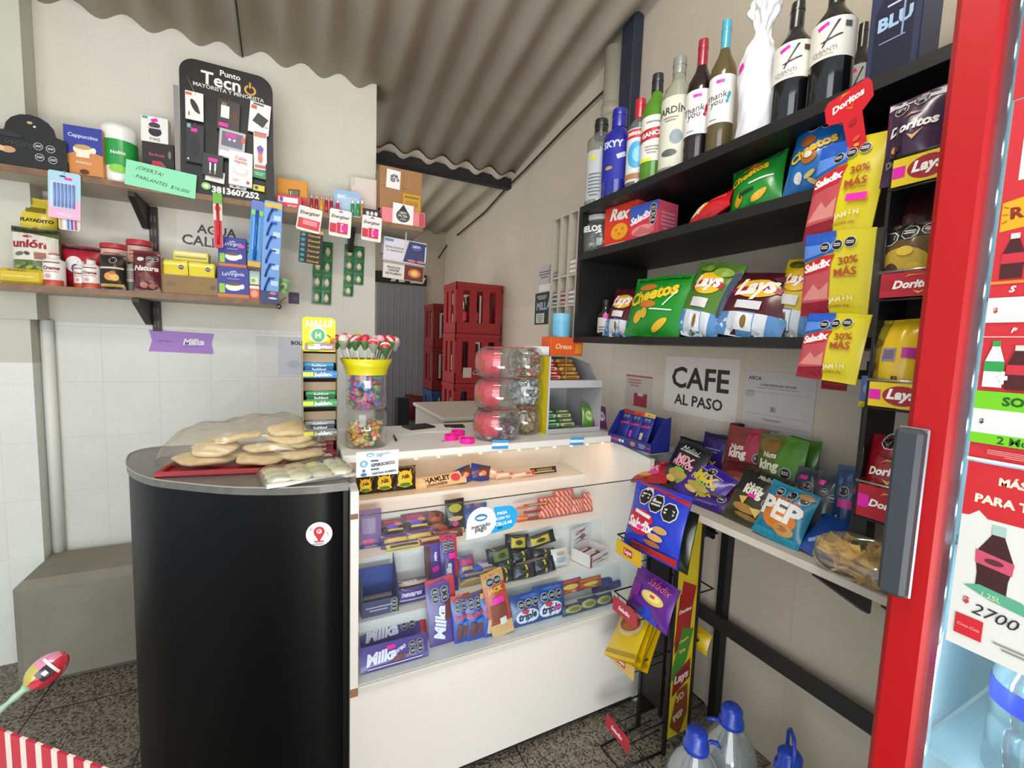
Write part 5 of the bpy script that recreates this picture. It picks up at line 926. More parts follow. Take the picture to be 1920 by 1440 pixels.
pk((800, 1026, 832, 1108), 1.49, Z3, .014, '#5a3f92', [('p', [(0, .2), (.3, .3), (.35, .95), (0, .95)], '#5a2a22'), ('t', 'Milka', .62, .74, .5, '#f0ecf4', 90, 'Bi'), ('r', .6, .5, .4, .1, PINK, 20), ('s', .5, .12, .16), ('s', .8, .12, .16)], 'violet and brown chocolate bar standing left of the red edged one on the third step', 'chocolate bar', 'chocolate_bar', lean=14, pinch=0)
pk((830, 1014, 861, 1114), 1.48, Z3-.012, .014, '#4f388c', [('r', .5, .94, 1, .1, '#d0283c'), ('r', .92, .6, .18, .7, '#d0283c'), ('s', .3, .84, .17), ('s', .66, .84, .17), ('s', .3, .74, .17), ('s', .66, .74, .17), ('r', .66, .62, .4, .1, PINK), ('t', 'Milka', .45, .36, .9, '#f4f0f6', 90, 'Bi')], 'violet chocolate bar with a red edge standing on the third step', 'chocolate bar', 'chocolate_bar', lean=14, pinch=0).location.z = Z3+E_
for i, (px, zz, c, lb) in enumerate((((862, 1044, 892, 1076), .05, '#5a4a8a', 'top violet'), ((864, 1062, 916, 1086), .03, '#2a54b8', 'upper blue'), ((864, 1080, 910, 1104), 0, '#d0b060', 'lower yellow'), ((898, 1050, 942, 1078), .032, '#6a5a80', 'upper mauve'), ((904, 1074, 946, 1098), 0, '#d8b868', 'lower right yellow'))):
    bar(px, 1.49, Z3+zz, c, [('r', .5, .6, .8, .3, ('#c83a78', '#3a6ad0', '#e0c880', '#b8a8b8', '#4a3a5a')[i]), ('r', .5, .25, .7, .2, '#c8a860')], lb+' biscuit pack in the pile beside the yellow and orange bar', 'biscuit packs in the yellow and blue pile', cat='biscuit pack', name='biscuit_pack', d=.03)
BL_ = [((918, 1026, 965, 1060), .058, 1.49), ((948, 1004, 992, 1040), .088, 1.51), ((986, 1002, 1042, 1036), .09, 1.51), ((930, 1050, 968, 1078), .028, 1.48), ((958, 1034, 1000, 1066), .05, 1.49), ((995, 1030, 1040, 1066), .046, 1.5), ((925, 1066, 968, 1090), .0, 1.46), ((962, 1060, 1006, 1086), .0, 1.455), ((1000, 1050, 1042, 1080), .0, 1.46)]
BN = ('upper left', 'top middle', 'top right', 'middle left', 'centre', 'middle right', 'bottom left', 'bottom middle', 'bottom right')
for i, (px, zz, yy) in enumerate(BL_):
    bar(px, yy, Z3+zz, '#17191a', [('r', .5, .5, .6, .6, '#6a7a30' if i in (0,) else '#c8b42a') if i < 3 else ('r', .55, .5, .08, .9, '#d8cc30'), ('e', .5, .5, .3, .3, '#3a3a20'), ('e', .4, .8, .3, .1, '#2a2c30')], BN[i]+' black snack pack in the heap on the third step', 'black snack packs in the heap', cat='snack pack', name='snack_pack', d=.034, lean=22, crimp=.12, roll=(-6, 8, -8, 4, -4, 6, 0, 3, -5)[i])
bar((1036, 1030, 1066, 1062), 1.48, Z3, '#d8d6d2', [('e', .5, .75, .5, .2, '#c8a868'), ('n', .5, .4, .6, .3, 3, '#8aa0b8')], 'small white pack beside the heap of black packs', cat='snack pack', name='snack_pack', d=.03, lean=14)
q, w, h = fy(1072, 1030, 1158, 1066, 1.45, Z3+.02); q2, w2, h2 = fy(1062, 972, 1124, 1040, 1.52)
r = thing('opened_carton', 'white and red patterned open carton of wafer bars at the right of the third step', 'carton'); put(r, (1.165, 1.44, Z3+E_), 18)
WB = mt('#e6e0dc', .45); w = .135; b = MB(); b.box(-w/2, w/2, 0, .003, 0, .045, WB, .0005); b.box(-w/2, -w/2+.003, .003, .1, 0, .055, WB); b.box(w/2-.003, w/2, .003, .1, 0, .05, WB); b.box(-w/2, w/2, .003, .1, 0, .003, WB); b.box(-w/2, w/2, .097, .1, 0, .13, WB)
b.art([('r', .06, .5, .1, 1, '#b8303e'), ('t', 'BONOBON', .4, .55, .5, '#c02a3c', 0, 'Bi'), ('s', .72, .62, .045), ('s', .81, .62, .045), ('s', .9, .62, .045), ('p', [(.2, .2), (.6, .3), (.95, .15), (.6, .22)], '#4a3434')], flat(), w, .045)
b.art([('p', [(.1, .92), (.5, .86), (.9, .98), (.5, .9)], '#6a4a4a'), ('t', 'BONOBON', .42, .84, .5, '#c02a5c', 6, 'Bi'), ('e', .55, .66, .28, .18, '#6a4434'), ('e', .55, .66, .2, .12, '#a87a4a'), ('p', [(.05, .62), (.4, .7), (.95, .6), (.4, .66)], '#6a4a4a'), ('p', [(.05, .5), (.4, .56), (.95, .5), (.4, .53)], '#6a4a4a')], flat(.097), w, .13); b.build('box_body', r)
for i in range(4):
    b = MB(); o = b.box(-.05, .05, 0, .018, 0, .014, mt(('#6a2020', '#8a2a2e', '#e0d4d0', '#7a2424')[i], .35), .004); o.art([('r', .5, .5, .5, .5, '#d8c8c8')], topf(.014), .1, .018); o = o.build('wafer_bar'); tag(o, ('front', 'second', 'third', 'back')[i]+' wafer bar lying in the white and red open carton', 'wafer bar', 'wafer bars in the open carton'); a = radians(18); yy = .008+.0215*i; put(o, (1.165-yy*sin(a), 1.44+yy*cos(a), Z3+.0045+.012), 18)
# bottom sill
q, w, h = fy(676, 1182, 803, 1275, 1.30, SILL)
def slabbar(px, Y, z, col, art, lb, lean, d=.012, roll=0): return pk(px, Y, z, d, col, art, lb, 'chocolate bar', 'chocolate_bar', None, lean, 0, roll, pinch=0, crimp=.04)
slabbar((676, 1172, 800, 1224), 1.40, SILL+.0, '#4a3a86', [('t', 'Milka', .32, .72, .5, '#f2eef8', 4, 'Bi'), ('r', .96, .5, .1, 1, '#d0283c'), ('s', .66, .74, .055), ('s', .78, .76, .055)], 'violet chocolate slab lying behind the front one at the left of the sill', 20)
slabbar((676, 1208, 803, 1278), 1.325, SILL, '#5a3f92', [('t', 'Milka', .3, .5, .45, '#f6f2fa', 4, 'Bi'), ('r', .45, .78, .12, .16, PINK), ('t', 'oreo', .58, .62, .18, '#e8e0f0', 20, 'Bi'), ('p', [(.4, .15), (.62, .2), (.7, .42), (.5, .4)], '#6a3428'), ('s', .76, .66, .055), ('s', .88, .68, .055), ('s', .76, .42, .055), ('s', .88, .44, .055), ('r', .5, .12, .8, .04, '#e8e4f0')], 'violet chocolate slab with a pink tag at the front left corner of the sill', 24)
pk((808, 1092, 862, 1237), 1.36, SILL, .016, '#5a3f92', [('r', .5, .95, 1, .08, '#d0283c'), ('r', .92, .5, .18, .9, '#d0283c'), ('s', .3, .8, .14), ('s', .62, .8, .14), ('s', .3, .7, .14), ('s', .62, .7, .14), ('t', 'Milka', .4, .34, 1.1, '#f6f2fa', 82, 'Bi'), ('p', [(.55, .35), (.85, .4), (.85, .66), (.6, .6)], '#6a2a24')], 'tall violet chocolate bar with a red edge standing on the sill', 'chocolate bar', 'chocolate_bar', lean=14, pinch=0, roll=-3)
RO = lambda c: [('r', .5, .95, 1, .12, c), ('s', .3, .82, .15), ('s', .62, .82, .15), ('s', .3, .72, .15), ('s', .62, .72, .15), ('t', 'Rodesia', .5, .56, .8, '#e0303e', 8, 'Bio', '#f0d8d8'), ('r', .3, .24, .26, .3, ('#6a3a2c' if c != '#e0b050' else '#d8c090'), -12), ('r', .6, .28, .22, .3, ('#7a4632' if c != '#e0b050' else '#e0cc9c'), -12), ('e', .7, .4, .5, .1, '#3f7ad0')]
for i, (px, c) in enumerate((((854, 1122, 890, 1224), '#d8502a'), ((878, 1117, 918, 1220), '#7a3a24'), ((910, 1114, 949, 1206), '#e0b050'))):
    pk(px, 1.345-.006*i, SILL, .016, '#2a48a8', RO(c), ('orange', 'brown', 'yellow')[i]+' topped blue wafer pack standing on the sill', 'wafer pack', 'wafer_pack', 'blue wafer packs on the sill', lean=13, pinch=0, roll=-4)
pk((926, 1074, 966, 1198), 1.325, SILL, .012, '#c8482a', [('r', .5, .9, 1, .2, '#d89a4a'), ('s', .35, .84, .2), ('s', .68, .84, .2), ('t', 'JACK', .5, .7, .7, '#f0c828', 0, 'B'), ('r', .55, .54, .5, .1, PINK), ('r', .5, .36, .7, .24, '#8a3a24'), ('r', .5, .1, 1, .2, '#e0b078'), ('r', .6, .22, .3, .1, '#e8e4dc')], 'tall orange and tan bar standing in the middle of the sill', 'chocolate bar', 'chocolate_bar', lean=12, pinch=0, roll=-10)
for i, px in enumerate(((960, 1118, 1018, 1188), (1004, 1102, 1062, 1176))):
    pk(px, 1.34, SILL, .03, '#24488a', [('e', .5, .28, .76, .5, '#dfe6ea'), ('t', 'triple', .5, .28, .6, '#1c2a5a', 4, 'Bi'), ('e', .42, .46, .24, .14, '#d0303c'), ('s', .3, .68, .12), ('s', .54, .7, .12), ('s', .78, .7, .12), ('e', .6, .9, .6, .1, '#3a6ac0')]+([('r', .7, .3, .3, .1, '#e040b0')] if i else []), ('left', 'right')[i]+' blue sweet bag with a white oval of the pair on the sill', 'sweet bag', 'sweet_bag', 'blue sweet bags on the sill', lean=16)
for i, px in enumerate(((1046, 1090, 1092, 1136), (1084, 1086, 1128, 1126))):
    bar(px, 1.40, SILL+.035, ('#9a3a34', '#a84a2e')[i], [('e', .5, .5, .6, .4, '#d8c050'), ('r', .5, .88, .9, .16, ('#b04a58', '#c86a2a')[i]), ('e', .5, .2, .6, .2, '#d85a3a'), ('e', .6, .14, .2, .1, '#e8d8c8')], ('left', 'right')[i]+' red and yellow sweet pack at the right of the sill', 'red and yellow sweet packs', cat='sweet pack', name='sweet_pack', d=.03, lean=22)
for i, px in enumerate(((1056, 1134, 1096, 1156), (1088, 1122, 1122, 1146), (1116, 1116, 1150, 1142))):
    bar(px, 1.325, SILL, '#2e3a5a', [('e', .5, .5, .76, .7, '#a8a060'), ('e', .5, .5, .5, .36, '#7a7848')], ('left', 'middle', 'right')[i]+' small dark blue and olive pack at the front right of the sill', 'small olive packs on the sill', cat='sweet pack', name='sweet_pack', d=.026, lean=25)
for i, px in enumerate(((1112, 1084, 1150, 1118), (1128, 1092, 1168, 1120))): bar(px, 1.41, SILL, '#2a3270', [('e', .5, .5, .5, .4, '#4a4a8a')], ('left', 'right')[i]+' dark blue sweet pack at the back right of the sill', 'dark blue sweet packs', cat='sweet pack', name='sweet_pack', d=.03, lean=18)
# ================================================================ black shelf unit on the right wall
XS, XB = 1.13, 1.515; ZS0, ZS1, ZS2 = 1.4925, 1.85, 2.05; YL, YR = 1.66, .44
BKW = mt('#1a1a1b', .5, noise=.25, nscale=12)
r = thing('shelf_unit', 'black wall shelf unit over the side table holding bottles on top and snack bags inside', 'shelf unit')
for z1, t in ((ZS0, .0255), (ZS1, .03), (ZS2, .03)): b = MB(); b.box(XS, XB, YR, YL, z1-t, z1, BKW, .001); b.build('board', r)
b = MB(); b.box(XS, XB, YL-.022, YL, ZS0, ZS1-.03, BKW); b.box(XS, XB, YL-.022, YL, ZS1, ZS2-.03, BKW); b.build('side_panel', r)
b = MB(); b.box(XB-.006, XB, YR, YL-.022, ZS1, ZS2-.03, BKW); b.build('back_panel', r)
g = MB(); g.box(1.475, 1.512, 1.075, 1.105, .001, 1.185, mt('#161618', .5)); g.build('upright', r)
b = MB(); b.box(1.46, 1.475, .362, 1.24, .385, .44, mt('#2e2c2c', .5)); b.build('cross_rail', r)
# ---------------------------------------------------------------- bottles on top
def bottle(x0, x1, yt, prof, gcol, lb, cap=None, lab=None, Xc=1.215, ztop=None, name='wine_bottle', cat='bottle', ym=None, dx=0, grp='bottles on top of the black shelf', capname='capsule', yaw=RW):
    xm = (x0+x1)/2; p = onX(xm, (yt if ym is None else ym), Xc); zt = onX(xm, yt, Xc).z if ztop is None else ztop; zb_ = ZS2+.0006; h = zt-zb_
    R_ = (onX(x0, 250, Xc).y-onX(x1, 250, Xc).y)/2*.9
    r = thing(name, lb, cat, grp); put(r, (Xc+dx, p.y, zb_), -math.degrees(math.atan2(Xc, p.y))-10)
    b = MB(); b.lathe([(R_*a, h*c) for a, c in prof], gcol, 28)
    gb = b.build('glass_body', r)
    if cap:
        cc, c0, a0, a1 = cap; b = MB(); b.lathe([(R_*a0, h*c0), (R_*a1, h*.975), (R_*a1*.96, h)], mt(cc, .3, coat=.5), 22); b.lathe([(R_*a1*1.06, h*.93), (R_*a1*1.06, h*.945)], mt(cc, .3, coat=.5), 22); b.build(capname, r)
    if lab:
        l0, l1, lc, art = lab; C = cyl(R_*1.006); b = MB(); b.surf(lambda a, c: C((a-.5)*R_*3.6, h*(l0+c*(l1-l0)), .0004), 22, 2, mt(lc, .6))
        CC = lambda u, v, o: C(u, v+h*l0, o+.0006); b.art(art, CC, R_*2, h*(l1-l0), R_/3); b.build('paper_label', gb)
    return r
BORD = [(.9, 0), (1, .02), (1, .60), (.92, .66), (.5, .75), (.36, .80), (.34, .975)]; SPIR = [(.9, 0), (1, .02), (1, .66), (.8, .74), (.42, .80), (.38, .9), (.38, .96)]
GC_ = clear('#e8eeee', .35, .03, .12, 'clear_bottle_glass')
bottle(1112, 1145, 226, [(.9, 0), (1, .02), (1, .76), (.6, .82), (.45, .86), (.45, .9)], GC_, 'slim clear bottle with a black and silver cap, leftmost on top of the shelf', ('#1c1c1e', .80, .5, .5), (.08, .62, '#b9bdc0', [('n', .4, .3, .5, .5, 7, '#6a6e72'), ('e', .3, .85, .3, .1, '#d8d040')]), name='spirit_bottle', capname='cap')
bottle(1143, 1183, 207, [(.9, 0), (1, .02), (1, .66), (.9, .72), (.5, .78), (.45, .82), (.45, .96)], mt('#1c2292', .12, coat=.6), 'deep blue bottle standing second from the left on top of the shelf', ('#1f2596', .80, .5, .48), (.2, .62, '#20289a', [('t', 'SKYY', .4, .9, .7, '#c8cce8', 0, 'B'), ('e', .3, .3, .26, .1, '#b89a4a'), ('r', .7, .6, .3, .12, '#c8c8e0', 20)]), name='spirit_bottle', capname='cap')
bottle(1186, 1218, 188, SPIR, GC_, 'clear bottle with a red cap and a blue and white label', ('#c02434', .80, .46, .46), (.1, .66, '#d8dcd8', [('r', .5, .9, 1.3, .16, '#c8303a'), ('t', 'SMIRNOFF', .5, .9, .9, '#f0f0f0', 0, 'B'), ('e', .5, .5, .8, .5, '#4aa8d8'), ('e', .6, .5, .5, .3, '#8acce8'), ('r', .5, .1, 1.3, .1, '#b87a4a')]), name='spirit_bottle', capname='cap')
bottle(1215, 1254, 141, SPIR, mt('#4f8a1e', .08, coat=.6), 'green aperitif bottle with a dark cap and a white and red label', ('#1c2430', .84, .44, .42), (.2, .6, '#e6e6dc', [('r', .5, .6, 1.4, .24, '#b82430', 6), ('t', 'GANCIA', .5, .6, .9, '#f0e8e4', 6, 'B'), ('t', 'americano', .5, .86, .5, '#5a5a5a'), ('n', .5, .25, .5, .2, 3, '#9a9a90'), ('r', .3, .03, .4, .08, '#d8e830')]), name='spirit_bottle', capname='cap')
bottle(1252, 1300, 110, SPIR, clear('#dfe3d2', .35, .03, .35, 'pale_bottle_glass'), 'tall pale bottle with a grey cap and a cream label', ('#8a8c88', .86, .42, .42), (.06, .64, '#d6d6c4', [('t', 'JARDÍN', .4, .8, 1.0, '#4a4a40', 0, 'b'), ('n', .4, .68, .5, .08, 2, '#8a8a78'), ('e', .6, .42, .4, .2, '#8a9aa0'), ('e', .4, .2, .5, .1, '#5a5e60')]), name='spirit_bottle', capname='cap')
TY_ = lambda c: [('r', .5, .86, .3, .07, PINK), ('t', 'Thank', .38, .56, .8, '#26262a', 10, 'i'), ('t', 'you', .4, .4, .5, '#26262a', 8, 'i'), ('t', '!', .82, .52, .12, c, -14, 'B'), ('n', .3, .08, .4, .05, 1, '#9a9a9a')]
bottle(1298, 1342, 76, BORD, mt('#1d0f12', .08, coat=.6), 'dark wine bottle with a red capsule and a white thank you label', ('#a01c34', .76, .37, .36), (.24, .58, '#e9e8e4', TY_('#b8203a')))
bottle(1342, 1386, 40, BORD, mt('#5a4e2c', .08, coat=.6), 'wine bottle with a bright teal capsule and a white thank you label', ('#4aa8c0', .76, .37, .36), (.24, .58, '#e9e8e4', TY_('#3aa0c0')))
bottle(1296, 1332, 128, BORD, mt('#20221a', .1, coat=.5), 'dark green bottle mostly hidden behind the thank you wine with the red capsule', ('#3a4038', .76, .37, .36), None, Xc=1.36)
bottle(1345, 1380, 88, BORD, mt('#3a1c20', .1, coat=.5), 'bottle with a dull pink capsule mostly hidden behind the teal capped wine', ('#a03a50', .76, .37, .36), None, Xc=1.36)
# bottle wrapped in white tissue
p = onX(1418, 200, 1.215); R_ = (onX(1384, 250, 1.215).y-onX(1450, 250, 1.215).y)/2*.9; zt = onX(1425, -8, 1.215).z; h = zt-ZS2
b = MB(); rd = random.Random(9)
def tissue(a, c):
    t = 2*pi*a; pr = [(0, .98), (.03, 1), (.55, .98), (.64, .72), (.7, .40), (.74, .34), (.80, .52), (.88, .72), (.95, .66), (1, .15)]
    for (z0, r0), (z1, r1) in zip(pr, pr[1:]):
        if z0 <= c <= z1: q = (c-z0)/(z1-z0); rr = r0+(r1-r0)*q; break
    k = .05+.34*max(0, min(1, (c-.5)*2.6)); rr *= 1+k*(sin(5*t+16*c)+.7*sin(9*t-31*c)+.6*sin(13*t+53*c)*min(1, max(0, c-.55)*5))*.5
    return (R_*rr*cos(t)+.006*sin(9*c), R_*rr*sin(t), c*h)
b.surf(tissue, 64, 46, mt('#e9eaee', .55, noise=.05)); C = cyl(R_*1.03)
b.art([('r', .25, .5, .3, .035, PINK, 20)], C, R_*2, h, R_/3, .002)
o = b.build('wrapped_bottle'); tag(o, 'bottle wrapped in crinkled white tissue paper on top of the shelf', 'bottle', 'bottles on top of the black shelf'); put(o, (1.215, p.y, ZS2+.0006), RW)
CH = lambda c: [('r', .35, .84, .26, .1, PINK, 18), ('p', [(.34, .3), (.38, .3), (.72, .9), (.66, .9)], '#2a2a2c'), ('p', [(.3, .42), (.75, .56), (.8, .54), (.4, .4)], '#2a2a2c'), ('t', 'CHIANTI', .4, .2, .55, '#8a8a88', 4, 'c'), ('n', .4, .1, .6, .04, 1, '#b0908a'), ('r', .9, .78, .16, .14, c)]
bottle(1450, 1520, 0, BORD, mt('#0f1013', .07, coat=.7), 'big dark wine bottle right of the tissue wrapped one, white label with a black stroke', ('#16161a', .78, .37, .36), (.36, .64, '#e6e4da', CH('#5a3a3a')), ztop=ZS2+.325, ym=150)
bottle(1518, 1600, 0, BORD, mt('#0f1013', .07, coat=.7), 'biggest dark wine bottle nearest the blue gift box, white label with a black stroke', ('#16161a', .78, .37, .36), (.36, .64, '#e6e4da', CH('#4a5a62')), ztop=ZS2+.325, ym=110)
bottle(1588, 1640, 60, BORD, mt('#0f1013', .07, coat=.7), 'dark wine bottle standing behind, partly hidden by the biggest wine bottle', ('#16161a', .78, .37, .36), (.3, .62, '#d8d6cc', CH('#5a3a3a')), Xc=1.42, ztop=ZS2+.31, ym=110)
q, w, h = fx(1628, -40, 1722, 185, 1.2, ZS2+.0006)
b = MB(); b.box(-w/2, w/2, 0, .09, 0, .34, mt('#2a3558', .35, coat=.3), .002); S = flat()
h = .34; b.art([('p', [(.12, .02), (.12, .5), (.32, .62), (.36, .78), (.64, .78), (.68, .62), (.88, .5), (.88, .02)], '#141a38'), ('t', 'BLU', .52, .42, .66, '#a8c8e8', 0, 'B'), ('r', .5, .52, .3, .012, '#c8d8f0'), ('r', .5, .3, .5, .008, '#8aa0c8'), ('p', [(.66, .3), (.7, .3), (.72, .62), (.68, .62)], '#8ea4cc')], S, w, h)
b.art([('r', .5, .5, .9, .96, '#39486e')], lambda u, v, o: (w/2+o, .045+u, v), .09, h)
o = b.build('gift_box'); tag(o, 'tall navy blue gift box with a dark bottle picture on top of the shelf', 'box'); put(o, q, RW)
q = onX(1775, 140, 1.2); b = MB(); b.box(-.05, .05, 0, .08, 0, .10, mt('#39436a', .4), .002); o = b.build('gift_box'); tag(o, 'short blue box at the right end of the shelf top beside the red fridge', 'box'); put(o, (1.2, .40, ZS2+.0006), RW)
# ---------------------------------------------------------------- middle tier
q, w, h = fx(1093, 406, 1137, 482, 1.2, ZS1+.0006); R_ = w/2
r = thing('candy_jar', 'clear jar with a white lid full of silver sweets on the middle shelf', 'jar'); put(r, q+Vector((.03, 0, 0)), RW)
b = MB(); b.lathe([(R_*.92, 0), (R_, .004), (R_, h*.66), (R_*.72, h*.8), (R_*.72, h*.86)], clear('#e8eceb', .2, .04, .1), 24, cap=False); C = cyl(R_*1.01); b.art([('t', 'CARAMELOS', .45, .6, 1.1, '#e0e0dc', 0, 'B')], C, R_*2, h, R_/3); b.build('jar_body', r)
b = MB(); b.lathe([(R_*.76, h*.86), (R_*.78, h*.98), (R_*.7, h)], mt('#c8c6bc', .4), 24); b.build('lid', r)
sweets(q.x+.03, q.y, ZS1+.01, ZS1+h*.55, R_*.8, 90, ('#6a706c', '#a8b0aa', '#4a504c', '#c8ccc6'), 'silver grey sweets in the clear jar on the middle shelf', 77)
q, w, h = fx(1137, 362, 1190, 470, 1.19, ZS1+.0006)
carton('biscuit_box', w, h, .12, '#d8361e', seals(.88, .2, .8, 3, .13)+[('t', 'Rex', .5, .62, .62, '#f4ece4', -4, 'Bi'), ('e', .5, .3, .52, .3, '#e8a020'), ('e', .4, .34, .08, .05, '#c87a10'), ('e', .6, .34, .08, .05, '#c87a10'), ('e', .5, .26, .08, .05, '#c87a10'), ('n', .4, .08, .6, .06, 2, '#f0b898')], 'red cracker box with a round yellow cracker on the middle shelf', 'box', q, RW+6, side=[('r', .5, .5, .95, .97, '#e0564a')])
q, w, h = fx(1185, 382, 1228, 462, 1.19, ZS1+.0006)
carton('biscuit_box', w*1.1, h, .11, '#d0304c', [('p', [(0, .6), (1, .75), (1, 1), (0, 1)], '#3a58b8'), ('t', 'Saladix', .42, .66, .8, '#f0e8ec', 12, 'Bi'), ('e', .5, .3, .8, .3, '#e08a8a'), ('p', [(.1, .2), (.4, .42), (.7, .3), (.9, .4), (.9, .2)], '#c86a6a'), ('s', .84, .82, .12), ('s', .84, .66, .12), ('s', .84, .5, .12)], 'pink and blue snack box beside the red cracker box on the middle shelf', 'box', q, RW+6, side=[('r', .5, .5, .95, .97, '#e05a72'), ('n', .5, .5, .7, .5, 5, '#f09aa8')])
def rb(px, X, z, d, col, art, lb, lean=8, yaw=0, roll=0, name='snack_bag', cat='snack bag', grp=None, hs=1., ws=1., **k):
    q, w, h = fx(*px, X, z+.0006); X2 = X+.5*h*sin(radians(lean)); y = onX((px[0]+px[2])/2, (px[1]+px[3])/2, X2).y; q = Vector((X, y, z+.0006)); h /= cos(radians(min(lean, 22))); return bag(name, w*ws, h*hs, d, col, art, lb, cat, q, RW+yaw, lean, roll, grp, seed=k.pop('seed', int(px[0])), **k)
rb((1292, 366, 1378, 432), 1.165, ZS1, .06, '#c01a24', [('e', .4, .5, .5, .3, '#e8b028'), ('t', 'Lays', .4, .5, .34, '#f4ece4', 8, 'Bi'), ('r', .8, .6, .3, .2, '#d83a3a')], 'red chip bag lying flat on the middle shelf', lean=32, roll=-20)
CHE = lambda g, k: [('p', [(0, .6), (.5, .66), (1, .6), (1, 1), (0, 1)], g), ('e', .4, .72, .3, .14, '#b86a28'), ('e', .42, .5, .4, .14, '#c87a30'), ('t', 'Cheetos', .5, .6, .8, '#f0c020', 14, 'Bo', '#16100a')]+k
rb((1372, 292, 1474, 408), 1.2, ZS1, .07, '#1f8a2e', [('r', .5, .96, .9, .06, '#3a4a2c'), ('e', .5, .82, .4, .12, '#b86a28'), ('t', 'Cheetos', .45, .68, .7, '#f0c020', 14, 'Bo', '#16100a'), ('r', .7, .5, .4, .03, '#e8f0e8', 6), ('e', .3, .25, .16, .24, '#e0a828', -40), ('e', .68, .22, .3, .12, '#e8b030', 30), ('t', 'queso', .46, .32, .3, '#16301a', 10, 'Bi')], 'green cheese puff bag on the middle shelf beside the blue one', lean=14, roll=-6, crimp=.05)
rb((1474, 212, 1588, 374), 1.19, ZS1, .08, '#1f72c0', seals(.82, .4, .86, 3, .1)+[('e', .42, .62, .26, .14, '#a85a20'), ('e', .5, .42, .28, .16, '#b86a28'), ('t', 'Cheetos', .5, .52, .76, '#f0c020', 22, 'Bo', '#16100a'), ('e', .35, .2, .14, .14, '#d8d8d8'), ('e', .55, .22, .2, .06, '#d8c070', 30), ('e', .6, .14, .18, .05, '#d8c070', -30), ('e', .5, .44, .14, .08, '#e8e0d8')], 'tall blue cheese puff bag on the middle shelf behind the hanging strip', lean=10, roll=4, crimp=.04)
# ---------------------------------------------------------------- lower tier
LZ = ZS0
for px, c, a, lb in (((1094, 562, 1117, 632), '#17140f', [('r', .5, .3, .9, .34, '#d8b81e'), ('r', .4, .52, .5, .14, '#c8307a'), ('p', [(.3, .2), (.5, .5), (.8, .3)], '#2a2010')], 'small dark bottle with a yellow label at the left end of the lower shelf'), ((1119, 562, 1138, 632), '#2a2420', [('r', .5, .32, .9, .4, '#c8c4be'), ('r', .7, .56, .5, .12, '#d83aa0'), ('n', .5, .2, .6, .2, 3, '#5a5a5a')], 'small dark bottle with a grey label, second from the left on the lower shelf')):
    q, w, h = fx(*px, 1.23, LZ+.0006); R_ = w/2; r = thing('sauce_bottle', lb, 'bottle'); put(r, q+Vector((.02, 0, 0)), RW+40)
    b = MB(); b.lathe([(R_*.9, 0), (R_, .003), (R_, h*.58), (R_*.5, h*.72), (R_*.4, h*.86)], mt(c, .12, coat=.5), 20); b.art(a, cyl(R_*1.01), R_*2, h, R_/3, .0008); b.build('glass_body', r)
    b = MB(); b.lathe([(R_*.5, h*.86), (R_*.5, h)], mt('#1a1a1a', .4), 18); b.build('cap', r)
ARG = [('r', .5, .16, 1, .34, '#dce4ec'), ('r', .14, .16, .2, .34, '#5b8fc4'), ('r', .52, .17, .22, .34, '#5b8fc4'), ('r', .9, .16, .2, .34, '#5b8fc4'), ('r', .5, .2, .24, .24, '#e8ecf0'), ('e', .5, .2, .08, .18, '#8a6a2a')]
def lays(px, X, c, lb, lean, roll=0, yaw=0, extra=(), **k):
    rb(px, X, LZ, .07, c, ARG+[('e', .5, .7, .62, .3, '#e8b828'), ('p', [(.16, .68), (.5, .76), (.84, .72), (.84, .64), (.5, .68), (.16, .6)], '#a81c34'), ('t', 'Lays', .5, .7, .56, '#f4f0e8', 6, 'Bi'), ('r', .5, .44, .36, .12, '#dcdcdc')]+list(extra), lb, lean, yaw, roll, crimp=.05, **k)
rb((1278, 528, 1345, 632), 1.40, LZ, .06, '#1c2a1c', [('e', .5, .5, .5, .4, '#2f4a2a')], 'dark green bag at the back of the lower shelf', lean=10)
lays((1138, 540, 1197, 637), 1.22, '#5a1c2c', 'small maroon chip bag beside the small dark bottles on the lower shelf', 14, 6, seed=12)
rb((1176, 516, 1282, 640), 1.17, LZ, .07, '#1a8a26', [('r', .5, .95, .9, .05, '#1a4a20'), ('e', .34, .8, .34, .12, '#c8742c'), ('t', 'Cheetos', .46, .68, .84, '#f0c828', 12, 'Bo', '#14100a'), ('e', .46, .5, .3, .12, '#c8742c'), ('e', .3, .3, .14, .24, '#e0b030', -40), ('e', .42, .36, .14, .16, '#e0b030', 30), ('e', .7, .18, .3, .12, '#e8b830', 35), ('r', .7, .42, .34, .02, '#e8f0e8'), ('r', .8, .6, .02, .3, '#e8f0e8', -40)], 'green cheese puff bag on the lower shelf between two chip bags', lean=12, roll=3, crimp=.05)
lays((1262, 490, 1368, 640), 1.18, '#4f7a2e', 'tall green chip bag leaning over to the right on the lower shelf', 12, 12, extra=[('e', .7, .86, .4, .12, '#8aa838'), ('e', .3, .9, .3, .1, '#6a9032'), ('r', .95, .6, .1, .6, '#24304a')], ws=.8)
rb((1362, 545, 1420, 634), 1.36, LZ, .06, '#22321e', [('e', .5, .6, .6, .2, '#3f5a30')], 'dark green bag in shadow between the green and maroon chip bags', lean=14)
lays((1340, 508, 1478, 640), 1.18, '#501824', 'wide maroon chip bag in the middle of the lower shelf', 18, 9, extra=[('e', .8, .88, .3, .1, '#6a2a30')])
lays((1440, 484, 1530, 640), 1.21, '#d8b81c', 'yellow chip bag on the lower shelf partly behind the hanging strip', 14, 8, extra=[('e', .3, .92, .4, .1, '#5a5a20')])
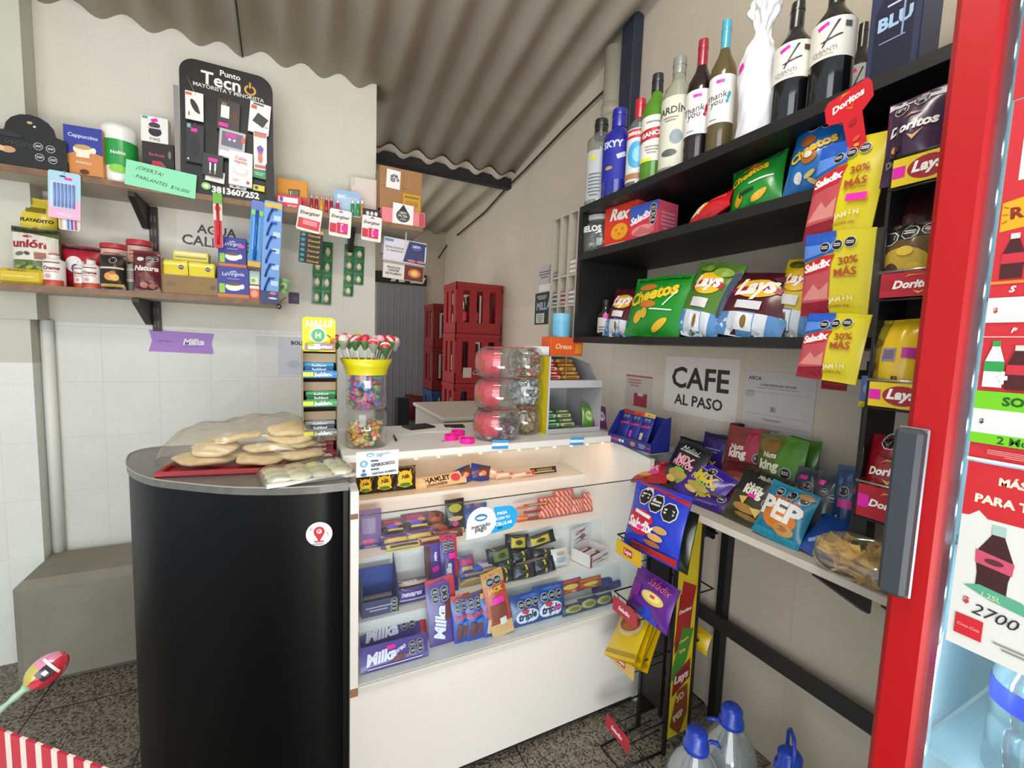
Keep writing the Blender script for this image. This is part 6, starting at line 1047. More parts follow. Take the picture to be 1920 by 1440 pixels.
# ---------------------------------------------------------------- cigarette dispenser and panels at the left end
r = thing('cigarette_dispenser', 'pale plastic cigarette dispenser with three columns on the left end of the black shelf', 'dispenser'); put(r, (0, 0, 0))
PW = mt('#a9a294', .5); y0, y1, z0, z1 = 1.672, 1.885, 1.475, 2.055
b = MB(); b.box(1.19, 1.20, y0, y1, z0, z1, PW); b.build('back_panel', r)
for i in range(4): b = MB(); y = y0+(y1-y0)*i/3; b.box(1.135, 1.19, y-.006, y+.006, z0, z1, PW); b.build('divider', r)
for z in (z0, 1.765, z1-.012, 1.63): b = MB(); b.box(1.137, 1.19, y0, y1, z, z+.01, PW); b.build('ledge', r)
for i, (y, z, c, c2) in enumerate(((1.70, 1.641, '#8a7a78', '#d0c8c0'), (1.765, 1.641, '#6a3a3a', '#c89a98'), (1.835, 1.641, '#3a3c40', '#a0a4a8'), (1.70, 1.776, '#a89a92', '#d8d0c8'), (1.835, 1.776, '#33363a', '#8a8e92'))):
    for k in range(3 if i < 4 else 1):
        o = MB(); o.box(-.026, .026, 0, .045, 0, .02, mt(c, .4), .001); o.art([('r', .5, .5, .9, .4, c2)], flat(), .052, .02); o = o.build('cigarette_pack'); tag(o, ('lowest', 'middle', 'top')[k]+' pack of the '+('right hand pinkish grey', 'dark red', 'left hand dark', 'upper right tan', 'upper left dark')[i]+' stack in the cigarette dispenser', 'cigarette pack', 'cigarette packs in the dispenser'); put(o, (1.139, y+.005, z+.0205*k), RW)
q, w, h = fx(1003, 548, 1040, 608, 1.17); sheet('cigarette_poster', w, h, '#15191c', [('n', .35, .85, .5, .14, 3, '#a8b0b0'), ('t', 'MILLA', .45, .58, .7, '#8a98a0', 0, 'B'), ('r', .3, .2, .42, .3, '#b8b6b0'), ('n', .3, .2, .3, .24, 4, '#4a4a4a'), ('e', .8, .75, .2, .2, '#3a8a8a')], 'black hanging cigarette panel beside the pale dispenser', 'poster', (1.17, q.y, q.z), RW, t=.004)
q, w, h = fx(1010, 496, 1042, 547, 1.172); sheet('cigarette_poster', w, h, '#aaa4a4', [('r', .8, .6, .3, .7, '#4a4054'), ('n', .35, .66, .6, .3, 3, '#4a4448'), ('r', .5, .16, .9, .26, '#c8c4bc'), ('r', .85, .14, .3, .3, '#8a5a34')], 'grey cigarette warning panel hanging above the black one', 'poster', (1.172, q.y, q.z), RW, t=.004)
# ---------------------------------------------------------------- signs on the right wall
def wsheet(name, px, col, art, lb, cat, roll=0, X=XR-.002):
    q, w, h = fx(*px, X); return sheet(name, w, h, col, art, lb, cat, (X-.0005, q.y, q.z), RW, 0, roll)
wsheet('cafe_sign', (1246, 670, 1385, 782), '#e6e0d8', [('t', 'CAFE', .5, .63, .78, '#3a3632', 0, 'b'), ('t', 'AL PASO', .5, .24, .66, '#3a3632', 0, 'b')], 'white paper sign with big dark coffee lettering on the right wall', 'sign')
wsheet('tax_notice', (1393, 698, 1528, 818), '#d2ccc8', [('t', 'ARCA', .16, .88, .2, '#3a3632', 0, 'b'), ('t', 'CONSTANCIA DE OPCION', .5, .78, .5, '#4a4642'), ('r', .5, .73, .6, .006, '#6a6662'), ('n', .1, .62, .14, .12, 5, '#9a9490'), ('r', .5, .66, .9, .005, '#a8a29e'), ('r', .46, .4, .08, .08, '#8a8682'), ('r', .46, .4, .064, .062, '#c4bdb8'), ('t', 'B', .46, .4, .03, '#4a4642'), ('r', .5, .3, .9, .005, '#a8a29e'), ('n', .46, .22, .3, .04, 2, '#8a8480'), ('r', .5, .14, .9, .005, '#a8a29e'), ('n', .46, .06, .3, .04, 2, '#8a8480')], 'grey printed tax notice on the right wall beside the coffee sign', 'notice')
wsheet('card_notice', (1173, 704, 1222, 765), '#cbbfb6', [('r', .5, .97, 1, .04, '#a83038'), ('n', .35, .76, .5, .26, 3, '#b06060'), ('r', .6, .25, .5, .4, '#a81c28'), ('r', .6, .42, .2, .1, '#d8d0c8')], 'small white and red card notice left of the coffee sign', 'notice')
wsheet('red_label', (1540, 710, 1588, 731), '#b01c28', [('r', .5, .5, .8, .1, '#c83a40')], 'red label on the right wall below the hanging snack strip', 'label')
# ---------------------------------------------------------------- hanging strip of snack packs
XH = 1.06; r = thing('snack_strip', 'hanging strip of three red, blue and yellow snack packs in front of the black shelf', 'snack strip')
SAL = [('p', [(0, 0), (.46, 0), (.46, .2), (0, .16)], '#8a1428'), ('p', [(0, .16), (.46, .2), (.46, .64), (0, .5)], '#c05058'), ('p', [(.02, .2), (.2, .4), (.3, .32), (.44, .42), (.44, .22)], '#d88a82'), ('p', [(0, .5), (.42, .56), (.5, .74), (.3, .72), (0, .64)], '#c4202e'), ('t', 'Saladix', .24, .62, .46, '#f6f0ee', 14, 'Bic'), ('p', [(0, .66), (.36, .74), (.48, .76), (.46, 1), (0, 1)], '#1f56b8'), ('p', [(0, .7), (.4, .78), (.46, .8), (.46, .86), (0, .86)], '#5a8ad8'),
       ('s', .34, .82, .085), ('s', .52, .84, .085), ('s', .70, .86, .085), ('t', '30%', .7, .66, .26, '#a8481c', 8, 'b'), ('t', 'MÁS', .68, .54, .3, '#a8481c', 6, 'b'), ('r', .68, .475, .3, .012, '#b87a20'), ('t', 'JAMÓN', .64, .22, .34, '#e8dca0', 8, 'B'), ('t', 'AHORA 60g', .62, .13, .32, '#a8761c', 6)]
r.location = (0, 0, 0)
for i, px in enumerate(((1514, 268, 1640, 446), (1508, 443, 1634, 594), (1498, 592, 1612, 714))):
    q, w, h = fx(*px, XH+(.0, .012, -.006)[i]); hh = h*1.04
    o = bag_mb(w, hh, .022, '#d8c81c', SAL+([('r', .74, .38, .28, .07, PINK)] if i == 0 else []), 20+i, crimp=.06, pinch=.0, nu=18, nv=18).build('snack_pack', r); put(o, q, RW, (6, -7, 5)[i], 4)
q, w, h = fx(1574, 132, 1662, 286, XH+.012)
b = MB(); b.prism([(-w*.16, 0), (w*.2, 0), (w*.24, h*.5), (w*.5, h*.6), (w*.52, h*.78), (w*.46, h*.86), (-w*.4, h*.86), (-w*.5, h*.8), (-w*.52, h*.62), (-w*.46, h*.56), (-w*.18, h*.5)], 0, .002, mt('#cf1826', .4))
b.art([('t', 'Doritos', .5, .72, .72, '#f4f0ec', 4, 'Bi'), ('p', [(.42, .66), (.55, .6), (.62, .68), (.55, .62)], '#e8a030'), ('p', [(.34, .78), (.42, .84), (.6, .82), (.42, .81)], '#d88a2a'), ('e', .52, .42, .2, .06, '#a81420', 30), ('e', .54, .2, .16, .05, '#d8582a', 20), ('e', .52, .12, .12, .04, '#e0a040', -20)], flat(), w, h)
o = b.build('hanger_strip'); tag(o, 'red T shaped hanger card above the hanging snack strip', 'hanger card'); put(o, q, RW, 0, -14)
# ================================================================ side table along the right wall
TBL = .925
r = thing('side_table', 'white narrow table along the right wall covered with nut and snack bags', 'table')
b = MB(); b.box(1.17, 1.472, .362, 1.283, TBL-.022, TBL, mt('#d4ccbe', .45, noise=.06, nscale=30), .002); b.build('tabletop', r)
for y in (.47, .62, 1.14): b = MB(); b.add([(1.2, y-.01, TBL-.022), (1.472, y-.01, TBL-.022), (1.472, y-.01, TBL-.2), (1.46, y-.01, TBL-.2), (1.2, y-.01, TBL-.04), (1.2, y+.01, TBL-.022), (1.472, y+.01, TBL-.022), (1.472, y+.01, TBL-.2), (1.46, y+.01, TBL-.2), (1.2, y+.01, TBL-.04)], [(0, 1, 2, 3, 4), (9, 8, 7, 6, 5), (0, 5, 6, 1), (1, 6, 7, 2), (2, 7, 8, 3), (3, 8, 9, 4), (4, 9, 5, 0)], mt('#1b1b1d', .5)); b.build('bracket', r)
b = MB(); b.box(1.287, 1.44, 1.33, 1.60, 1.02, 1.043, WH, .001); b.box(1.41, 1.44, 1.34, 1.59, .0, 1.02, WH); tag(b.build('corner_ledge'), 'white corner ledge between the display counter and the right wall', 'ledge')
# blue display carton of wafer packs
r = thing('display_carton', 'dark blue display carton of wafer packs at the corner of the counter', 'carton'); put(r, (1.245, 1.395, 1.0437), RW+3)
w = .25; NB = mt('#222c80', .4, coat=.2); b = MB(); b.box(-w/2, w/2, 0, .003, 0, .038, NB); b.box(-w/2, w/2, .003, .1, 0, .003, NB); b.box(-w/2, w/2, .097, .1, 0, .13, NB)
for sx in (-w/2, w/2-.003): b.add([(sx, 0, 0), (sx, .1, 0), (sx, .1, .14), (sx, .06, .13), (sx, 0, .038), (sx+.003, 0, 0), (sx+.003, .1, 0), (sx+.003, .1, .14), (sx+.003, .06, .13), (sx+.003, 0, .038)], [(0, 1, 2, 3, 4), (9, 8, 7, 6, 5), (0, 5, 6, 1), (1, 6, 7, 2), (2, 7, 8, 3), (3, 8, 9, 4), (4, 9, 5, 0)], NB)
b.art([('t', 'Rodesia', .16, .55, .2, '#d8405a', 0, 'Bi'), ('r', .3, .5, .05, .3, '#e0e0e8'), ('r', .37, .5, .05, .3, '#e0e0e8'), ('e', .6, .5, .12, .5, '#b08060'), ('n', .8, .5, .14, .5, 3, '#a8b0d8'), ('t', 'Rodesia', .93, .5, .1, '#d8405a', 0, 'Bi')], flat(), w, .038)
b.art([('t', 'Rodesia', .5, .75, .7, '#d8405a', 0, 'Bi'), ('r', .35, .4, .12, .4, '#c8a878', 15), ('r', .55, .4, .12, .4, '#c8a878', 15)], lambda u, v, o: (-w/2-o, .05-u, v), .1, .1); b.build('box_body', r)
a = radians(RW+3)
for i, c in enumerate(('#a83a2a', '#d8502a', '#e0c060')):
    x, y = -.085+.06*i, .03; bag('wafer_pack', .058, .145, .016, '#27318e', [('r', .5, .95, 1, .12, c), ('s', .3, .8, .15), ('s', .64, .8, .15), ('t', 'Rodesia', .5, .6, .8, '#e0405a', 8, 'Bi'), ('r', .4, .3, .3, .2, ('#2a2a4a', '#d83ab0', '#d8c8a0')[i])], ('red', 'orange', 'yellow')[i]+' topped blue wafer pack in the dark blue display carton', 'wafer pack', (1.245+x*cos(a)-y*sin(a), 1.395+x*sin(a)+y*cos(a), 1.0477), RW+4, 22, 0, 'wafer packs in the display carton', seed=i+60, pinch=0, nu=10, nv=12)
# ---------------------------------------------------------------- bags on the table
def tb(px, d, col, art, lb, lean=30, roll=0, yaw=0, hs=1.05, name='nut_bag', cat='nut bag', z=TBL, X=None, **k):
    r_ = ray((px[0]+px[2])/2, px[3]); X = X or (z-1.45)*r_.x/r_.z
    q, w, h = fx(*px, X, z+.002); X2 = X+.5*h*sin(radians(lean)); y = onX((px[0]+px[2])/2, (px[1]+px[3])/2, X2).y; q = Vector((X, y, z+.002)); h /= cos(radians(min(lean, 22))); return bag(name, w, h*hs, d, col, art, lb, cat, q, RW+yaw, lean, roll, k.pop('grp', None), seed=k.pop('seed', int(px[0])), **k)
MIX = lambda c: [('t', 'MIX', .5, .64, .5, c, 0, 'B'), ('t', 'FRUTOS', .5, .54, .6, c, 0, 'B'), ('e', .5, .34, .6, .2, '#b89a4a'), ('e', .35, .22, .3, .12, '#d8c06a'), ('e', .66, .24, .3, .12, '#8a9a4a'), ('e', .5, .44, .3, .08, '#7ab04a'), ('r', .5, .8, .6, .02, '#b8b0b8')]
tb((1268, 828, 1312, 900), .03, '#16262a', [('r', .5, .93, .9, .06, '#2a3c40')], 'dark green black bag standing at the back behind the black nut mix bag', lean=8, X=1.42)
tb((1312, 820, 1362, 900), .04, '#2e1f66', [('r', .5, .95, .9, .06, '#16121f'), ('t', 'MIX', .5, .46, .5, '#d8b828', 0, 'B'), ('t', 'FRUTOS', .5, .36, .6, '#d8b828', 0, 'B'), ('n', .5, .7, .6, .1, 2, '#8a80b8')], 'tall dark purple nut bag standing against the wall', lean=8, X=1.42)
tb((1352, 810, 1428, 925), .04, '#8a3a34', [('p', [(.5, .6), (1, .5), (1, 1), (.6, 1)], '#a8344a'), ('t', 'Nuts', .38, .72, .34, '#e8d8c8', 4, 'B'), ('t', 'king', .42, .62, .46, '#f0e4d8', 4, 'B'), ('t', 'MIX ENERGY', .4, .52, .5, '#d8b89a', 4), ('s', .92, .62, .12), ('s', .88, .46, .12), ('s', .84, .3, .12), ('e', .3, .34, .4, .2, '#5a2a22'), ('e', .5, .2, .5, .14, '#7a3a2e')], 'brown and red nut bag with white lettering left of the green nut bag', lean=10, X=1.40)
tb((1412, 828, 1505, 930), .04, '#5a6a28', [('p', [(.45, .5), (1, .4), (1, 1), (.55, 1)], '#4f8a28'), ('e', .26, .86, .5, .2, '#8a6a34'), ('t', 'Nuts', .32, .74, .3, '#e8e4c8', 2, 'B'), ('t', 'king', .34, .6, .44, '#f0ecd8', 2, 'B'), ('t', 'MEZCLA', .34, .46, .46, '#c8c08a', 2), ('s', .72, .56, .12), ('s', .68, .34, .12)], 'green and brown nut bag with white lettering, front one of the green pair', lean=10, X=1.38)
tb((1470, 832, 1530, 920), .03, '#4a8228', [('s', .6, .6, .17), ('s', .6, .34, .17)], 'green nut bag half hidden behind the other green one', lean=8, X=1.44)
tb((1190, 866, 1262, 920), .035, '#b81c2c', [('t', 'MIX', .5, .66, .5, '#e89aa8', 0, 'B'), ('e', .4, .34, .5, .24, '#d8a03a'), ('e', .62, .4, .3, .2, '#d84a9a'), ('r', .55, .78, .6, .06, '#7a1420'), ('r', .5, .95, .9, .05, '#d84a50')], 'small red nut bag at the left end of the table', lean=42, roll=-14, X=1.25)
tb((1244, 838, 1308, 934), .04, '#1b1d20', MIX('#e8a0b0')+[('t', 'Malini', .5, .84, .5, '#c8ccc8', 0, 'i')], 'black nut mix bag with pink lettering leaning at the left of the table', lean=24, roll=8, X=1.26)
tb((1272, 874, 1352, 950), .045, '#3f2496', MIX('#d8c030')+[('s', .5, .84, .1)], 'bright purple nut mix bag leaning beside the black one', lean=36, roll=16, X=1.25)
tb((1340, 872, 1412, 942), .045, '#5f2028', [('e', .5, .6, .7, .3, '#7a3a2c'), ('e', .4, .4, .5, .24, '#8a4a34'), ('r', .5, .2, .9, .16, '#7a1c30'), ('e', .6, .55, .3, .14, '#9a5a3c')], 'maroon see through nut bag lying in front of the brown and red bag', lean=30, X=1.31)
tb((1290, 922, 1368, 972), .04, '#3a2474', [('t', 'MIX', .4, .6, .4, '#d8c030', 10, 'B'), ('e', .6, .74, .4, .2, '#7a5a3a'), ('s', .82, .62, .09), ('n', .5, .2, .6, .1, 2, '#8a78c8')], 'dark purple nut mix bag lying at the front edge of the table', lean=52, roll=-4, X=1.235)
rb((1366, 888, 1468, 990), 1.23, TBL, .05, '#3a3a26', [('p', [(0, .52), (1, .52), (1, 1), (0, 1)], '#24241f'), ('t', 'Nuts', .42, .66, .3, '#d8d4c8', 0, 'B'), ('t', 'king', .42, .56, .4, '#e8e4d8', 0, 'B'), ('r', .44, .5, .16, .06, PINK), ('t', 'Malini', .5, .86, .3, '#b8b8a8'), ('s', .82, .6, .1), ('s', .76, .46, .1), ('p', [(.2, .42), (.38, .46), (.34, .3)], '#d8b050'), ('e', .4, .26, .5, .14, '#a87a3a'), ('p', [(.5, .3), (.72, .34), (.66, .18)], '#d8b860'), ('e', .5, .14, .5, .08, '#8a6a34')], 'black and olive nacho snack bag in the middle of the table front', lean=30, roll=6)
for i, (px, X) in enumerate((((1478, 892, 1548, 985), 1.34), ((1516, 900, 1572, 992), 1.30))):
    tb(px, .05, '#3c4650', [('s', .5, .72, .13), ('s', .8, .66, .13), ('e', .4, .35, .5, .3, '#4a545c'), ('e', .6, .3, .3, .16, '#7a5a44'), ('r', .3, .84, .24, .07, '#d83a9a'), ('r', .1, .6, .06, .6, '#6a7680', 20)], ('left', 'right')[i]+' grey see through snack bag of the pair behind the teal biscuit bag', lean=18, X=X, name='snack_bag', cat='snack bag', grp='grey snack bags')
rb((1418, 918, 1512, 1024), 1.21, TBL, .055, '#1a7a96', [('r', .5, .1, .9, .1, '#2290ac')]+seals(.84, .3, .8, 3, .1)+[('t', 'PEPAS', .5, .7, .5, '#d8682a', 0, 'B'), ('e', .5, .4, .7, .4, '#d87a28'), ('t', 'PEP', .48, .54, .84, '#f0ece4', -2, 'B'), ('e', .66, .24, .4, .2, '#c8954a'), ('e', .64, .26, .2, .1, '#a86a2c'), ('e', .8, .9, .3, .1, '#b88a4a')], 'teal biscuit bag with white letters at the front of the table', lean=22, roll=6, name='biscuit_bag', cat='biscuit bag')
tb((1558, 884, 1612, 992), .04, '#22406a', [('t', 'nar', .4, .34, .5, '#a8c8e8', 80, 'B'), ('r', .6, .56, .5, .1, '#d83a9a'), ('e', .3, .8, .2, .1, '#4a6a98'), ('e', .6, .86, .2, .1, '#4a6a98'), ('s', .5, .7, .2)], 'dark blue bag standing at the back beside the rack of red bags', lean=8, X=1.32, name='snack_bag', cat='snack bag')
tb((1506, 968, 1592, 1028), .04, '#1f4a9a', [('t', 'Pehuan', .55, .5, .6, '#c8dcf4', 50, 'B'), ('r', .3, .3, .3, .08, '#8ab0e0', 40), ('r', .85, .5, .1, .8, '#3a78c8', -20)], 'bright blue snack bag lying behind the clear bag of crisps', lean=48, roll=10, X=1.215, name='snack_bag', cat='snack bag')
# clear bag of crisps at the right end of the table
q = onX(1612, 1052, 1.16); r = thing('crisp_bag', 'clear bag of golden crisps overhanging the right end of the table', 'bag of crisps'); put(r, (1.185, .50, TBL+.003), RW)
b = MB(); rw_ = .112
def cb(a, c):
    t, ph = 2*pi*a, pi*c-pi/2; k = 1+.06*sin(5*t+3*c)+.04*sin(11*t-7*c); return (rw_*1.05*cos(ph)**.7*cos(t)*k, .075*cos(ph)**.7*sin(t)*k, .05+.05*sin(ph)*(1+.2*cos(2*t)))
b.surf(cb, 30, 16, clear('#f4ead2', .4, .12, .10, 'bag_film')); b.build('plastic_film', r)
b = MB(); rd = random.Random(21)
for i in range(70):
    t, ph, rr = rd.uniform(0, 6.28), rd.uniform(-1.1, 1.1), rd.uniform(.55, .9); b.T = Matrix.Translation((rw_*.95*rr*cos(ph)*cos(t), .066*rr*cos(ph)*sin(t), .05+.042*rr*sin(ph))) @ Matrix.Rotation(rd.uniform(0, 6), 4, 'Z') @ Matrix.Rotation(rd.uniform(-1.2, 1.2), 4, 'X')
    b.surf(lambda a, c: ((a-.5)*.045, (c-.5)*.035, .012*((2*a-1)**2)+.002*sin(9*c)), 4, 3, mt(('#f2d890', '#f6e0a0', '#e8c878')[i % 3], .6))
o = b.build('crisps', r); o['kind'] = 'stuff'; o['label'] = 'golden crisps'
# ================================================================ floor rack
r = thing('floor_rack', 'narrow black wire snack rack with a yellow printed side standing under the table edge', 'snack rack'); put(r, (0, 0, 0))
X0, X1, Ya, Yb = 1.185, 1.30, 1.05, 1.18; BW = mt('#141416', .45)
b = MB(); b.box(X0+.008, X1-.004, Ya, Ya+.006, .06, .855, mt('#c8b21c', .5)); w = X1-X0-.012
S = lambda u, v, o: (X0+.008+w/2+u, Ya-o, .06+v)
b.art([('p', [(.12, .56), (.2, .68), (.86, .66), (.78, .5), (.1, .4)], '#7a1420'), ('p', [(.2, .62), (.3, .74), (.95, .7), (.7, .52), (.05, .44)], '#9a1c22'), ('t', 'Doritos', .48, .6, .6, '#d8cfc8', 8, 'Bi'), ('p', [(.05, .34), (.42, .52), (.95, .5), (.7, .36), (.3, .28), (.05, .28)], '#3f7a22'), ('t', 'Cheese', .5, .46, .44, '#c8b860', 18, 'B'), ('t', 'Tris', .46, .41, .3, '#c8b860', 18, 'B'), ('p', [(.1, .2), (.16, .3), (.9, .36), (.92, .27)], '#7a1c22'), ('t', 'Lays', .5, .28, .7, '#d8cabc', 12, 'Bi'), ('p', [(.1, .06), (.36, .22), (.84, .24), (.9, .1), (.6, .0)], '#7a3c1a'), ('t', 'PEP', .48, .1, .5, '#c8b8a0', 24, 'B'), ('t', '3D', .5, .19, .4, '#c8a880', 24, 'B')], S, w, .795); o = b.build('printed_side', r); o['label'] = 'yellow printed side'
for x, y in ((X0, Ya), (X0, Yb), (X1, Ya), (X1, Yb)): b = MB(); b.box(x-.004, x+.008, y-.004, y+.008, .004, .86, BW); b.build('post', r)
b = MB(); b.box(X0, X0+.004, Ya+.03, Yb-.0, .15, .84, mt('#0d0d0f', .5)); b.box(X0, X1, Yb, Yb+.004, .05, .855, mt('#0d0d0f', .5)); b.build('back_panel', r)
for k, z in enumerate((.795, .585, .40, .135)):
    for side, xa, xb in ((0, 1.03, X0), (1, X1, 1.38)):
        b = MB(); b.tube([(xb if side == 0 else xa, Ya, z), (xa if side == 0 else xb, Ya, z), (xa if side == 0 else xb, Yb, z), (xb if side == 0 else xa, Yb, z)], .003, BW, 6)
        if side == 0:
            for j in range(3): y = Ya+(Yb-Ya)*(j+.5)/3; b.tube([(xb, y, z-.05), (xa+.004, y, z-.05), (xa, y, z)], .0018, BW, 5)
        b.build('wire_basket', r)
    c, tx = (('#d8b01e', 'Lays'), ('#b0303e', 'Saladix'), ('#d8b060', 'Lays'), ('#b0303e', 'Saladix'))[k]
    b = MB(); b.box(1.022, 1.026, Ya+.004, Yb-.004, z-.062, z-.012, mt(c, .5)); b.art([('r', .5, .5, .34 if k in (0, 2) else .01, .5, '#b02a3a')]+[('t', tx, .5, .5, .3 if k in (0, 2) else .5, '#f0d8d8', 0, 'Bi')], (lambda zz: (lambda u, v, o: (1.022-o, (Ya+Yb)/2-u, zz-.062+v)))(z), Yb-Ya-.008, .05); o = b.build('label_strip', r); o['label'] = 'yellow label strip' if k in (0, 2) else 'red label strip'
b = MB(); b.tube([(X0, Ya+.01, .006), (1.005, Ya+.02, .006), (1.0, Yb-.01, .006), (X0, Yb, .006)], .004, BW, 6); b.build('foot', r)
rb((1176, 925, 1286, 1058), 1.045, .775, .06, '#2038c0', [('p', [(.1, .98), (1, .86), (1, .93), (.1, 1.)], '#b82430'), ('s', .3, .82, .13), ('s', .54, .76, .13), ('s', .78, .7, .13), ('e', .34, .5, .5, .24, '#c81c34'), ('r', .36, .56, .34, .05, '#f0f0f0', -6), ('e', .34, .38, .46, .26, '#c81c34'), ('t', 'Saladix', .36, .4, .56, '#f8f0f0', -2, 'Bi'), ('e', .36, .36, .14, .06, PINK), ('e', .72, .42, .22, .1, '#c89a5a'), ('e', .66, .3, .24, .1, '#d8a860'), ('e', .6, .2, .3, .08, '#a86a34'), ('r', .6, .08, .8, .1, '#b01c28')], 'blue and red snack bag in the top basket of the floor rack', lean=16, roll=-4)
rb((1246, 958, 1300, 1068), 1.12, .74, .05, '#1a2210', [('e', .4, .7, .5, .16, '#a8b020'), ('e', .4, .45, .6, .2, '#b8c028'), ('e', .4, .2, .6, .18, '#98a020')], 'black and lime bag behind the blue and red one in the top basket', lean=10)
rb((1180, 1092, 1262, 1184), 1.05, .555, .05, '#5a1a86', [('p', [(.2, 0), (.8, 0), (.6, .34), (.4, .2)], '#2040c8'), ('e', .6, .54, .5, .26, '#d8c050'), ('e', .58, .56, .4, .18, '#e8d888'), ('r', .62, .58, .1, .06, '#c83a30'), ('t', 'Saladix', .66, .84, .5, '#d8687a', -4, 'i'), ('p', [(0, .3), (.3, .4), (.3, .7), (0, .7)], '#7a1a8a')], 'purple snack bag with a pale crisp in the second basket of the floor rack', lean=20)
for i in range(4):
    YB_ = [('r', .5, .9, .6, .1, '#5a5418'), ('e', .5, .5, .8, .36, '#d8c890'), ('e', .5, .52, .66, .26, '#9a4a1c'), ('e', .5, .46, .44, .14, '#b86a2c'), ('r', .5, .08, .96, .05, '#a8860c')]
    bag('snack_bag', .175, .235, .022, '#dcbc14' if i % 2 else '#cfae10', YB_, ('lowest', 'second', 'third', 'uppermost')[i]+' yellow snack bag of the tilted pile in the third basket', 'snack bag', (1.05-.02*i, 1.105-.004*i, .345+.018*i), RW+(4, -5, 3, -2)[i], 44, (-20, -26, -22, -26)[i], 'yellow snack bags in the third basket', seed=40+i)
rb((1280, 1180, 1330, 1240), 1.33, .36, .04, '#d0b018', [('e', .5, .5, .5, .3, '#8a6a1c')], 'yellow snack bag sticking out on the wall side of the floor rack', lean=20)
# ================================================================ water jugs
JG = clear('#e3ecee', .3, .05, .20, 'jug_plastic'); JB = mt('#1c3fae', .35, coat=.3)
for i, (x, y, a, lb) in enumerate(((1.07, .83, -20, 'front left large clear water jug with a blue cap beside the floor rack'), (1.245, .845, 150, 'back large clear water jug with a blue cap next to the right wall'), (1.255, .668, 40, 'right large clear water jug with its blue handle raised, nearest the fridge'))):
    r = thing('water_jug', lb, 'water jug', 'large water jugs on the floor'); put(r, (x, y, 0), a)
    b = MB(); b.lathe([(.07, 0), (.082, .01), (.083, .06), (.079, .07), (.083, .08), (.083, .12), (.079, .13), (.083, .14), (.083, .175), (.074, .205), (.052, .245), (.033, .27), (.028, .285)], JG, 28); b.build('bottle_body', r)
    b = MB(); b.lathe([(.036, .274), (.038, .28), (.036, .292), (.030, .297), (.031, .325), (.024, .334), (.002, .337)], JB, 24); b.build('cap', r)
    b = MB()
    if i < 2: b.tube([(.03, 0, .286), (.05, .004, .288), (.068, .0, .284), (.074, -.01, .276)], .005, JB, 8, rs=[.004, .006, .007, .003])
    else: b.tube([(-.034, 0, .285), (-.045, 0, .33), (-.046, 0, .375), (-.02, 0, .392), (.02, 0, .385), (.046, 0, .36), (.046, 0, .32), (.034, 0, .285)], .005, JB, 8)
    b.build('handle', r)
# ================================================================ hanging rack beside the fridge
r = thing('hanging_rack', 'black hanging snack rack with printed label strips beside the red fridge', 'snack rack'); put(r, (0, 0, 0))
RX0, RX1, RY0, RY1 = 1.002, 1.124, .364, .462
b = MB(); b.box(RX0+.012, RX1, RY1, RY1+.006, 1.135, 1.80, mt('#121213', .5)); o = b.build('side_panel', r)
b = MB(); b.box(1.195, 1.235, .522, .556, TBL+.0005, 1.44, mt('#141415', .5)); b.box(1.118, 1.20, .465, .54, 1.40, 1.42, mt('#141415', .5)); b.build('leg', r)
b = MB(); b.box(RX1-.004, RX1, RY0, RY1, 1.42, 1.80, mt('#161617', .6)); b.build('back_panel', r)
CRM = mt('#b8b4ac', .2, .8)
TIER = ((1.762, 1.811, '#dcc01c', 'Lays'), (1.561, 1.605, '#b01c2c', 'Doritos'), (1.357, 1.403, '#dcc01c', 'Lays'), (1.140, 1.203, '#a81628', 'Doritos'))
for i, (z0, z1, c, tx) in enumerate(TIER):
    b = MB(); b.tube([(RX1, RY1, z1+.004), (RX0, RY1, z1+.004), (RX0, RY0, z1+.004)], .0028, CRM if i else mt('#1a1a1a', .4), 6); b.tube([(RX0, RY1, z0-.004), (RX0, RY0, z0-.004)], .0025, mt('#1a1a1a', .4), 6); b.tube([(RX0+.004, RY1-.004, z1), (RX0+.004, RY1-.004, z1+.07)], .002, mt('#1a1a1a', .4), 5)
    b.box(RX0+.006, RX1-.006, RY0, RY1-.002, z0+.006, z0+.010, mt('#8a6a3a', .6) if i == 2 else mt('#1a1a1a', .5)); b.build('wire_tier', r)
    b = MB(); w = RY1-RY0-.006; b.box(RX0-.004, RX0-.001, RY0, RY1-.006, z0, z1, mt(c, .45))
    tc_ = .56 if tx == 'Lays' else .55
    A = [('r', .11, .5, .2, .4, '#d81aa8' if i != 1 else '#a01824'), ('t', tx, tc_, .5, .5 if tx == 'Lays' else .68, '#f4efea', 0, 'Bi')]
    if tx == 'Lays': A.insert(0, ('e', .56, .5, .64, .8, '#9a1c2c'))
    else: A += [('p', [(.4, .78), (.46, .9), (.76, .86), (.5, .84)], '#d8803a'), ('p', [(.54, .24), (.64, .1), (.76, .26), (.66, .18)], '#e0b050')]
    b.art(A, (lambda zz: (lambda u, v, o: (RX0-.004-o, (RY0+RY1-.006)/2-u, zz+v)))(z0), w, z1-z0); o = b.build('label_strip', r); o['label'] = 'yellow label strip' if tx == 'Lays' else 'red label strip'
def hb(px, z, d, col, art, lb, X=1.03, lean=6, roll=0, w=None, y=None, **k):
    q, w0, h = fx(*px, X, z); w = w or w0
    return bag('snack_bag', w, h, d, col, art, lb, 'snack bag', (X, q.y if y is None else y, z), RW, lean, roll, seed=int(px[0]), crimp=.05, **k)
DO = lambda z: [('t', 'Doritos', .55, z, .8, '#efeae6', 6, 'Bi'), ('p', [(.4, z+.1), (.5, z+.16), (.7, z+.14), (.5, z+.13)], '#b87a4a'), ('p', [(.5, z-.1), (.6, z-.18), (.75, z-.06), (.6, z-.13)], '#e0b070')]
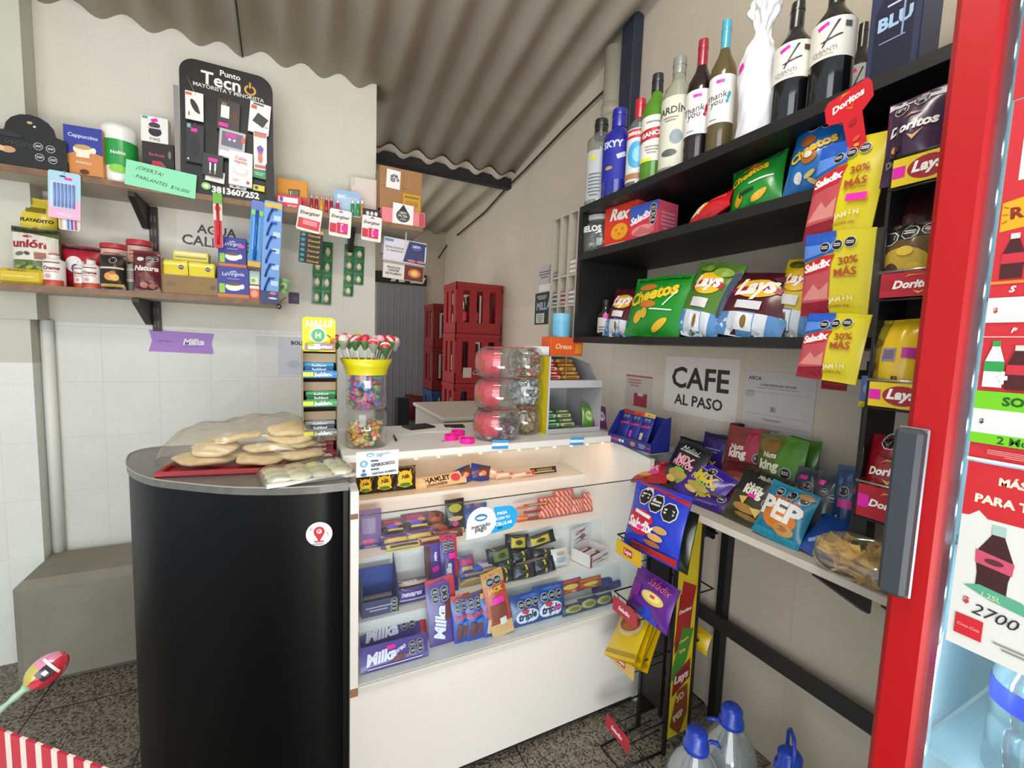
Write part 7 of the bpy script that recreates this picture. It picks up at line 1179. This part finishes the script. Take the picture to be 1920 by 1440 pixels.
hb((1660, 176, 1772, 304), 1.776, .05, '#3f2444', [('r', .5, .94, .96, .08, '#c8c4c8'), ('s', .3, .84, .13), ('s', .62, .9, .13)]+DO(.6)+[('t', 'DINAMITA', .55, .22, .84, '#8a8078', 2, 'B'), ('e', .3, .36, .14, .08, '#d8905a')], 'dark purple crisp bag in the top tier of the hanging rack', lean=4)
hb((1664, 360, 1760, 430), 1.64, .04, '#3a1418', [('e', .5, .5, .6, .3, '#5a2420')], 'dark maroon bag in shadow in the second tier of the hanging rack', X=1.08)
hb((1652, 418, 1760, 512), 1.572, .05, '#5a4a2a', [('p', [(0, .72), (1, .8), (1, 1), (0, 1)], '#1c1814'), ('s', .2, .78, .16), ('s', .55, .84, .16), ('s', .86, .88, .14), ('e', .5, .42, .9, .4, '#b89a2e'), ('e', .3, .3, .3, .2, '#4a2a24'), ('e', .5, .22, .3, .16, '#5a2c2a'), ('e', .2, .2, .2, .1, '#c8b06a'), ('e', .72, .3, .3, .2, '#c8a828'), ('e', .55, .56, .3, .14, '#d8b83a')], 'brown and yellow crisp bag in the second tier of the hanging rack', lean=4)
hb((1632, 598, 1740, 706), 1.368, .06, '#d8b41c', [('p', [(0, 0), (.26, .1), (.34, 1), (0, 1)], '#8a7a24'), ('r', .46, .55, .24, .16, '#8a7a94'), ('r', .46, .55, .18, .11, '#6a5a70'), ('r', .85, .58, .34, .12, '#b02a90'), ('t', 'EL', .62, .26, .14, '#3a2c10', 0, 'B'), ('t', 'ZAN', .5, .12, .26, '#3a2c10', 0, 'B'), ('r', .84, .14, .34, .24, '#d8d4c8'), ('e', .2, .7, .2, .1, '#5a4a14'), ('e', .16, .4, .16, .1, '#5a4a14')], 'yellow crisp bag in the third tier of the hanging rack', lean=5)
hb((1600, 705, 1650, 772), 1.345, .02, '#4a6a9a', [('r', .5, .1, 1, .18, '#c8b82a'), ('e', .5, .6, .5, .3, '#6a8ab0')], 'blue bag sticking out on the left of the third tier of the hanging rack', X=1.07, y=.487, w=.035, lean=0)
hb((1618, 818, 1720, 938), 1.155, .055, '#8a1220', [('s', .45, .92, .2)]+DO(.52)+[('p', [(.5, .3), (.9, .45), (.9, .1), (.6, .16)], '#b8742c'), ('r', .5, .72, .5, .03, '#5a0c16', -12)], 'dark red crisp bag in the lowest tier of the hanging rack', lean=8)
hb((1586, 892, 1650, 968), 1.16, .04, '#9a1426', [('r', .5, .5, .3, .2, '#b81c30')], 'dark red crisp bag corner jutting out left of the lowest label strip', X=1.05, w=.07, y=.455, lean=6, roll=8)
# ================================================================ red drinks fridge
FX, FYL, FYR, FZ0, FZ1 = .90, .356, -.34, .06, 2.2
r = thing('drinks_fridge', 'red drinks fridge with a glass door covered in price posters at the right edge', 'fridge'); put(r, (0, 0, 0))
WI = mt('#dfe9ea', .4); RD = mt('#b40009', .45)
b = MB()
for x0, x1, y0, y1, z0, z1 in ((FX+.05, 1.50, FYL-.03, FYL-.006, FZ0, FZ1), (FX+.05, 1.50, FYR+.006, FYR+.03, FZ0, FZ1), (1.47, 1.50, FYR+.03, FYL-.03, FZ0, FZ1), (FX+.05, 1.47, FYR+.03, FYL-.03, FZ0, FZ0+.1), (FX+.05, 1.47, FYR+.03, FYL-.03, FZ1-.2, FZ1)): b.box(x0, x1, y0, y1, z0, z1, WI)
b.box(FX+.06, 1.49, FYR+.02, FYL-.02, .001, FZ0, mt('#1c1c1e', .6)); b.build('cabinet_body', r)
b = MB()
for y0, y1, z0, z1 in ((.2935, FYL, FZ0, FZ1), (FYR, FYR+.062, FZ0, FZ1), (FYR+.062, .2935, FZ0, FZ0+.12), (FYR+.062, .2935, FZ1-.16, FZ1)): b.box(FX, FX+.045, y0, y1, z0, z1, RD, .010)
DF = b.build('door_frame', r)
b = MB(); b.box(FX+.004, FX+.008, FYR+.06, .296, FZ0+.11, FZ1-.15, clear('#f2fbff', .06, .02, .008, 'fridge_glass')); GD = b.build('glass_door', DF)
h0, h1 = onX(1660, 1110, FX-.02), onX(1690, 802, FX-.02)
b = MB(); y0 = .3235; b.box(FX-.024, FX, y0, .3605, 1.062, 1.338, mt('#3b4048', .5), .006); b.box(FX-.005, FX, y0-.002, .362, 1.060, 1.340, mt('#8a8f96', .3, .4), .002); b.build('handle', DF)
CY = mt('#d8fbff', .4, emit=9)
b = MB(); b.box(.962, .970, .300, .312, .2, 2.0, mt('#cfe6ea', .4))
for i in range(26): b.box(.958, .964, .302, .310, .22+i*.07, .236+i*.07, CY)
b.build('led_strip', r); lamp('fridge_led_light', (.972, .285, 1.05), (1.25, 0, .95), .02, 1.7, 5, (.72, .96, 1))
for z in (.24, .775, 1.15, 1.55): b = MB(); b.box(.99, 1.46, FYR+.035, .318, z-.006, z, mt('#c8d8dc', .3)); b.build('wire_shelf', r)
# price posters on the glass
def fposter(w, h, zb_, yl, col, art, nm): b = MB(); b.box(FX+.0025, FX+.0036, yl-w, yl, zb_, zb_+h, mt(col, .5)); b.art(art, lambda u, v, o: (FX+.0025-o, yl-w/2-u, zb_+v), w, h, e0=.0003, de=.00012); o = b.build('price_poster', r); o['label'] = nm; return o
hv = .505; V = lambda z: (z-1.305)/hv; U = lambda y: (.277-y)/.2
def rz(z0, z1, c, u=.5, wd=1.): return ('r', u, (V(z0)+V(z1))/2, wd, (z1-z0)/hv, c)
def cola(u, z, wz, hz, cap='#d8d0cc', body='#4a1a1c', lab='#c83040'): return [('p', [(u-wz*.5, V(z)), (u+wz*.5, V(z)), (u+wz*.5, V(z+hz*.55)), (u+wz*.22, V(z+hz*.85)), (u+wz*.2, V(z+hz)), (u-wz*.2, V(z+hz)), (u-wz*.22, V(z+hz*.85)), (u-wz*.5, V(z+hz*.55))], body), rz(z+hz*.34, z+hz*.56, lab, u, wz*1.02), rz(z+hz*.88, z+hz, cap, u, wz*.42)]
fposter(.2, hv, 1.305, .277, '#c92a34', [rz(1.70, 1.78, '#ece6dc', .32, .5), ('p', [(.01, V(1.632)), (1, V(1.66)), (1, V(1.715)), (.01, V(1.672))], '#f0a818'), ('t', 'R', .088, V(1.656), .07, '#8a2a1c', 4, 'B'), ('r', .03, V(1.665), .03, .004, '#b86a10', -30), ('r', .03, V(1.655), .03, .004, '#b86a10'), ('r', .03, V(1.645), .03, .004, '#b86a10', 30)]+cola(.095, 1.566, .11, .062)+[('p', [(.155, V(1.592)), (.175, V(1.592)), (.175, V(1.6)), (.2, V(1.6)), (.2, V(1.588)), (.175, V(1.582)), (.155, V(1.582))], '#f2ece8'), rz(1.559, 1.563, '#f08a2a'), ('t', 'S', .115, V(1.551), .035, '#f0e8e4', 0, 'Bi'), rz(1.505, 1.54, '#dfe4de'), ('t', '$', .045, V(1.522), .025, '#b03a48', 0, 'B'), ('t', 'P', .15, V(1.494), .03, '#f0dcd8', 0, 'Bi'), rz(1.484, 1.4855, '#f0c0b8')]
        +cola(.075, 1.413, .1, .066, '#3f9a4a', '#dfe6e2', '#2f9a4c')+cola(.19, 1.411, .1, .062)+[('p', [(.1, V(1.43)), (.115, V(1.43)), (.115, V(1.436)), (.135, V(1.436)), (.135, V(1.43)), (.15, V(1.43)), (.15, V(1.424)), (.135, V(1.424)), (.135, V(1.418)), (.115, V(1.418)), (.115, V(1.424)), (.1, V(1.424))], '#f6f0ec'), rz(1.381, 1.407, '#72c81e'), ('t', 'SOLO', .25, V(1.394), .22, '#1f5a16', 0, 'B'), rz(1.346, 1.381, '#dfe4de'), ('t', '$', .05, V(1.363), .025, '#3a3a3a', 0, 'B'), rz(1.331, 1.346, '#72c81e'), ('t', '2 Monster', .3, V(1.3385), .32, '#1f5a16', 0, 'b'), ('n', .4, V(1.319), .6, .02, 4, '#e89a94'), rz(1.305, 1.309, '#e6ece8')], 'red, yellow and green drinks price poster')
h2 = .282; V2 = lambda z: (z-1.02)/h2
fposter(.2, .2, 1.812, .279, '#c4242e', [('r', .3, .15, .3, .12, '#e8e0d8')], 'plain red upper price poster')
fposter(.2, h2, 1.02, .276, '#dcddd8', [('p', [(0, V2(1.221)), (.04, V2(1.222)), (.09, V2(1.232)), (.14, V2(1.222)), (1, V2(1.222)), (1, 1), (0, 1)], '#c8262e'), ('t', 'MÁS COCA', .36, V2(1.281), .38, '#f2e6cc', 0, 'B'), ('t', 'PARA TU MESA', .34, V2(1.25), .56, '#f2e6cc', 0, 'B'),
        ('p', [(.12, V2(1.118)), (.28, V2(1.112)), (.28, V2(1.14)), (.3, V2(1.165)), (.24, V2(1.20)), (.235, V2(1.214)), (.175, V2(1.214)), (.17, V2(1.20)), (.1, V2(1.17)), (.12, V2(1.14))], '#3f1c20'), ('p', [(.105, V2(1.155)), (.295, V2(1.15)), (.3, V2(1.168)), (.1, V2(1.175))], '#c8506a'), ('r', .205, V2(1.209), .07, .05, '#a8c4bc'), ('e', .2, V2(1.162), .1, .03, '#5a2a30'),
        ('p', [(.06, V2(1.116)), (.2, V2(1.106)), (.46, V2(1.098)), (.36, V2(1.118)), (.14, V2(1.124))], '#5aa888'), ('t', '1.25L', .21, V2(1.111), .1, '#b8d8a0', -4, 'b'), ('t', '$', .085, V2(1.094), .035, '#c03a48', 0, 'B'), ('t', '2700', .24, V2(1.085), .24, '#23252c', -4, 'i'), ('r', .115, V2(1.055), .15, .11, '#cb2430'), ('t', 'Coca-Cola', .115, V2(1.055), .12, '#f0c8c8', -2, 'i'), ('n', .4, V2(1.045), .3, .04, 2, '#8a8a88')], 'white and red cola price poster')
# water bottles inside the fridge
for i, (x, y, z) in enumerate(((1.06, .205, .775), (1.06, .08, .775), (1.2, .205, .775), (1.06, .205, .24), (1.06, .09, .24))):
    q = thing('water_bottle', ('front', 'second', 'rear', 'lower front', 'lower second')[i]+' clear water bottle with a blue band inside the red fridge', 'bottle', 'water bottles inside the fridge'); put(q, (x, y, z+.0005), 40)
    b = MB(); b.lathe([(.05, 0), (.056, .006), (.056, .09), (.052, .096), (.056, .102), (.056, .17), (.036, .215), (.016, .235), (.016, .25)], clear('#cfeaf0', .6, .04, .25, 'water_plastic'), 24); b.build('bottle_body', q)
    b = MB(); b.lathe([(.0568, .125), (.0568, .16)], mt('#2a3fd0', .35), 24, cap=False); b.build('blue_band', q)
    b = MB(); b.lathe([(.018, .246), (.018, .264)], mt('#2a4fc8', .4), 14); b.build('cap', q)
# ================================================================ foreground: lollipop and striped tray
A_, B_ = Vector((-.327, .738, .95)), Vector((-.189, .617, .95)); D_ = (B_-A_).normalized(); N_ = Vector((-D_.y, D_.x, 0)); N_ = -N_ if N_.y > 0 else N_
r = thing('striped_tray', 'red and white striped cardboard tray close by at the lower left corner', 'tray'); ln, dp, hh = .62, .30, .085
r.matrix_world = Matrix(((D_.x, N_.x, 0, A_.x-D_.x*.3), (D_.y, N_.y, 0, A_.y-D_.y*.3), (0, 0, 1, .95-hh), (0, 0, 0, 1)))
RS, WS = mt('#c41f3c', .5), mt('#ece4da', .5); b = MB()
def stripes(x0, x1, y0, y1, along):
    n = int((x1-x0 if along == 'x' else y1-y0)/.026); L0 = x0 if along == 'x' else y0; st = (x1-x0 if along == 'x' else y1-y0)/n
    for i in range(n):
        a0, a1 = L0+i*st, L0+i*st+st*.62; a2 = L0+(i+1)*st
        for p, q, m in ((a0, a1, RS), (a1, a2, WS)):
            if along == 'x': b.box(p, q, y0, y1, .012, hh, m)
            else: b.box(x0, x1, p, q, .012, hh, m)
stripes(0, ln, 0, .003, 'x'); stripes(0, ln, dp-.003, dp, 'x'); stripes(0, .003, .003, dp-.003, 'y'); stripes(ln-.003, ln, .003, dp-.003, 'y')
b.box(0, ln, 0, dp, 0, .012, WS); b.build('tray_body', r)
b = MB(); b.box(.03, ln-.03, .03, dp-.03, -.863, -.0005, mt('#e4e0d8', .6)); o = b.build('pedestal'); tag(o, 'plain white pedestal carrying the striped tray at the lower left', 'pedestal'); o.matrix_world = r.matrix_world.copy()
H_ = onZ(88, 1257, 1.01); P_ = onZ(2, 1330, .985); v = (H_-P_); base = P_-v*.55
r = thing('big_lollipop', 'single lollipop in a red and yellow wrapper leaning out over the striped tray', 'lollipop'); put(r, base); L_ = H_-base; dn = L_.normalized()
b = MB(); b.tube([(0, 0, 0), L_*.9], .0023, mt('#e8efe4', .4), 8); b.build('stick', r)
b = MB(); s0 = L_-dn*.026; b.tube([L_-dn*.055, L_-dn*.047, L_-dn*.040, L_-dn*.033, L_-dn*.026, L_-dn*.018], .004, mt('#9cc0a0', .3, coat=.5), 8, rs=[.0025, .0042, .003, .0048, .004, .009]); b.build('twisted_wrapper', r)
qx = dn.orthogonal().normalized(); qm = Matrix((qx, dn.cross(qx), dn)).transposed().to_4x4(); qm.translation = L_
b = MB(); b.T = qm; b.ball((0, 0, 0), .0165, .0165, .0225, mt('#c8283e', .25, coat=.6), 16, 12, .05, 3)
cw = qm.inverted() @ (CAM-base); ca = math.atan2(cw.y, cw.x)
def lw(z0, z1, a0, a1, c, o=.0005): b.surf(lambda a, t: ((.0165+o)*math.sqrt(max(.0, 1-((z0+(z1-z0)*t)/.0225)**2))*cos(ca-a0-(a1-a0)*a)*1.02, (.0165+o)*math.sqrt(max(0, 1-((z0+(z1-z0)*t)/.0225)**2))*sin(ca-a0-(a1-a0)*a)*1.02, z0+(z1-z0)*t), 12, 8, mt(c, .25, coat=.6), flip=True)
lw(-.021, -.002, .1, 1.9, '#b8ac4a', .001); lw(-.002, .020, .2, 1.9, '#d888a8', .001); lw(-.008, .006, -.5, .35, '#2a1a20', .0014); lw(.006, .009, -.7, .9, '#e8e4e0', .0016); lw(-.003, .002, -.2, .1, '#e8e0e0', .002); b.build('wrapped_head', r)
